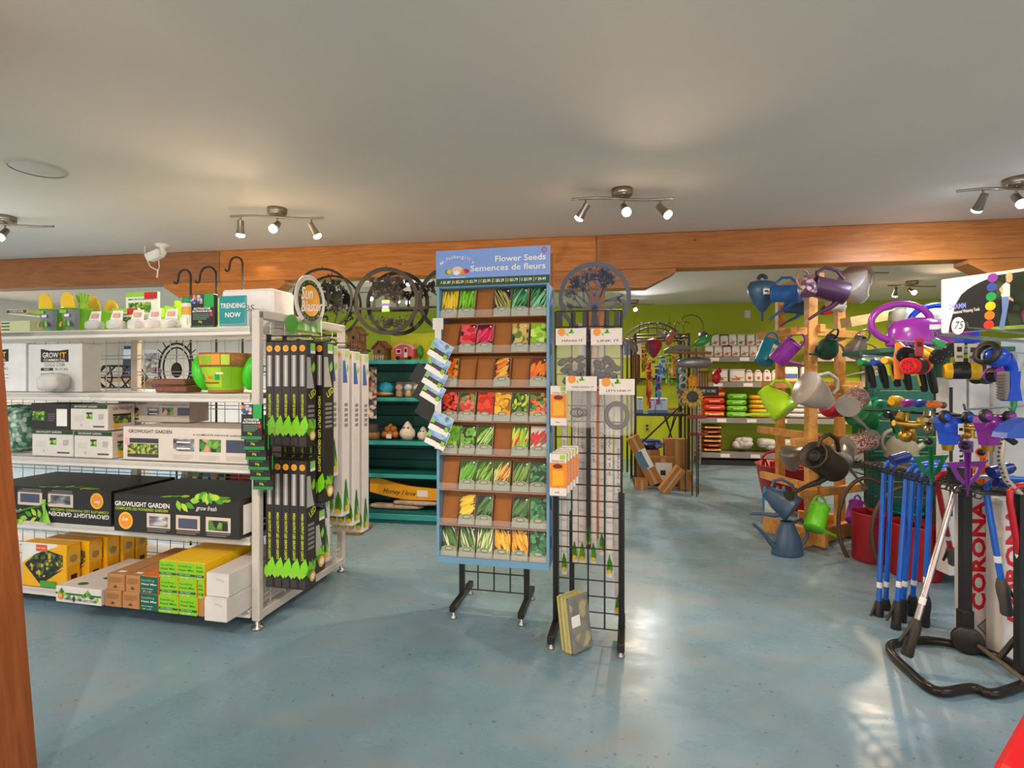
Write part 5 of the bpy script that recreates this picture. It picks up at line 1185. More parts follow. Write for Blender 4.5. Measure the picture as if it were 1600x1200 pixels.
for k in range(5):
    sit(sack(.32, .3, .092, 'd83a1c', ['c8d820', 'e05a28', 'c8241c', '8ac828', 'd83a1c'][k], 'f0e0d0'), 'fertilizer_bag', ('lowest' if k == 0 else 'topmost' if k == 4 else ORD[k]+' from bottom')+' red bag in the stack on the third wall shelf', 'bag', 1113+(k % 2), 2, FY+.16, 0, 'red bags on the third wall shelf', .003+.099*k)
for k in range(4):
    sit(sack(.285, .3, .086, '7ccf1c', '5ab018', 'e4ecd8'), 'fertilizer_bag', ('lowest', 'second lowest', 'second highest', 'topmost')[k]+' lime green bag in the stack on the third wall shelf', 'bag', 1148+(k % 2), 2, FY+.16, 0, 'lime bags on the third wall shelf', .003+.089*k)
for k in range(5):
    sit(sack(.30, .3, .063, 'e8b814', 'f0a010', 'f4d860'), 'fertilizer_bag', ('lowest' if k == 0 else 'topmost' if k == 4 else ORD[k]+' from bottom')+' yellow bag in the stack on the third wall shelf', 'bag', 1184+(k % 2), 2, FY+.16, 0, 'yellow bags on the third wall shelf', .003+.067*k)
for j, px in enumerate((1243, 1287, 1335)):
    for k in range(4):
        sit(MB().ell((0, 0, .036), (.19, .15, .036), mat('d4cec8', .55, 0, .1, 14, bump=.6), e=.55, jit=.015, n=22), 'white_sack', '%s white sack from bottom, %s pile on the third wall shelf' % (ORD[k], ('left', 'middle', 'right')[j]), 'sack', px+2*(k % 2), 2, FY+.17, 0, 'white sacks on the third wall shelf', .003+.074*k)
for k in range(6):
    sit(sack(.29, .3, .061, '7a2018', ['c8d030', '8a2a1c', 'd8c838'][k % 3], 'e8d8b0'), 'fertilizer_bag', ('lowest' if k == 0 else 'topmost' if k == 5 else ORD[k]+' from bottom')+' maroon bag in the stack on the bottom wall shelf', 'bag', 1110+(k % 2), 3, FY+.16, 0, 'maroon bags on the bottom wall shelf', .003+.067*k)
def crump(r):
    b = MB(); m_ = mat('d2cdc9', .5, 0, .12, 16, bump=1.)
    for q in range(7): b.ell((random.uniform(-.45, .45)*r, random.uniform(-.05, .05), r*random.uniform(.38, .9)), (r*random.uniform(.4, .6), .1, r*random.uniform(.28, .36)), m_, RY(0), .7, 14, 9, .1)
    return b
for k, (px, r, z) in enumerate(((1162, .17, 0), (1198, .155, .2), (1233, .15, 0), (1270, .16, 0), (1310, .17, 0))):
    sit(crump(r), 'burlap_sack', ORD[k]+' crumpled white sack from left on the bottom wall shelf', 'sack', px, 3, FY+.17, 0, 'crumpled white sacks', .02+z*.0)

# ================================================================ black rack of wind chimes
C = Frame(1.48, 6.15, 8)
BRZ = mat('3a2e26', .5, .4); c1 = C.x(1076, 0); cw = c1
zt = C.z(521, .3)
rk = thing('chime_rack', 'dark metal square rack hung with wind chimes before the green wall', 'display rack', C.M(0, 0, 0))
for (x, y) in ((0, 0), (cw, 0), (0, .5), (cw, .5)): MB().box((x, y, zt/2), (.03, .03, zt), BRZ).build('post', rk)
b = MB()
for z in (zt-.015, zt-.055):
    for (p, q) in (((0, 0, z), (cw, 0, z)), ((0, .5, z), (cw, .5, z)), ((0, 0, z), (0, .5, z)), ((cw, 0, z), (cw, .5, z))): b.tube([p, q], .01, BRZ, 6)
for k in range(6): x = cw*(.08+.165*k); MB().tube([(x, 0, zt), (x, 0, zt+.1)]+arc((x+.03, 0, zt+.1), .03, 180, 20, 8), .005, BRZ, 6).build('chime_hook', rk)
b.build('top_rails', rk); b = MB()
for y in (0, .5): b.tube([(0, y, .02), (cw, y, .02)], .012, BRZ, 6)
b.tube([(0, 0, .02), (0, .5, .02)], .012, BRZ, 6).tube([(cw, 0, .02), (cw, .5, .02)], .012, BRZ, 6)
b.build('base_rails', rk); MB().tube([(cw*.1, .02, .5), (cw, .02, 1.05)], .01, BRZ, 6).build('brace', rk)
zsh = C.z(647, .3); MB().box((cw/2, .25, zsh-.012), (cw-.03, .46, .03), BLACK).build('middle_shelf', rk)
# arch trellis behind
xa0, xa1 = C.x(972, .9), C.x(1070, .9); ra = (xa1-xa0)/2; za = C.z(545, .3, .9)
b = MB()
for r in (ra, ra-.07): b.tube([((xa0+xa1)/2-r, 0, 0)]+[((xa0+xa1)/2+r*cos(rad(a)), 0, za+r*.85*sin(rad(a))) for a in range(180, -1, -10)]+[((xa0+xa1)/2+r, 0, 0)], .013, BLACK, 6)
for a in range(10, 180, 20): b.tube([((xa0+xa1)/2+r_*cos(rad(a)), 0, za+r_*.85*sin(rad(a))) for r_ in (ra, ra-.07)], .006, BLACK, 5)
b.mats = [mat('1c1a18', .8) for q in b.mats]
one(b, 'garden_arch', 'black metal garden arch standing behind the wind chime rack', 'garden arch', C.M(0, .9, 0))
def chime(k, px, pt, pb, cols, label, kind='tube', y=-.02, w=.09):
    w *= .75; y = (-.06, -.15, -.07, -.16, -.08, -.17, -.07, -.17)[k]
    x = C.x(px, y); z1, z0 = C.z(pt, x, y), C.z(pb, x, y); h = z1-z0
    t = thing('wind_chime', label, 'wind chime', C.M(x, y, z0), 'wind chimes on the rack')
    MB().tube([(0, 0, h-.005), (0, 0, max(h, zt-.05-z0))], .002, BLACK, 4).build('cord', t)
    MB().lathe([(0, 0), (w*.5, 0), (w*.5, .012), (0, .03)], mat(cols[0], .5), 16, T(0, 0, h-.03)).build('top_plate', t)
    for j in range(6):
        a = 2*pi*j/6; l = h*random.uniform(.55, .85); b = MB(); c = mat(cols[j % len(cols)], .35)
        xx, yy = w*.42*cos(a), w*.42*sin(a)*.5
        if kind == 'tube': b.tube([(xx, yy, h-.03), (xx, yy, h-.03-l)], .009, c, 8)
        else:
            for s in range(5): zz = h-.05-l*(s/5); b.box((xx, yy, zz-l*.07), (.034, .006, l*.15), mat(cols[(j+s) % len(cols)], .25), RZ(30*j), ch=.002)
        b.build('chime_piece', t)
random.seed(11)
chime(0, 994, 552, 612, ['7a4a2a', '8a5a34', '6a3c20'], 'bamboo brown tube chime at the left post', 'tube', -.03, .12)
chime(1, 1006, 540, 590, ['d87820', 'e8a828', '5a7a2c'], 'orange and olive chime second from the left post', 'glass')
chime(2, 1013, 560, 650, ['e8b818', 'd84828', 'b01c24'], 'long yellow and red dangling chime', 'glass', -.05)
chime(3, 1027, 570, 650, ['2a5ab0', '6aa8d8', '8a3a7a'], 'long blue and purple dangling chime', 'glass', -.05)
chime(4, 1034, 556, 600, ['1c6ad8', '58b8e8', 'e8f4f8'], 'bright blue glass chime left of the rainbow ones', 'glass', -.03, .11)
chime(5, 1044, 553, 612, ['3aa838', '9adc28', 'f0e8d8', 'e88a20'], 'green and lime glass chime in the middle', 'glass', -.06, .11)
chime(6, 1054, 550, 590, ['f0c818', 'f08a18', 'd8481c'], 'yellow and orange glass chime', 'glass', -.04, .11)
chime(7, 1061, 558, 630, ['1c8a78', '3ab8a8', 'a8d8e8', '2a6ab8'], 'teal and pale blue glass chime by the right post', 'glass', -.07, .12)
t = thing('balloon_spinner', 'red and green hot air balloon spinner hanging in the rack', 'spinner', C.M(C.x(1021, -.3), -.3, C.z(560, .2, -.3)))
b = MB()
for k in range(6):
    c = ['a81c24', '2a5a34', 'c8b8a0', 'a81c24', '2a5a34', '7a2a4a'][k]
    pr = [(0.0, 0), (.03, .02), (.085, .11), (.095, .16), (.07, .21), (0, .235)]
    n = 3; vs = []
    for (r, z) in pr: vs += [(r*cos(rad(-90+60*k+20*j)), r*sin(rad(-90+60*k+20*j)), z) for j in range(n+1)]
    b.add(vs, [(i*4+j, i*4+j+1, i*4+5+j, i*4+4+j) for i in range(len(pr)-1) for j in range(n)], mat(c, .4))
b.build('balloon', t); MB().box((0, 0, -.04), (.035, .035, .03), mat('6a4a2c', .6)).tube([(-.015, 0, 0), (-.015, 0, -.03)], .002, BLACK, 4).tube([(.015, 0, 0), (.015, 0, -.03)], .002, BLACK, 4).build('basket', t)
MB().tube([(0, 0, .235), (0, 0, max(.25, zt-C.z(560, .2, -.3)-.05))], .002, BLACK, 4).build('cord', t)
# rustic bird feeder board and things on its right arm
x0, x1 = C.x(1037, -.32), C.x(1110, -.32); zz = C.z(549, .5, -.32)
one(MB().box(((x0+x1)/2, 0, 0), (x1-x0, .12, .025), mat('8a5a3c', .6, 0, .15, 20), RY(1.5)).prism([(x0, .013), (x0+.3, .013), (x0+.2, .08), (x0+.06, .05)], .1, mat('6a665f', .5), T(0, -.05, 0)), 'feeder_board', 'brown plank bird feeder jutting right from the chime rack', 'bird feeder', C.M(0, -.32, zz))
t = thing('bird_ornament', 'green metal bird perched on the brown plank feeder', 'ornament', C.M(C.x(1100, -.32), -.32, zz+.05) @ RY(-20))
MB().ell((0, 0, .06), (.09, .035, .045), mat('3a9a4a', .35)).ell((.09, 0, .085), (.035, .028, .03), mat('2f8a40', .35)).build('body', t)
MB().tube([(.115, 0, .085), (.2, 0, .1)], [.006, .002], BLACK, 6).build('beak', t); MB().prism([(-.06, .05), (-.2, .02), (-.18, .06), (-.06, .08)], .01, mat('2a7a3a', .4)).build('tail', t)
one(MB().ell((.0, 0, 0), (.19, .06, .06), mat('8a8a88', .35, .6, .2, 20), jit=.06, e=.8), 'metal_cloud', 'galvanised grey wavy metal piece under the plank feeder', 'metal ornament', C.M(C.x(1086, -.34), -.34, C.z(567, .5, -.34)))
b = MB().lathe([(0, 0), (.05, 0), (.055, .02), (.055, .12), (.03, .15), (0, .155)], mat('e89a1c', .3), 16).tube([(0, 0, .155), (0, 0, .22)], .004, BLACK, 5)
one(b, 'lantern', 'amber orange lantern hanging right of the chime rack', 'lantern', C.M(C.x(1083, -.3), -.3, C.z(607, .5, -.3)))
b = MB()
for k in range(4): b.tube([(.028*k-.04, 0, .12), (.028*k-.04, 0, -.06)], .01, mat('8a5a2a', .5), 8)
b.box((0, 0, .13), (.13, .05, .02), mat('5a3a20', .6))
one(b, 'hanging_bamboo_chime', 'short bamboo chime beside the amber lantern', 'wind chime', C.M(C.x(1099, -.3), -.3, C.z(599, .5, -.3)))
b = MB().ell((0, 0, 0), (.05, .04, .07), mat('c01824', .3), jit=.1).ell((.03, 0, .08), (.03, .03, .035), mat('c01824', .3))
one(b, 'red_ornament', 'glossy red bird ornament right of the bamboo chime', 'ornament', C.M(C.x(1119, -.32), -.32, C.z(590, .5, -.32)))
t = thing('sunflower_stake', 'big metal sunflower on a stake before the chime rack', 'garden stake', C.M(C.x(1082, -.45), -.45, 0))
zf = C.z(620, .6, -.45)
MB().tube([(0, .02, 0), (0, .02, zf)], .009, mat('4a3a2a', .5, .5), 6).build('stem', t)
b = MB()
for k in range(20):
    a = 18*k; M_ = T(0, .004*(k % 2), zf) @ RY(-a); b.add([(.05, 0, 0), (.085, -.012, .02), (.125, 0, 0), (.085, -.012, -.02)], [(0, 3, 2, 1)], mat(['d8b858', 'c8a448'][k % 2], .5), M_)
b.build('petals', t); MB().ell((0, -.004, zf), (.062, .02, .062), mat('4a4a4c', .7, 0, .2, 80)).build('flower_center', t)
SP = mat('8f3f2c', .5)
for k, (px, pt) in enumerate(((1068, 612), (1084, 675), (1078, 648))):
    x = C.x(px, -.16+.02*k); b = MB().tube([(0, 0, 0), (0, 0, C.z(pt, x, -.16))], .007, mat('4a4238', .5, .5), 6).box((0, -.008, C.z(pt, x, -.16)), (.2, .012, .035), SP, ch=.004)
    one(b, 'plant_marker', ('highest rust red garden marker left of the sunflower', 'lowest rust red garden marker below the sunflower', 'middle rust red garden marker below the sunflower')[k], 'plant marker', C.M(x, -.16+.02*k-.12*(k+1), 0), 'rust red plant markers')
b = MB().box((0, 0, 0), (.34, .012, .1), mat('2a2422', .5)).text('WELCOME HOME', .05, WHITE2, T(0, -.007, .0), .003, w=.28)
one(b, 'hanging_sign', 'dark slate sign with white script under the amber lantern', 'sign', C.M(C.x(1098, -.38), -.38, C.z(611, .5, -.38)))
b = MB()
for k in range(5): b.tube([(.04*cos(2*pi*j/12), 0, .04*sin(2*pi*j/12)-.085*k) for j in range(12)], .012, mat('b8b0a0', .4, .5), 6, True)
one(b, 'ring_spinner', 'chain of pale metal rings hanging at the right post', 'spinner', C.M(C.x(1068, -.28), -.26, C.z(580, .5, -.28)))
b = MB().lathe([(.0, .1), (.05, .09), (.06, 0), (.05, 0), (.04, .08), (0, .09)], mat('5a6a7a', .3, .6), 16).tube([(0, 0, .1)]+arc((-.14, 0, .16), .14, 0, 150, 10), .005, BLACK, 5)
one(b, 'hanging_bell', 'blue grey metal bell on a curved hook right of the rack top', 'bell', C.M(C.x(1099, -.02), -.02, C.z(532, .5, -.02)))
one(MB().prism([(0, .13), (.05, .06), (0, 0), (-.05, .06)], .012, mat('3a4a8a', .35)).tube([(0, .006, .13), (0, .006, .22)], .003, BLACK, 5), 'glass_drop', 'blue diamond drop ornament hanging at the rack top', 'ornament', C.M(C.x(1040, -.04), -.04, C.z(534, .4, -.04)))
def hummingbird(px, pz, c, label, f):
    b = MB().ell((0, 0, 0), (.04, .03, .07), mat(c, .4), RY(20*f)).ell((.03*f, 0, .08), (.025, .02, .025), mat(c, .4)).tube([(.04*f, 0, .085), (.1*f, 0, .1)], [.005, .002], BLACK, 5)
    b.add([(0, 0, .03), (-.12*f, .03, .11), (-.14*f, .03, .06)], [(0, 1, 2)], mat('8a8078', .5)).add([(0, .0, .03), (.1*f, .05, .12), (.12*f, .05, .07)], [(0, 2, 1)], mat('8a8078', .5)).tube([(0, 0, .07), (0, 0, .3)], .002, BLACK, 4)
    one(b, 'hanging_bird', label, 'ornament', C.M(C.x(px, -.26), -.26, C.z(pz, .2, -.26)), 'hanging bird ornaments')
hummingbird(991, 542, '7a6a5c', 'grey brown bird ornament hanging left of the rack post', -1); hummingbird(1046, 531, 'b8604a', 'rust red bird ornament hanging above the plank feeder', 1)
# boxes on the rack shelf and the floor
PB = mat('c8d8ea', .45); PBD = mat('4a82c0', .45)
for k, (px, w, h) in enumerate(((1000, .075, .19), (1018, .08, .18), (1034, .14, .18))):
    b = MB().box((0, .05, h/2), (w, .1, h), PB, ch=.003).quad(-w*.5, 0, w*.5, h*.22, PBD, EP).quad(-w*.3, h*.86, w*.35, h*.93, PBD, EP)
    for j in range(4): b.quad(-w*.06, h*(.35+.11*j), w*.06, h*(.39+.11*j), mat('5a6a8a', .5), EP)
    one(b, 'ornament_box', ('narrow pale blue box at left on the rack shelf', 'pale blue box in the middle of the rack shelf', 'wide pale blue box with dotted front on the rack shelf')[k], 'box', C.M(C.x(px, .06), .06, zsh+.005), 'pale blue boxes on the rack shelf')
KB = mat('a8743e', .75, 0, .1, 30)
kb = [('tall leaning', 1012, .55, .1, .12, -24, 'long kraft carton leaning left with a blue label on the floor', True), ]
def kbox(label, px, y, w, d, h, ry, z=0, lab=0, rz=0):
    x = C.x(px, y); M_ = C.M(x, y, z, rz) @ RY(ry)
    b = MB().box((0, d/2, h/2), (w, d, h), KB, ch=.004).quad(-w*.1, .002, w*.1, h-.002, mat('c09a68', .6), EP)
    if lab == 1: b.quad(-w*.45, h*.35, w*.1, h*.7, mat('4a7aa0', .5), EP*2).quad(-w*.1, h*.33, w*.45, h*.72, PAPER, EP*2)
    if lab == 2: b.quad(-w*.3, h*.1, w*.35, h*.8, PAPER, EP*2).quad(-w*.1, h*.3, w*.1, h*.5, DARK, EP*3)
    one(b, 'shipping_carton', label, 'box', M_, 'cartons on the floor at the chime rack')
kbox('long kraft carton leaning left with a blue label by the chime rack', 1026, -.2, .15, .14, .6, -27, .07, 1)
kbox('short kraft carton leaning right in front of the chime rack', 1036, -.4, .11, .12, .34, 36, .01, 0)
kbox('small upright kraft carton at the right end of the floor pile', 1071, -.2, .12, .14, .22, 2, .005, 0)
kbox('wide kraft carton with a white label behind the leaning ones', 1036, .06, .3, .16, .3, 0, .035, 2)
kbox('low kraft carton at the left of the floor pile', 1003, -.22, .14, .14, .12, 0, 0, 0)
kbox('big kraft carton at the back right of the floor pile', 1058, .25, .28, .2, .5, 0, .035, 0)
kbox('kraft carton carrying a blue bag behind the chime rack', 1012, .27, .3, .2, .36, 0, .035, 0)
one(MB().ell((0, 0, .06), (.17, .1, .06), pic('bluebag', ['1c2a7a', '2a3a9a', '101a4a', '8a9ad8'], 20), e=.6, jit=.04), 'blue_bag', 'shiny dark blue bag lying on a kraft carton behind the chime rack', 'bag', C.M(C.x(1014, .36), .38, .40))
t = thing('side_table', 'round black metal bistro table behind the chime rack', 'table', C.M(C.x(1052, .95), 1.2, 0))
zt_ = .86; MB().lathe([(0, zt_-.012), (.2, zt_-.012), (.205, zt_), (0, zt_)], mat('6a3a2a', .5), 24).build('table_top', t)
for a in (45, 135, 225, 315): MB().tube([(.14*cos(rad(a)), .14*sin(rad(a)), zt_-.012), (-.03*cos(rad(a)), -.03*sin(rad(a)), .45), (.17*cos(rad(a)), .17*sin(rad(a)), 0)], .009, BLACK, 6).build('leg', t)
one(MB().box((0, -.006, 0), (.085, .01, .13), mat('a8a84a', .5), ch=.003).quad(-.02, -.045, .02, -.01, DARK, -.0115).quad(-.02, .01, .02, .045, DARK, -.0115), 'wall_outlet', 'painted over outlet plate low on the green wall behind the bistro table', 'outlet', B_.M(bx(1011, BACK), BACK, B_.z(668, bx(1011, BACK), BACK)))
one(MB().box((0, .0, 0), (.35, .012, .3), mat('cfc8c0', .5), ch=.004).quad(-.1, -.1, .1, .1, mat('6a7ab0', .5), -.0065), 'poster_card', 'white display card on the green wall left of the chime rack', 'poster', B_.M(bx(985, BACK-.02), BACK-.012, B_.z(545, bx(985, BACK), BACK)))
b = MB().box((0, .06, 0), (.9, .12, .03), BLACK).box((-.4, .1, -.1), (.03, .03, .2), BLACK).box((.4, .1, -.1), (.03, .03, .2), BLACK)
one(b, 'wall_ledge', 'black ledge shelf on the green wall behind the wind chimes', 'shelf', B_.M(bx(1030, BACK-.13), BACK-.13, B_.z(592, bx(1030, BACK), BACK)))
# ================================================================ wooden watering-can tree
WT = wood('pine', 'b8742e', 'd89446', 'e8ae62', 4, (3, 3, 3), .55, False)
tree = thing('wooden_stand', 'pine post and arm stand hung with watering cans', 'display stand', T(*at(1265, 850, 4.0).xy.to_3d()))
O3 = tree.matrix_world.translation
def loc(p): return Vector(p)-O3
pm, pl, pr_ = at(1267, 850, 4.0), at(1219, 0, 4.75), at(1312, 0, 4.3)
for p, ht, s, zl in ((pm, 2.0, .074, .02), (pl, 2.03, .066, .37), (pr_, 1.93, .066, .02)):
    q = loc((p.x, p.y, 0)); MB().box((q.x, q.y, (ht+zl)/2), (s, s*.9, ht-zl), WT, RZ(0), ch=.004).build('post', tree)
def beam(p, q, w=.045, h=.085, nm='arm'):
    p, q = loc(p), loc(q); d = q-p; L = d.length; a = math.degrees(math.atan2(d.y, d.x)); e = math.degrees(math.asin(d.z/L)); c = (p+q)/2
    MB().box((0, 0, 0), (L, w, h), WT, T(*c) @ RZ(a) @ RY(-e), ch=.004).build(nm, tree)
def lvl(pa, Ya, pb, Yb, z, h=.062):
    a, b = at(pa, 0, Ya), at(pb, 0, Yb); beam((a.x, a.y, z), (b.x, b.y, z), .045, h)
lvl(1184, 4.82, 1284, 3.9, 2.07); lvl(1255, 4.1, 1340, 4.45, 1.98)
lvl(1186, 4.72, 1286, 3.93, 1.68); lvl(1240, 3.93, 1348, 4.4, 1.66)
lvl(1190, 4.68, 1346, 4.42, 1.235); lvl(1255, 3.92, 1338, 4.24, 1.205)
lvl(1186, 4.67, 1292, 3.93, .83); lvl(1238, 3.94, 1346, 4.22, .80)
lvl(1190, 4.66, 1292, 3.93, .42); lvl(1246, 3.93, 1350, 4.22, .40)
for (pa, Ya, pb, Yb) in ((1195, 4.3, 1292, 3.88), (1245, 3.86, 1352, 4.3), (1247, 4.5, 1345, 4.32)):
    a, b = at(pa, 0, Ya), at(pb, 0, Yb); beam((a.x, a.y, .075), (b.x, b.y, .065), .05, .115, 'base_board')
CG = 'watering cans on and around the pine stand'
def can(name, label, px, py, Y, s, col, roll=0, pitch=0, yaw=0, shape='cyl', spout=1, handle='top', rose=False, tagc=None, metal=0., rough=.35, M0=None, spl=1., sz=1., base=None, pattern=None):
    """s = body height; spout along local +x"""
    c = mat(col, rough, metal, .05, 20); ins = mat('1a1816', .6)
    P = at(px, py, Y); M = M0 or (T(*P) @ RY(roll) @ RX(pitch) @ RZ(yaw) @ T(0, 0, -s*.5))
    t = thing(name, label, 'watering can', M, CG)
    body = pattern or c
    b = MB()
    r = s*.36
    if shape == 'cyl': prof = [(0, 0), (r, 0), (r*1.03, s*.03), (r*1.0, s*.5), (r*.96, s*.96), (r*.98, s)]
    elif shape == 'round': prof = [(0, 0), (r*1.05, 0), (r*1.25, s*.15), (r*1.28, s*.35), (r*1.05, s*.65), (r*.68, s*.88), (r*.62, s)]
    elif shape == 'cone': prof = [(0, 0), (r*1.35, 0), (r*1.4, s*.04), (r*1.1, s*.55), (r*.62, s*.95), (r*.6, s)]
    elif shape == 'tear': prof = [(0, 0), (r*.5, s*.01), (r*1.05, s*.05), (r*1.3, s*.22), (r*1.2, s*.45), (r*.75, s*.75), (r*.25, s*.97), (r*.12, s*1.0), (r*.11, s*1.28), (0, s*1.29)]
    Mb = SCL(1, .55, 1) if shape == 'tear' else (SCL(1, .72, 1) if shape == 'cone' else Matrix())
    b.lathe(prof, body, 30, Mb)
    if shape != 'tear':
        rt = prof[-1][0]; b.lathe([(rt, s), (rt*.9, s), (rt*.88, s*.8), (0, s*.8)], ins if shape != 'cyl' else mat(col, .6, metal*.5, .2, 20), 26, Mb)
        b.lathe([(rt*.97, s-.004), (rt*1.04, s-.004), (rt*1.04, s+.006), (rt*.93, s+.006)], c, 26, Mb)
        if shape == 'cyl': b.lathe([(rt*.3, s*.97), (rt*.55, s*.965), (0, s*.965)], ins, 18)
    if pattern: b.disc(r, mat(col, .4, metal), T(0, 0, -.0008) @ RX(90), 26)
    b.build('body', t)
    if spout:
        l = s*.95*spl
        pts = [(r*.85, 0, s*.18), (r*1.5, 0, s*(.18+.17*sz)), (r*1.1+l*.55, 0, s*(.18+.53*sz)), (r*1.0+l, 0, s*(.18+.82*sz))]
        k = s/.25
        h = MB().tube(pts, [.026*k, .02*k, .013*k, .011*k], c, 10).build('spout', t)
        if rose:
            e = Vector(pts[-1]); d = (e-Vector(pts[-2])).normalized()
            MB().tube([e, e+d*.03*k, e+d*.045*k], [.012*k, .034*k, .036*k], c, 14).build('rose', h)
    hm = mat(handle[1], .35, .6) if isinstance(handle, tuple) else c
    hk_ = handle[0] if isinstance(handle, tuple) else handle
    th = .0105*s/.25
    if hk_ == 'top': MB().tube([(-r*.95, 0, s*.85)]+arc((0, 0, s*1.02), r*.95, 180, 0, 12, 'xz', s*.42)+[(r*.95, 0, s*.9)], th, hm, 8).build('handle', t)
    elif hk_ == 'back': MB().tube([(-r*.7, 0, s*.98), (-r*1.3, 0, s*1.05), (-r*1.9, 0, s*.85), (-r*1.9, 0, s*.5), (-r*1.25, 0, s*.2)], th*1.3, hm, 10).build('handle', t)
    elif hk_ == 'big': MB().tube([(r*.5, 0, s*.95)]+arc((-r*.6, 0, s*.72), s*.62, 75, 268, 20, 'xz', s*.62), th*.9, hm, 8).build('handle', t)
    if shape == 'tear':
        MB().tube(arc((0, 0, -.01), s*.12, 180, 360, 8), th*1.5, hm, 8).build('handle', t)
        MB().quad(-.028, s*.3, .028, s*.48, PAPER, -r*1.3*.55-.004).quad(-.015, s*.35, .015, s*.41, BLACK, -r*1.3*.55-.005).build('price_sticker', t)
    if tagc:
        g = MB().box((0, -r*1.1, s*.45), (.075, .003, .13), PAPER).quad(-.036, s*.45-.02, .036, s*.45+.03, mat('8ac83a', .5), -r*1.1-.0022).quad(-.036, s*.45-.06, .036, s*.45-.02, mat('c8382a', .5), -r*1.1-.0022)
        g.tube([(0, -r*1.1, s*.45+.065), (0, -r*.6, s)], .0015, BLACK, 4); 
        o = g.build('price_tag', t); o.matrix_parent_inverse = Matrix()
    return t
can('watering_can', 'blue grey teardrop watering can hanging spout down at top left of the stand', 1191, 463, 4.38, .27, '3a6080', 180, 0, 0, 'tear', 0, 'none')
can('watering_can', 'bright blue watering can with dark base facing out at the top of the stand', 1230, 459, 4.0, .19, '2760a4', -78, -52, 180, 'cyl', 1, 'back', spl=.8)
can('watering_can', 'dull blue watering can tucked behind the bright blue one', 1245, 480, 4.52, .17, '34577a', -70, -55, 180, 'cyl', 1, 'none', spl=.8)
can('watering_can', 'small mauve patterned watering can with coppery hoop handle', 1262, 447, 3.58, .13, '7a4a78', 10, -15, 20, 'round', 0, ('big', 'a86a4a'), pattern=pic('mauve', ['8a5a88', 'c8a0b0', 'd8c8c0', '6a3a68'], 40))
can('watering_can', 'large dark purple watering can with a green tag near the top', 1297, 453, 3.72, .22, '47294a', -72, -14, 180, 'cyl', 1, 'back', tagc=1, sz=.8, spl=.8)
can('watering_can', 'grey plastic horn-necked watering can at top right of the stand', 1338, 450, 4.16, .28, '9a918c', 122, -34, 0, 'cone', 0, 'back')
can('watering_can', 'cream flat-necked watering can below the dark purple one', 1310, 474, 4.02, .18, 'b8aea4', 112, -40, 0, 'cone', 0, 'none')
can('watering_can', 'little red watering can with wire frame under the cream one', 1292, 486, 4.3, .08, 'b81c28', 100, 0, 180, 'cone', 1, 'none')
can('watering_can', 'teal watering can with paper tag at left of the second arm', 1199, 551, 4.3, .2, '0f7890', 26, -12, 15, 'cyl', 0, 'top', tagc=1)
can('watering_can', 'purple watering can tilted with open top on the second arm', 1227, 550, 4.03, .19, '8a2a98', 34, 28, 10, 'cyl', 1, 'top', sz=.42, spl=1.1)
can('watering_can', 'olive yellow watering can behind the purple one', 1249, 553, 4.5, .18, 'a8b020', 40, 10, 10, 'cyl', 1, 'none', sz=.4)
can('watering_can', 'dark green enamel watering can with open mouth on the second arm', 1294, 541, 3.78, .165, '173f2c', -8, 42, 200, 'round', 1, 'top', metal=.2, sz=.45, spl=.8)
can('watering_can', 'silver metal watering can with pale spout on the second arm', 1339, 542, 4.06, .165, '9d958c', 6, 34, 185, 'round', 1, 'top', metal=.7, rough=.4, sz=.5, spl=.6)
can('watering_can', 'dull olive watering can behind the silver one', 1354, 566, 4.42, .18, '6f7a3a', -40, -20, 180, 'cone', 1, ('big', '8a5a3c'), sz=.6)
can('watering_can', 'lime green plastic watering can showing its base on the third arm', 1211, 626, 4.02, .24, 'a8d414', -34, -36, 175, 'cone', 1, 'back', sz=.7, spl=.8)
can('watering_can', 'beige plastic watering can tipped right on the third arm', 1276, 617, 3.7, .26, 'a89a8e', 118, -16, 0, 'cone', 0, 'back')
can('watering_can', 'glossy red watering can half hidden behind the beige one', 1302, 639, 4.02, .17, 'c01030', 110, -20, 0, 'round', 0, 'none')
WR = pic('redcheck', ['ecdccf', 'ecdccf', 'd85a50', 'f0e4d8', 'ecdccf', 'c83a3a'], 95)
can('watering_can', 'white and red patterned can tilted base outward on the third arm', 1332, 628, 3.76, .22, 'a89e94', 70, -38, 0, 'cyl', 1, 'top', pattern=WR, spl=.9, rose=True, base='a89e94')
can('watering_can', 'white and red patterned can lower right on the fourth arm', 1342, 692, 3.93, .21, 'b0a69c', 78, -14, 0, 'cyl', 0, 'top', pattern=WR)
can('watering_can', 'green plastic watering can with long spout at right of the stand', 1353, 652, 4.0, .25, '14803c', 120, -24, 0, 'cone', 1, 'back', spl=1.1)
can('watering_can', 'aged dark metal watering can with open mouth on the fourth arm', 1288, 722, 3.5, .26, '4a4238', -62, 24, 180, 'cyl', 1, 'back', metal=.7, rough=.5, spl=.8, rose=True)
can('watering_can', 'pale galvanised can with long rose behind the aged metal can', 1318, 712, 3.7, .17, '8f8880', 62, -50, 0, 'cyl', 1, 'none', metal=.5, rose=True, spl=1.4)
can('watering_can', 'grey and tan zinc can behind the left of the aged metal can', 1238, 718, 4.35, .2, '8a8680', 160, -30, 20, 'cone', 0, 'back', metal=.4)
can('watering_can', 'blue grey watering can hanging over the one on the floor', 1219, 782, 3.8, .21, '38506a', -52, -38, 180, 'cone', 1, 'back', spl=.7)
can('watering_can', 'bright lime watering can hanging on the lowest arm', 1276, 809, 3.72, .185, '66c41c', 34, -26, 8, 'cyl', 1, 'top', sz=.32)
can('watering_can', 'small purple watering can hanging right on the lowest arm', 1337, 801, 3.95, .16, '9a34a8', 34, -28, 20, 'cyl', 0, 'top', tagc=1)
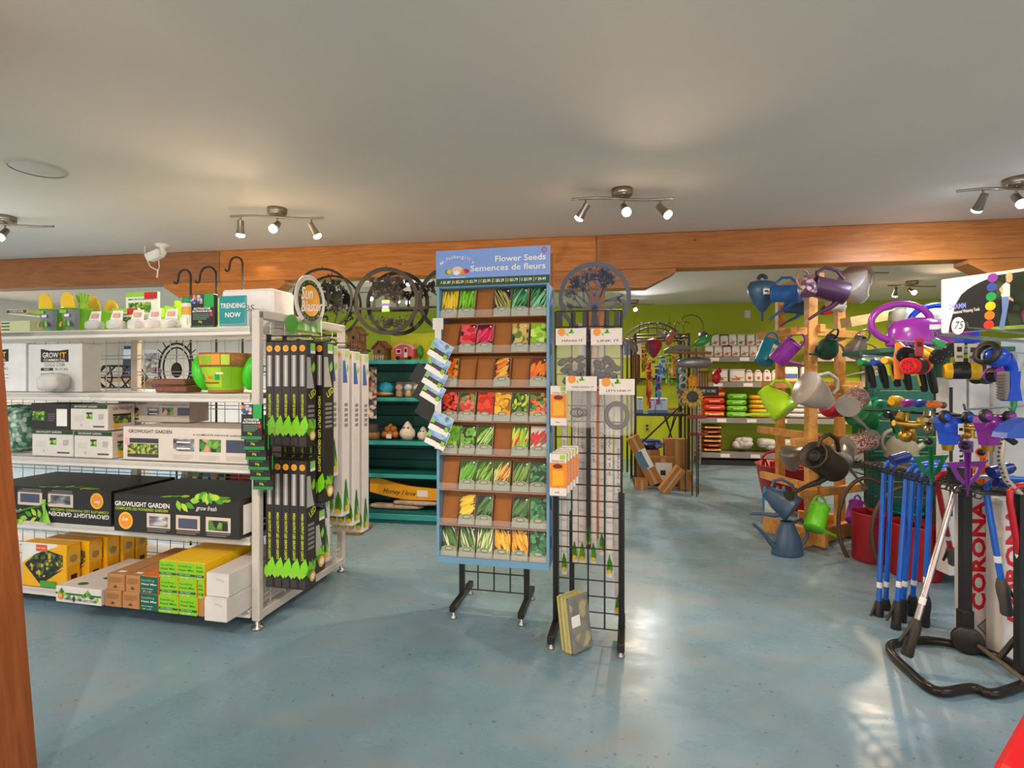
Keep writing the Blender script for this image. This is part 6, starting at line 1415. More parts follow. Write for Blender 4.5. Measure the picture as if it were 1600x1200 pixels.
p = at(1230, 866, 3.77); can('watering_can', 'blue grey watering can standing on the floor at the foot of the stand', 0, 0, 0, .235, '3d546e', shape='cone', handle='back', spl=.85, M0=T(p.x, p.y, .002) @ RZ(188))
b = MB()
for k in range(4): b.ell((.05*k-.075, 0, .1), (.022, .02, .11), mat('1c8ac0', .4))
b.quad(-.09, .0, .0, .1, PAPER, -.022)
one(b, 'glove_bundle', 'bundle of cyan blue gloves behind the hanging blue grey can', 'gloves', T(*at(1210, 800, 4.1)), None)
# red tubs and buckets
TUBR = mat('b8101c', .4)
def tub_red(px, py, r, h, label, Y):
    p = at(px, py, Y); t = thing('garden_tub', label, 'tub', T(p.x, p.y, .002))
    MB().lathe([(0, 0), (r*.72, 0), (r*.76, .02), (r, h), (r*1.03, h+.005), (r*.97, h+.008), (r*.73, .03), (0, .02)], TUBR, 36).build('tub_body', t)
    for s in (90, -90): MB().tube(arc((0, r*.98 if s > 0 else -r*.98, h), r*.42, 0, 180, 10, 'xz', r*.3), .014, TUBR, 8).build('handle', t)
tub_red(1233, 820, .31, .41, 'big red flexible tub behind the left foot of the pine stand', 5.2)
def hoop_can(px, py, Y, r, h, label):
    p = at(px, py, Y); t = thing('hoop_watering_can', label, 'watering can', T(p.x, p.y, .002) @ RZ(-15), 'red watering cans with tall hoops')
    MB().lathe([(0, 0), (r, 0), (r*1.01, .01), (r*1.01, h-.012), (r*1.03, h), (r*.98, h), (r*.97, h-.05)], mat('9c1420', .4), 32).prism([(r*cos(rad(a)), r*sin(rad(a))) for a in range(-90, 91, 15)], .008, mat('a01824', .4), T(0, 0, h-.004) @ RX(90)).lathe([(0, .03), (r*.97, .03)], BLACK, 24).build('body', t)
    MB().tube([(r*.8, 0, h*.95)]+arc((-r*.25, 0, h*.72), r*1.5, 55, 255, 24, 'xz', h*.98), .014, mat('5a4030', .4, .3), 8).build('hoop_handle', t)
hoop_can(1362, 884, 3.66, .12, .34, 'red metal hoop-handled can, left of two beside the blue wands')
hoop_can(1430, 893, 3.38, .143, .34, 'red metal hoop-handled can, right of two behind the blue wands')
# ================================================================ hose nozzle and sprinkler display at right
S = Frame(2.136, 2.55, 62)
GPB = mat('1f5a48', .5, 0, .06, 6)
# green gondola standing behind
GS = Frame(*at(1384, 0, 3.85).xy, 10)
gx = GS.x(1640, 0)
gg = thing('green_gondola', 'dark green perforated gondola behind the sprinklers', 'shelving unit', GS.M(0, 0, 0))
b = MB(); z = .1
while z < 1.28: b.box((gx/2, .3, z+.06), (gx, .02, .118), GPB, ch=.004); z += .122
b.build('slat_back', gg)
b = MB().box((.02, .27, .68), (.045, .03, 1.32), GPB)
for k in range(40):
    for dx in (-.01, .01): b.quad(.02+dx-.004, .1+.031*k, .02+dx+.004, .115+.031*k, BLACK, .2545)
b.build('upright', gg)
for zz in (.12, .68): MB().box((gx/2, .12, zz-.014), (gx, .34, .026), GPB).build('shelf', gg)
MB().box((gx/2, .13, .05), (gx, .34, .09), DARK).build('kick_base', gg)
BG = mat('b3a284', .45)
def gcan(px, y, zz, label, l=.3):
    t = thing('plastic_watering_can', label, 'watering can', GS.M(GS.x(px, y), y, zz+.003, 8), 'beige plastic watering cans on the green gondola')
    MB().lathe([(0, 0), (l*.42, 0), (l*.45, .02), (l*.4, l*.4), (l*.25, l*.58), (l*.24, l*.6), (l*.2, l*.56), (0, l*.5)], BG, 26, SCL(1, .6, 1)).build('body', t)
    MB().tube([(l*.3, 0, l*.2), (l*.75, 0, l*.45), (l*.95, 0, l*.6)], [.03, .016, .014], BG, 10).build('spout', t)
    MB().tube(arc((-l*.2, 0, l*.45), l*.32, 20, 235, 14), .015, BG, 8).build('handle', t)
gcan(1408, .1, .68, 'beige plastic watering can at left on the green gondola shelf', .28); gcan(1490, .12, .68, 'beige plastic watering can, second on the green gondola shelf', .26)
for k, (px, c, r) in enumerate(((1416, '14706a', .105), (1474, '1a7f78', .11))):
    t = MB().lathe([(0, 0), (r*.7, 0), (r, r*1.3), (r*1.06, r*1.3), (r*1.06, r*1.5), (r*.95, r*1.5), (r*.65, .02), (0, .02)], mat(c, .4), 28)
    one(t, 'teal_planter', ('left', 'right')[k]+' teal plastic planter low on the green gondola', 'planter', GS.M(GS.x(px, .12), .12, .123), 'teal planters on the green gondola')
for k, (px, c) in enumerate(((1442, 'b01824'), (1470, 'b01824'))):
    b = MB().tube([(0, 0, 0), (.0, .02, .5)], .012, mat(c, .4), 8).tube([(0, 0, 0), (.22, 0, -.12)], .011, mat(c, .4), 8)
# tall rusty garden stakes beside it
for k, px in enumerate((1352, 1362, 1372)):
    p = at(px, 0, 4.35+.12*k); b = MB().tube([(0, 0, 0), (0, 0, 1.22+.05*k)], .012, mat('5a2f1c', .5, .3), 6)
    for j in range(4): b.tube([(-.09, 0, .5+.2*j), (0, 0, .47+.2*j)], .006, mat('3a2a22', .5, .3), 5)
    one(b, 'garden_rake', ('left', 'middle', 'right')[k]+' of three rusty upright stakes right of the pine stand', 'garden stake', T(p.x, p.y, 0), 'rusty upright stakes')
# header board
t = thing('header_sign', 'black and white watering tools header board at upper right', 'sign', S.M(0, 0, 0))
z0, z1 = S.z(521, 0), S.z(437, 0); bw = .46
MB().box((bw/2, .012, (z0+z1)/2), (bw, .02, z1-z0), PAPER, ch=.002).build('board', t)
b = MB(); y = .0012; hz = z1-z0
X = lambda px: S.x(px, 0)
Z = lambda py, px: S.z(py, X(px))
pts = [(X(1482), z0+.002)]+[(X(1483+q*9.5), Z((510, 476, 460, 452, 446, 441, 437, 434, 431)[q], 1483+q*9.5)) for q in range(9)]+[(bw-.003, z1-.004), (bw-.003, z0+.002)]
b.add([(x, y, z) for x, z in pts], [tuple(range(len(pts)))[::-1]], mat('1c1a1c', .4))
xp = X(1556); b.quad(xp, z0+.002, bw-.003, Z(430, 1556), pic('gardenphoto', ['2a3a24', '3c5030', '6a7a48', 'b84a78', '24301c', '8a9a58'], 16), y-.0006)
b.quad(X(1546), z0+.002, bw-.003, Z(511, 1546), mat('8aa83c', .5, 0, .2, 20), y-.0008)
for k, c in enumerate(('8a3a9a', '3a4a9a', '2a9a4a', 'e8c820', 'e87a28', 'd83a2c')): b.disc(.019, mat(c, .4), T(X(1551-1.2*k), y-.001, Z(434+14.6*k, 1551)), 18, .021)
def pq(l, m, o=.0012): b.add([(X(px), y-o, Z(py, px)) for px, py in l], [tuple(range(len(l)))], m)
SKN = mat('d8a888', .5)
pq([(1572, 440), (1572, 430), (1577, 426), (1582, 429), (1582, 437), (1578, 442)], SKN); pq([(1571, 434), (1573, 427), (1578, 424), (1582, 427), (1576, 430)], mat('d8c088', .5), .0014)
pq([(1564, 462), (1566, 446), (1572, 441), (1578, 444), (1578, 463), (1566, 464)], mat('e8e6e0', .5)); pq([(1561, 452), (1566, 446), (1567, 452), (1566, 460), (1563, 456)], SKN, .0016)
pq([(1565, 464), (1578, 463), (1574, 485), (1569, 513), (1561, 512), (1566, 486)], mat('6a88c0', .5)); pq([(1576, 462), (1584, 468), (1583, 471), (1575, 467)], SKN, .0016)
b.text('DRAMM', .036, mat('8a94e8', .4), T(X(1496), y-.001, Z(479, 1496)) @ RY(-2), .02, w=X(1509)-X(1483)).text('Professional Watering Tools', .022, PAPER, T(X(1507), y-.001, Z(486, 1507)) @ RY(-3), .01, w=X(1530)-X(1484))
b.disc((X(1508)-X(1487))/2, PAPER, T(X(1497), y-.0012, Z(509, 1497)), 22, .042).text('75', .055, BLACK, T(X(1497), y-.0016, Z(509, 1497)), .0, w=(X(1505)-X(1490)), shear=.3)
b.build('printed_front', t)
# backing panel with long hooks
pb = thing('peg_panel', 'grey peg panel with long steel hooks carrying nozzles and sprinklers', 'display rack', S.M(0, 0, 0))
MB().box((.45, .85, .80), (1.0, .02, 1.45), mat('c4ccd2', .5)).build('panel', pb)
MB().box((.45, .8, .05), (1.0, .1, .1), DARK).build('panel_base', pb)
def bar(pt, pb_, Yt, dYx=.14, L=.36):
    p = Vector(at(pt, pb_, Yt)); d = Vector((S.v.x, S.v.y, 0))
    q = p+d*L; b = MB().tube([p+Vector((0, 0, .02)), p, q], .0045, STEEL, 6)
    b.M0 = 1; o = b.build('peg_hook', None); return o
inv = pb.matrix_world.inverted()
hooks = [(1512, 512, 2.12), (1462, 524, 2.2), (1428, 542, 2.3), (1398, 533, 2.4), (1346, 556, 2.75), (1470, 522, 2.25), (1508, 640, 2.1), (1420, 545, 2.45)]
for (px, py, Y) in hooks:
    p = at(px, py, Y); d = Vector((S.v.x, S.v.y, 0)); 
    # run the hook to the panel
    n = Vector((S.v.x, S.v.y)); dist = .84-(Vector((p.x, p.y))-S.o).dot(n)
    q = p+d*max(.1, dist)
    MB().tube([inv @ (p+Vector((0, 0, .022))+d*-.012), inv @ p, inv @ q], .0045, mat('9fb0bc', .25, .9), 6).build('peg_hook', pb)
b = MB()
p = at(1352, 640, 2.75); q = at(1600, 655, 2.12)
MB().tube([inv @ p, inv @ q], .007, BLACK, 6).tube([inv @ q, inv @ (q+Vector((S.v.x, S.v.y, 0))*.62)], .007, BLACK, 6).build('cross_bar', pb)
# nozzles
BK = mat('201e1e', .45)
NG = 'hose nozzles on the peg hooks'
def grip(px, py, Y, c, label, s=1., lean=-18, yaw=25, stripe=None, handc=None):
    t = thing('hose_nozzle', label, 'hose nozzle', T(*at(px, py, Y)) @ RZ(yaw) @ SCL(s, s, s), NG)
    cm = mat(c, .35)
    MB().tube([(-.045, 0, .0), (-.03, 0, 0), (.0, 0, -.004), (.03, 0, -.012)], [.017, .02, .017, .014], cm, 12).build('nozzle_head', t)
    h = MB().tube([(.02, 0, -.006), (.035, 0, -.03), (.05, 0, -.07), (.07, 0, -.125), (.072, 0, -.135)], [.014, .017, .018, .016, .012], mat(handc, .4) if handc else BK, 10).build('handle', t)
    MB().tube([(.002, 0, -.014), (.008, 0, -.05), (.035, 0, -.105)], .005, mat(stripe, .4) if stripe else BK, 6).build('trigger', t)
for k, (px, py, c, st) in enumerate(((1352, 566, '1c7a44', None), (1372, 566, '24409a', None), (1390, 563, 'e0b814', 'e0c020'), (1408, 568, '2a3a8a', None), (1432, 570, '3a3a3a', 'e0c020'), (1448, 572, '3a3a3a', None))):
    grip(px, py, 2.55-.03*k, c, ('leftmost' if k == 0 else ORD[k]+' from left')+' black-handled pistol nozzle in the upper row', .95, stripe=st)
def barrel(px, py, Y, c, label, r=.034, l=.105, yaw=20, face='3a3030', mid='1e1c1c'):
    t = thing('hose_nozzle', label, 'hose nozzle', T(*at(px, py, Y)) @ RZ(yaw), NG)
    cm = mat(c, .28)
    b = MB().tube([(-l*.5, 0, 0), (-l*.46, 0, 0), (-l*.2, 0, 0)], [r*.8, r*.97, r], cm, 18).tube([(l*.28, 0, 0), (l*.42, 0, 0), (l*.5, 0, 0)], [r, r*.95, r*.75], cm, 18)
    M_ = T(-l*.5-.0008, 0, 0) @ RZ(-90)
    for k in range(8): a = 45*k; b.disc(r*.12, mat(face, .5), M_ @ T(r*.5*cos(rad(a)), 0, r*.5*sin(rad(a))), 8)
    b.build('nozzle_head', t)
    MB().tube([(-l*.22, 0, 0), (l*.3, 0, 0)], r*.93, mat(mid, .45), 18).build('grip_band', t)
    MB().box((0, 0, r+.008), (l*.4, r*.8, .02), BK, ch=.004).tube([(0, 0, r+.015), (0, 0, r+.06)], .004, STEEL, 6).build('hang_loop', t)
barrel(1431, 572, 2.25, 'e01c24', 'red and black barrel nozzle in the front of the upper row', .037, .125, 24)
barrel(1503, 580, 2.15, 'e8b410', 'big yellow and black dial nozzle in the upper row', .036, .12, 150, '2a2420')
barrel(1533, 588, 2.2, '1f5a24', 'dark green speckled dial nozzle beside the big yellow one', .034, .07, 100)
barrel(1557, 586, 2.12, '8a24b0', 'purple dial nozzle between the green and blue ones', .032, .07, 100)
def shower(px, py, Y, c, label, yaw, roll, s=1., big=False):
    t = thing('hose_nozzle', label, 'hose nozzle', T(*at(px, py, Y)) @ RZ(yaw) @ RY(roll), NG)
    cm = mat(c, .28); r = .034*s
    MB().tube([(0, .07*s, .045*s), (0, .04*s, .025*s), (0, 0, 0), (0, -.012*s, -.004*s)], [.014*s, .02*s, r*.9, r*.98], cm, 18).build('nozzle_head', t)
    b = MB().tube([(0, -.01*s, -.003*s), (0, -.024*s, -.007*s)], r*1.05, BK, 20)
    for k in range(7): a = 51.4*k; b.disc(.0025, mat('8a8684', .5), T(.6*r*cos(rad(a)), -.0255*s, -.007*s+.6*r*sin(rad(a))), 8)
    b.build('spray_face', t)
    if big: MB().tube([(0, .06*s, .03*s), (0, .07*s, -.02*s), (0, .06*s, -.11*s)], [.016*s, .02*s, .019*s], cm, 10).build('handle', t)
shower(1459, 556, 2.32, 'e8b814', 'yellow shower nozzle with black face, above the red barrel', 8, 0)
shower(1413, 553, 2.34, 'e07820', 'orange shower nozzle with dark face behind the red barrel', -20, 0, 1.05, True)
shower(1481, 545, 2.44, '1c7a44', 'green shower nozzle seen face on beside the yellow one', 4, 0, 1.0)
t = thing('hose_nozzle', 'large blue fan nozzle with ribbed grey trigger at the far right', 'hose nozzle', T(*at(1568, 572, 1.98)) @ RZ(10), NG)
BL = mat('1648c0', .25)
MB().ell((-.03, 0, .035), (.05, .035, .04), BL).tube([(0, 0, .03), (.03, 0, .01), (.04, 0, -.02)], [.03, .022, .02], BL, 12).build('nozzle_head', t)
MB().lathe([(.03, 0), (.047, .004), (.047, .018), (.03, .022)], BK, 22, T(-.068, 0, .045) @ RY(-70)).build('spray_face', t)
MB().prism([(.012, -.02), (.062, -.02), (.058, -.08), (.07, -.135), (.0, -.135), (.015, -.08)], .03, BL, T(0, -.015, 0)).build('handle', t)
b = MB().prism([(-.015, -.02), (.012, -.02), (.012, -.13), (-.012, -.13)], .026, mat('7a7470', .5), T(0, -.013, 0))
for k in range(9): b.box((-.012, 0, -.035-.011*k), (.012, .028, .005), mat('5a5450', .5))
b.build('trigger', t)
for k, (px, c) in enumerate(((1499, 'c8bca8'), (1520, 'c8bca8'), (1437, 'c02030'))):
    t_ = MB().prism([(-.016, 0), (.016, 0), (.02, .075), (-.02, .075)], .002, mat(c, .5)).quad(-.01, .04, .01, .06, BLACK, -.001).quad(-.012, .015, .012, .025, mat('6a625a', .5), -.001)
    one(t_, 'hang_tag', ('left cream tag over the yellow dial nozzle', 'right cream tag over the dark green nozzle', 'red and white tag over the red barrel nozzle')[k], 'tag', T(*at(px, (565, 566, 556)[k], 2.08+.12*(k == 2))), 'hang tags')
# small heads along the cross bar
for k, (px, py, c) in enumerate(((1378, 630, '14805a'), (1403, 627, 'e0a810'), (1422, 630, 'a02c9a'), (1441, 630, '24409a'), (1462, 632, 'e8701c'))):
    Y = 2.66-.06*k; r = .03 if k == 1 else .02
    t = thing('small_nozzle', ('green', 'yellow', 'magenta', 'blue', 'orange')[k]+' small nozzle lying on the black cross bar', 'hose nozzle', T(*at(px, py, Y)) @ RZ(20), 'small nozzles on the cross bar')
    MB().tube([(-.05, 0, 0), (-.03, 0, 0), (.01, 0, 0), (.03, 0, 0)], [r*.6, r, r*.9, r*.6], mat(c, .3), 14).build('nozzle_head', t)
    MB().tube([(.03, 0, 0), (.055, 0, -.005)], [.014, .017], mat('8a8078', .3, .8), 10).build('coupling', t)
grip(1392, 648, 2.55, '1a1a1a', 'black and green nozzle hanging below the cross bar', .9, handc='1c8a54'); grip(1410, 646, 2.5, '2a2a2a', 'black nozzle with yellow trigger below the cross bar', .9, stripe='e8c814')
# brass and coloured sprinklers
BR = mat('b08a3a', .3, .9, .15, 40); BR2 = mat('9a8868', .3, .9, .2, 40)
def impulse(px, py, Y, label, m, s=1., yaw=0):
    b = MB().tube([(0, 0, -.05), (0, 0, .0)], .016, m, 10).tube([(-.07, 0, .02), (0, 0, .01), (.06, 0, .015)], [.012, .02, .01], m, 10).box((.05, 0, .03), (.06, .02, .03), m, ch=.006).ell((-.02, 0, -.03), (.03, .022, .026), m).box((-.06, 0, .02), (.02, .03, .035), m, RY(30), ch=.005).tube([(-.02, 0, .02), (-.02, 0, .06)], .01, m, 8).tube(arc((.03, 0, -.02), .03, 0, 300, 12), .004, m, 6)
    one(b, 'impulse_sprinkler', label, 'sprinkler head', T(*at(px, py, Y)) @ RZ(yaw) @ SCL(s, s, s), 'brass impulse sprinklers')
impulse(1424, 669, 2.42, 'gold brass impulse sprinkler head left of the green spike', BR, 1.2); impulse(1452, 661, 2.28, 'grey metal impulse head above the green spike sprinkler', BR2, .9, 40)
impulse(1503, 668, 2.42, 'brass impulse head between blue and purple sprinklers', BR2, 1.1, 20); impulse(1518, 672, 2.3, 'gold impulse head touching the purple sprinkler', BR, .7, -30); impulse(1567, 668, 2.3, 'dull brass impulse head right of the purple sprinkler', BR2, 1.0)
def spike(px, py, Y, c, label, s=1.):
    m = mat(c, .4); b = MB()
    b.tube([(0, 0, .06), (0, 0, .02)], .016, m, 10).tube([(-.035, -.02, .045), (0, 0, .045)], [.02, .017], m, 12)
    b.lathe([(.013, 0), (.0135, .001), (0, .001)], BLACK, 12, T(-.0365, -.021, .045) @ RZ(-60) @ RX(90))
    for q in (0, 90): b.prism([(-.012, .03), (.012, .03), (.008, -.08), (0, -.14), (-.008, -.08)], .004, m, RZ(q) @ T(0, -.002, 0))
    b.prism([(-.085, -.015), (.085, -.015), (.07, -.035), (.045, -.075), (.01, -.1), (.012, -.085), (.035, -.06), (.05, -.035), (.012, -.032), (.01, -.028), (-.01, -.028), (-.012, -.032), (-.05, -.035), (-.035, -.06), (-.012, -.085), (-.01, -.1), (-.045, -.075), (-.07, -.035)], .005, m)
    one(b, 'spike_sprinkler', label, 'spike sprinkler', T(*at(px, py, Y)) @ RZ(10) @ SCL(s, s, s), 'coloured spike sprinklers')
spike(1455, 706, 2.35, '14703c', 'green spike sprinkler hanging over the wire tray', 1.15); spike(1512, 715, 2.2, '6a2080', 'purple spike sprinkler hanging over the wire tray', 1.2); spike(1536, 722, 2.42, 'e8701c', 'orange spike sprinkler behind the purple one', 1.1)
def fin(px, py, Y, c, label):
    t = thing('wheeled_sprinkler', label, 'sprinkler', T(*at(px, py, Y)) @ RZ(12), 'wheeled sprinklers')
    m = mat(c, .25)
    MB().prism([(-.05, .055), (-.02, .06), (.055, .05), (.06, .03), (.05, -.0), (.03, -.06), (-.025, -.06), (-.035, -.01), (-.055, .03)], .035, m, T(0, -.018, 0)).ell((0, 0, .02), (.05, .035, .04), m).build('body', t)
    for (x, z) in ((-.055, .06), (.065, .055)):
        w = MB().lathe([(.012, -.01), (.023, -.01), (.026, -.006), (.026, .006), (.023, .01), (.012, .01)], BK, 20, T(x, -.03, z) @ RX(90)).build('wheel', t)
        MB().lathe([(0, 0), (.016, 0), (.016, .016), (0, .018)], m, 14, T(x, -.028, z) @ RX(90)).build('wheel_hub', w)
    MB().quad(.005, -.015, .035, .03, PAPER, -.0365).quad(.01, .0, .03, .012, BLACK, -.037).build('price_sticker', t)
    MB().tube([(0, 0, -.06), (0, 0, -.085)], [.022, .018], BR, 12).build('hose_inlet', t)
fin(1481, 672, 2.15, '1c50c8', 'blue wheeled base sprinkler hanging at centre of the display'); fin(1544, 672, 2.05, '8a2498', 'purple wheeled base sprinkler hanging right of the blue one')
b = MB().prism([(-.06, 0), (.08, 0), (.08, .06), (.03, .075), (-.02, .055), (-.055, .02)], .06, mat('2a50b0', .25)).tube([(-.03, .03, -.0), (.0, .03, -.02)], .012, BK, 8)
one(b, 'sprinkler_hood', 'blue plastic sprinkler hood at the right edge above the arched tube', 'sprinkler', T(*at(1598, 685, 1.9)))
one(MB().tube([(0, 0, 0), (.03, 0, .01), (.045, 0, .045), (.045, 0, .09)], .012, mat('14804c', .3), 10), 'green_connector', 'green hose connector behind the purple wheeled sprinkler', 'connector', T(*at(1568, 650, 2.25)))
# ---- large purple can, blue can, white bag above the nozzles
t = thing('oval_watering_can', 'big purple oval watering can with ring handle on top of the display', 'watering can', T(*at(1436, 541, 3.0)) @ RZ(-12) @ SCL(1.11, 1.11, 1.11), 'oval ring-handled watering cans')
PU = mat('8f2c9e', .22)
MB().lathe([(0, 0), (.15, 0), (.155, .01), (.145, .09), (.12, .13), (.04, .15), (0, .15)], PU, 30, SCL(1, .55, 1)).build('body', t)
MB().tube([(-.09+.14*cos(2*pi*k/28), -.01, .125+.1*sin(2*pi*k/28)) for k in range(28)], .017, PU, 10, True).build('ring_handle', t)
MB().tube([(.12, 0, .06), (.22, 0, .07), (.27, 0, .1)], [.03, .02, .014], PU, 10).build('spout', t)
MB().quad(.0, .08, .05, .105, PAPER, -.094).build('price_sticker', t)
t = thing('oval_watering_can', 'blue oval watering can with ring handle behind the big purple one', 'watering can', T(*at(1482, 539, 3.25)) @ RZ(-12) @ SCL(1.1, 1.1, 1.1), 'oval ring-handled watering cans')
BLU2 = mat('1838b0', .25)
MB().lathe([(0, 0), (.15, 0), (.155, .01), (.145, .09), (.12, .13), (.04, .15), (0, .15)], BLU2, 28, SCL(1, .55, 1)).build('body', t)
MB().tube([(-.06+.14*cos(2*pi*k/28), -.01, .13+.1*sin(2*pi*k/28)) for k in range(28)], .017, BLU2, 10, True).build('ring_handle', t)
one(MB().ell((0, 0, .14), (.17, .1, .15), pic('peatbag', ['dcd6c8', 'd8d0c0', '8aa07a', 'e4dfd4', 'c8b89a'], 8), e=.55, jit=.04, n=22), 'soil_bag', 'white printed soil bag standing behind the purple oval can', 'bag', T(*at(1432, 544, 3.48)))
b = MB().box((0, .03, -.018), (.63, .62, .03), GPB, ch=.004).box((.30, .3, -.75), (.04, .04, 1.44), GPB).box((.245, .27, -.75), (.04, .04, 1.44), GPB)
one(b, 'top_ledge', 'green ledge carrying the oval watering cans and the soil bag', 'shelf', T(*at(1441, 545, 3.2)) @ T(.0, 0, 0) @ RZ(-10))
# boards lying on the ledge behind
b = MB().box((0, 0, 0), (.34, .12, .07), wood('board', '9a7a4a', 'b8945c', 'c8a870', 4, (1, 6, 6), .6, False), RY(-10))
one(b, 'wood_plank', 'pale wooden board sloping up behind the silver can toward the soil bag', 'plank', T(*at(1357, 498, 3.75)))
# ---- tall white cartons behind the wand rack
WC = mat('d9d3d0', .45)
def wcarton(px0, px1, py0, py1, Y, label, txt, col, vert=True, small=None):
    p0, p1 = at(px0, py1, Y), at(px1, py0, Y); w = p1.x-p0.x; h = p1.z-max(p0.z, .0)
    b = MB().box((0, .05, h/2), (w, .1, h), WC, ch=.004)
    if txt == 'CORONA':
        b.text('CORONA', w*.56, col, T(-w*.2, EP, h*.60) @ RY(-90), .04, w=h*.72).text('SEASON AFTER SEASON', w*.16, BLACK, T(w*.2, EP, h*.60) @ RY(-90), .008, w=h*.62)
        M_ = T(0, EP, h*.14) @ RY(45); r = w*.2
        b.quad(-r, -r, r, r, mat('5a5654', .5), 0, M_).quad(-r*.8, -r*.8, r*.8, r*.8, mat('a8a29e', .5), -.0004, M_)
        b.add([(-r*.6, -.001, h*.14+r*.3), (0, -.001, h*.14-r*.5), (r*.7, -.001, h*.14+r*.1), (r*.4, -.001, h*.14+r*.3), (0, -.001, h*.14-r*.1), (-r*.3, -.001, h*.14+r*.4)], [(0, 1, 2, 3, 4, 5)], BLACK)
    else:
        b.text(txt, w*.5, BLACK, T(w*.22, EP, h*.6) @ RY(90), .012, w=min(h*.6, .5))
        if small: b.quad(-w*.5, h*.3, -w*.3, h*.95, small, EP)
    one(b, 'wand_carton', label, 'box', T((p0.x+p1.x)/2, Y, max(p0.z, .0)+.001) @ RZ(-6 if Y < 3 else 0), 'tall white wand cartons')
CR = mat('d01420', .4)
wcarton(1517, 1564, 774, 1025, 2.46, 'white carton with red vertical lettering right behind the black post', 'CORONA', CR)
wcarton(1570, 1620, 783, 1055, 2.33, 'white carton with red vertical lettering nearest the right edge', 'CORONA', CR)
wcarton(1483, 1511, 590, 900, 3.12, 'white carton with a patterned dark strip behind the yellow dial nozzle', 'Aluminum', BLACK, small=mat('1c1e1a', .5, 0, .5, 90))
wcarton(1515, 1547, 590, 900, 3.12, 'white carton with black vertical word between the dial nozzles', 'Aluminum', BLACK)
wcarton(1553, 1602, 548, 900, 3.12, 'white carton with large black vertical word at right edge', 'Aluminum', BLACK)
# ---- wire tray with wands
wr = thing('wand_rack', 'black wheeled wire-tray rack holding watering wands', 'display rack', T(*at(1508, 0, 2.45).xy.to_3d()))
iw = wr.matrix_world.inverted()
zt_ = .79
def trp(px, py): Y = (H-zt_)*F/(py-HY); return iw @ at(px, py, Y)
e0, e1 = trp(1340, 722), trp(1531, 773)
dv = (e1-e0); n = 22
right = Vector((.42, -.05, 0))
b = MB()
for k in range(n+1):
    p = e0+dv*(k/n); b.tube([p+Vector((.0, 0, .02)), p+Vector((-.02, 0, .012)), p+Vector((-.022, 0, -.012)), p+Vector((0, 0, -.018)), p+Vector((.02, 0, 0)), p+right], .0042, DARK, 5)
for s in (.03, .2, .4, .6): b.tube([e0+right*s/.62, e1+right*s/.62], .005, DARK, 6)
b.build('wire_tray', wr)
pp = iw @ Vector((at(1508, 0, 2.45).x, 2.45, 0))
MB().box((pp.x, pp.y, .42), (.042, .03, .76), BLACK).box((pp.x, pp.y, .12), (.056, .044, .14), BLACK, ch=.004).build('post', wr)
p2 = iw @ Vector((at(1596, 0, 2.2).x, 2.2, 0))
MB().box((p2.x, p2.y, .42), (.042, .03, .76), BLACK).build('post', wr)
def fl(px, py, z=.03): Y = (H-z)*F/(py-HY); return iw @ at(px, py, Y)
path = [fl(1640, 1050), fl(1560, 1080), fl(1520, 1072), fl(1476, 1078), fl(1450, 1070), fl(1420, 1045), fl(1394, 1020), fl(1391, 1008), fl(1402, 1002), fl(1450, 998), fl(1505, 1007), fl(1570, 1028), fl(1640, 1075)]
sm = []
for i in range(len(path)-1):
    p0 = path[max(0, i-1)]; p1 = path[i]; p2_ = path[i+1]; p3 = path[min(len(path)-1, i+2)]
    for q in range(5):
        u = q/5; sm.append(.5*((2*p1)+(p2_-p0)*u+(2*p0-5*p1+4*p2_-p3)*u*u+(3*p1-p0-3*p2_+p3)*u**3))
sm.append(path[-1])
for v in sm: v.z = .022
MB().tube(sm, .019, mat('2a2420', .3, .5), 10).build('base_loop', wr)
MB().tube([fl(1530, 1010, .06), fl(1600, 1062, .06)], .01, mat('8a7868', .3, .7), 8).build('axle', wr)
MB().tube([fl(1560, 1030, .05), iw @ at(1598, 985, 2.25)], .012, BLACK, 8).build('brace', wr)
q = fl(1527, 1012, .055); MB().lathe([(.0, -.02), (.05, -.02), (.062, -.012), (.062, .012), (.05, .02), (0, .02)], BK, 24, T(q.x, q.y+.05, .064) @ RZ(-30) @ RX(90)).build('wheel', wr)
q = fl(1448, 1052); MB().box((q.x, q.y, .0425), (.09, .03, .002), PAPER, RZ(0)).build('base_label', wr) if False else None
WBL = mat('1a62cc', .3); WBR = mat('b81428', .3, .1); WSL = mat('b8aeb4', .25, .8)
def wand(px, py, qx_, qy, Y0, Y1, m, label, gc='23201e', gl=.125, bend=True, lever=-1):
    a = at(px, py, Y0); e = at(qx_, qy, Y1); a.z = zt_+.036; a.x -= .052
    t = thing('watering_wand', label, 'watering wand', T(*e), 'watering wands hung on the wire tray')
    A = a-e; d = (A).normalized()
    pts = [A+Vector((.24, -.02, .012)), A+Vector((.1, -.01, .018)), A+Vector((.04, 0, .008)), A+Vector((.012, 0, -.015)), A-d*.06, d*.02]
    MB().tube(pts if bend else [A, d*.02], .0125, m, 10).build('tube', t)
    MB().tube([d*.03, d*0, d*-.03, d*-.07, d*-gl, d*-(gl+.008)], [.016, .024, .025, .021, .024, .018], mat(gc, .5), 12).build('grip', t)
    L = Vector((.03*lever, 0, 0)); MB().tube([d*.005+L*.6, d*-.03+L*1.1, d*-.07+L*1.7], [.008, .007, .006], BK, 8).build('lever', t)
    MB().tube([d*.1, d*.13], .0132, PAPER, 10).build('sticker', t)
wand(1396, 731, 1373, 948, 2.90, 2.80, WBL, 'blue watering wand nearest the pine stand, first of six')
wand(1408, 734, 1384, 944, 2.84, 2.87, WBL, 'blue watering wand second from the pine stand')
wand(1433, 741, 1402, 948, 2.72, 2.66, WBL, 'blue watering wand third from the pine stand')
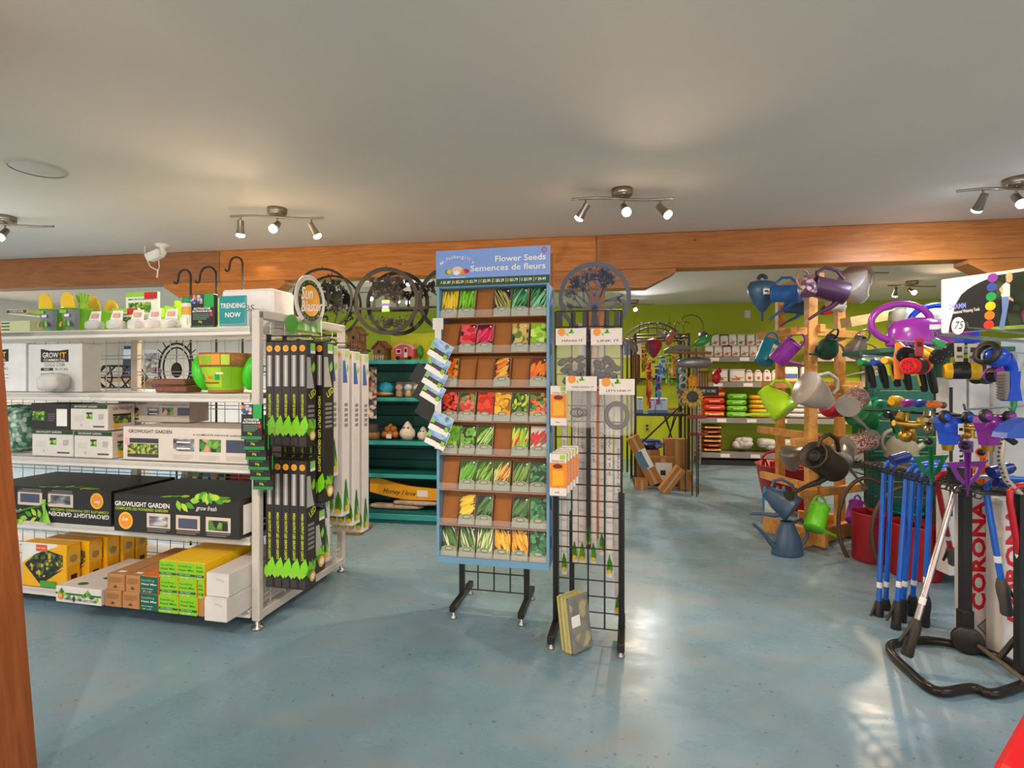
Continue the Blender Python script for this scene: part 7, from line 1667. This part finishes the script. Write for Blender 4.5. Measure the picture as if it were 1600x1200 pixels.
wand(1444, 744, 1411, 944, 2.66, 2.72, WBL, 'blue watering wand fourth from the pine stand')
wand(1456, 746, 1426, 938, 2.6, 2.78, WBL, 'blue watering wand fifth from the pine stand')
wand(1470, 751, 1446, 940, 2.54, 2.6, WBL, 'blue watering wand sixth from the pine stand, beside the red one')
wand(1478, 758, 1486, 862, 2.5, 2.72, WBR, 'red watering wand hanging behind the silver pole', '5a5450', .09)
wand(1514, 768, 1430, 978, 2.38, 2.28, WSL, 'silver telescopic pole slanting down to the rack base', '2a2420', .13, True)
wand(1556, 778, 1566, 915, 2.32, 2.28, WBL, 'blue wand with grey grip in front of the red lettered cartons', '4a4644', .12, True, 1)
wand(1593, 786, 1600, 912, 2.2, 2.2, WBR, 'red wand at the right edge over the red lettered cartons', '4a4644', .12, True, 1)
for k, (px, py, Y) in enumerate(((1405, 716, 2.8), (1562, 735, 2.27))):
    b = MB().tube([(-.04, 0, -.01), (.04, 0, .012)], .027, mat('1a2a7a', .3), 14).tube([(.04, 0, .012), (.055, 0, .016)], .02, mat('101a5a', .3), 12)
    if k: b.tube([(-.02, 0, -.05), (.03, 0, -.06)], .022, mat('1a2a7a', .3), 12)
    one(b, 'hose_fitting', ('navy blue hose fitting lying at the left of the wire tray', 'navy blue hose fittings lying at the right of the wire tray')[k], 'hose fitting', T(*at(px, py, Y)))
one(MB().lathe([(0, 0), (.04, 0), (.043, .005), (.046, .07), (.044, .075), (.0, .075)], BK, 22).lathe([(0, .0755), (.042, .0755)], mat('b8aa98', .6), 20), 'black_cap', 'round black cap standing on the wire tray', 'cap', T(*at(1499, 755, 2.33)))
b = MB().tube([(0, 0, 0), (-.06, 0, .06), (-.085, 0, .15), (-.075, 0, .24), (-.03, 0, .33)], .012, mat('b8aea0', .35, .3), 10)
for k in range(16): b.ell((-.02-.075*sin(pi*(k+1)/18)-.006, -.008, .02+.018*k), (.005, .005, .004), DARK)
one(b, 'oscillating_tube', 'arched pale perforated sprinkler tube at the right of the wire tray', 'sprinkler', T(*at(1594, 772, 2.2)))
# near red carton with a green label, bottom right corner
A0 = Vector((1.0, 1.065, 0)); ang = 36
b = MB().box((.32, -.16, .25), (.64, .32, .50), mat('e0141c', .35), ch=.012).quad(.04, .06, .5, .3, PAPER, EP)
b.add([(.15, -.08, .5008), (.5, -.08, .5008), (.5, -.28, .5008), (.1, -.28, .5008)], [(0, 3, 2, 1)], mat('3a9a34', .4))
one(b, 'red_carton', 'bright red carton with green label in the near bottom right corner', 'box', T(*A0) @ RZ(ang))
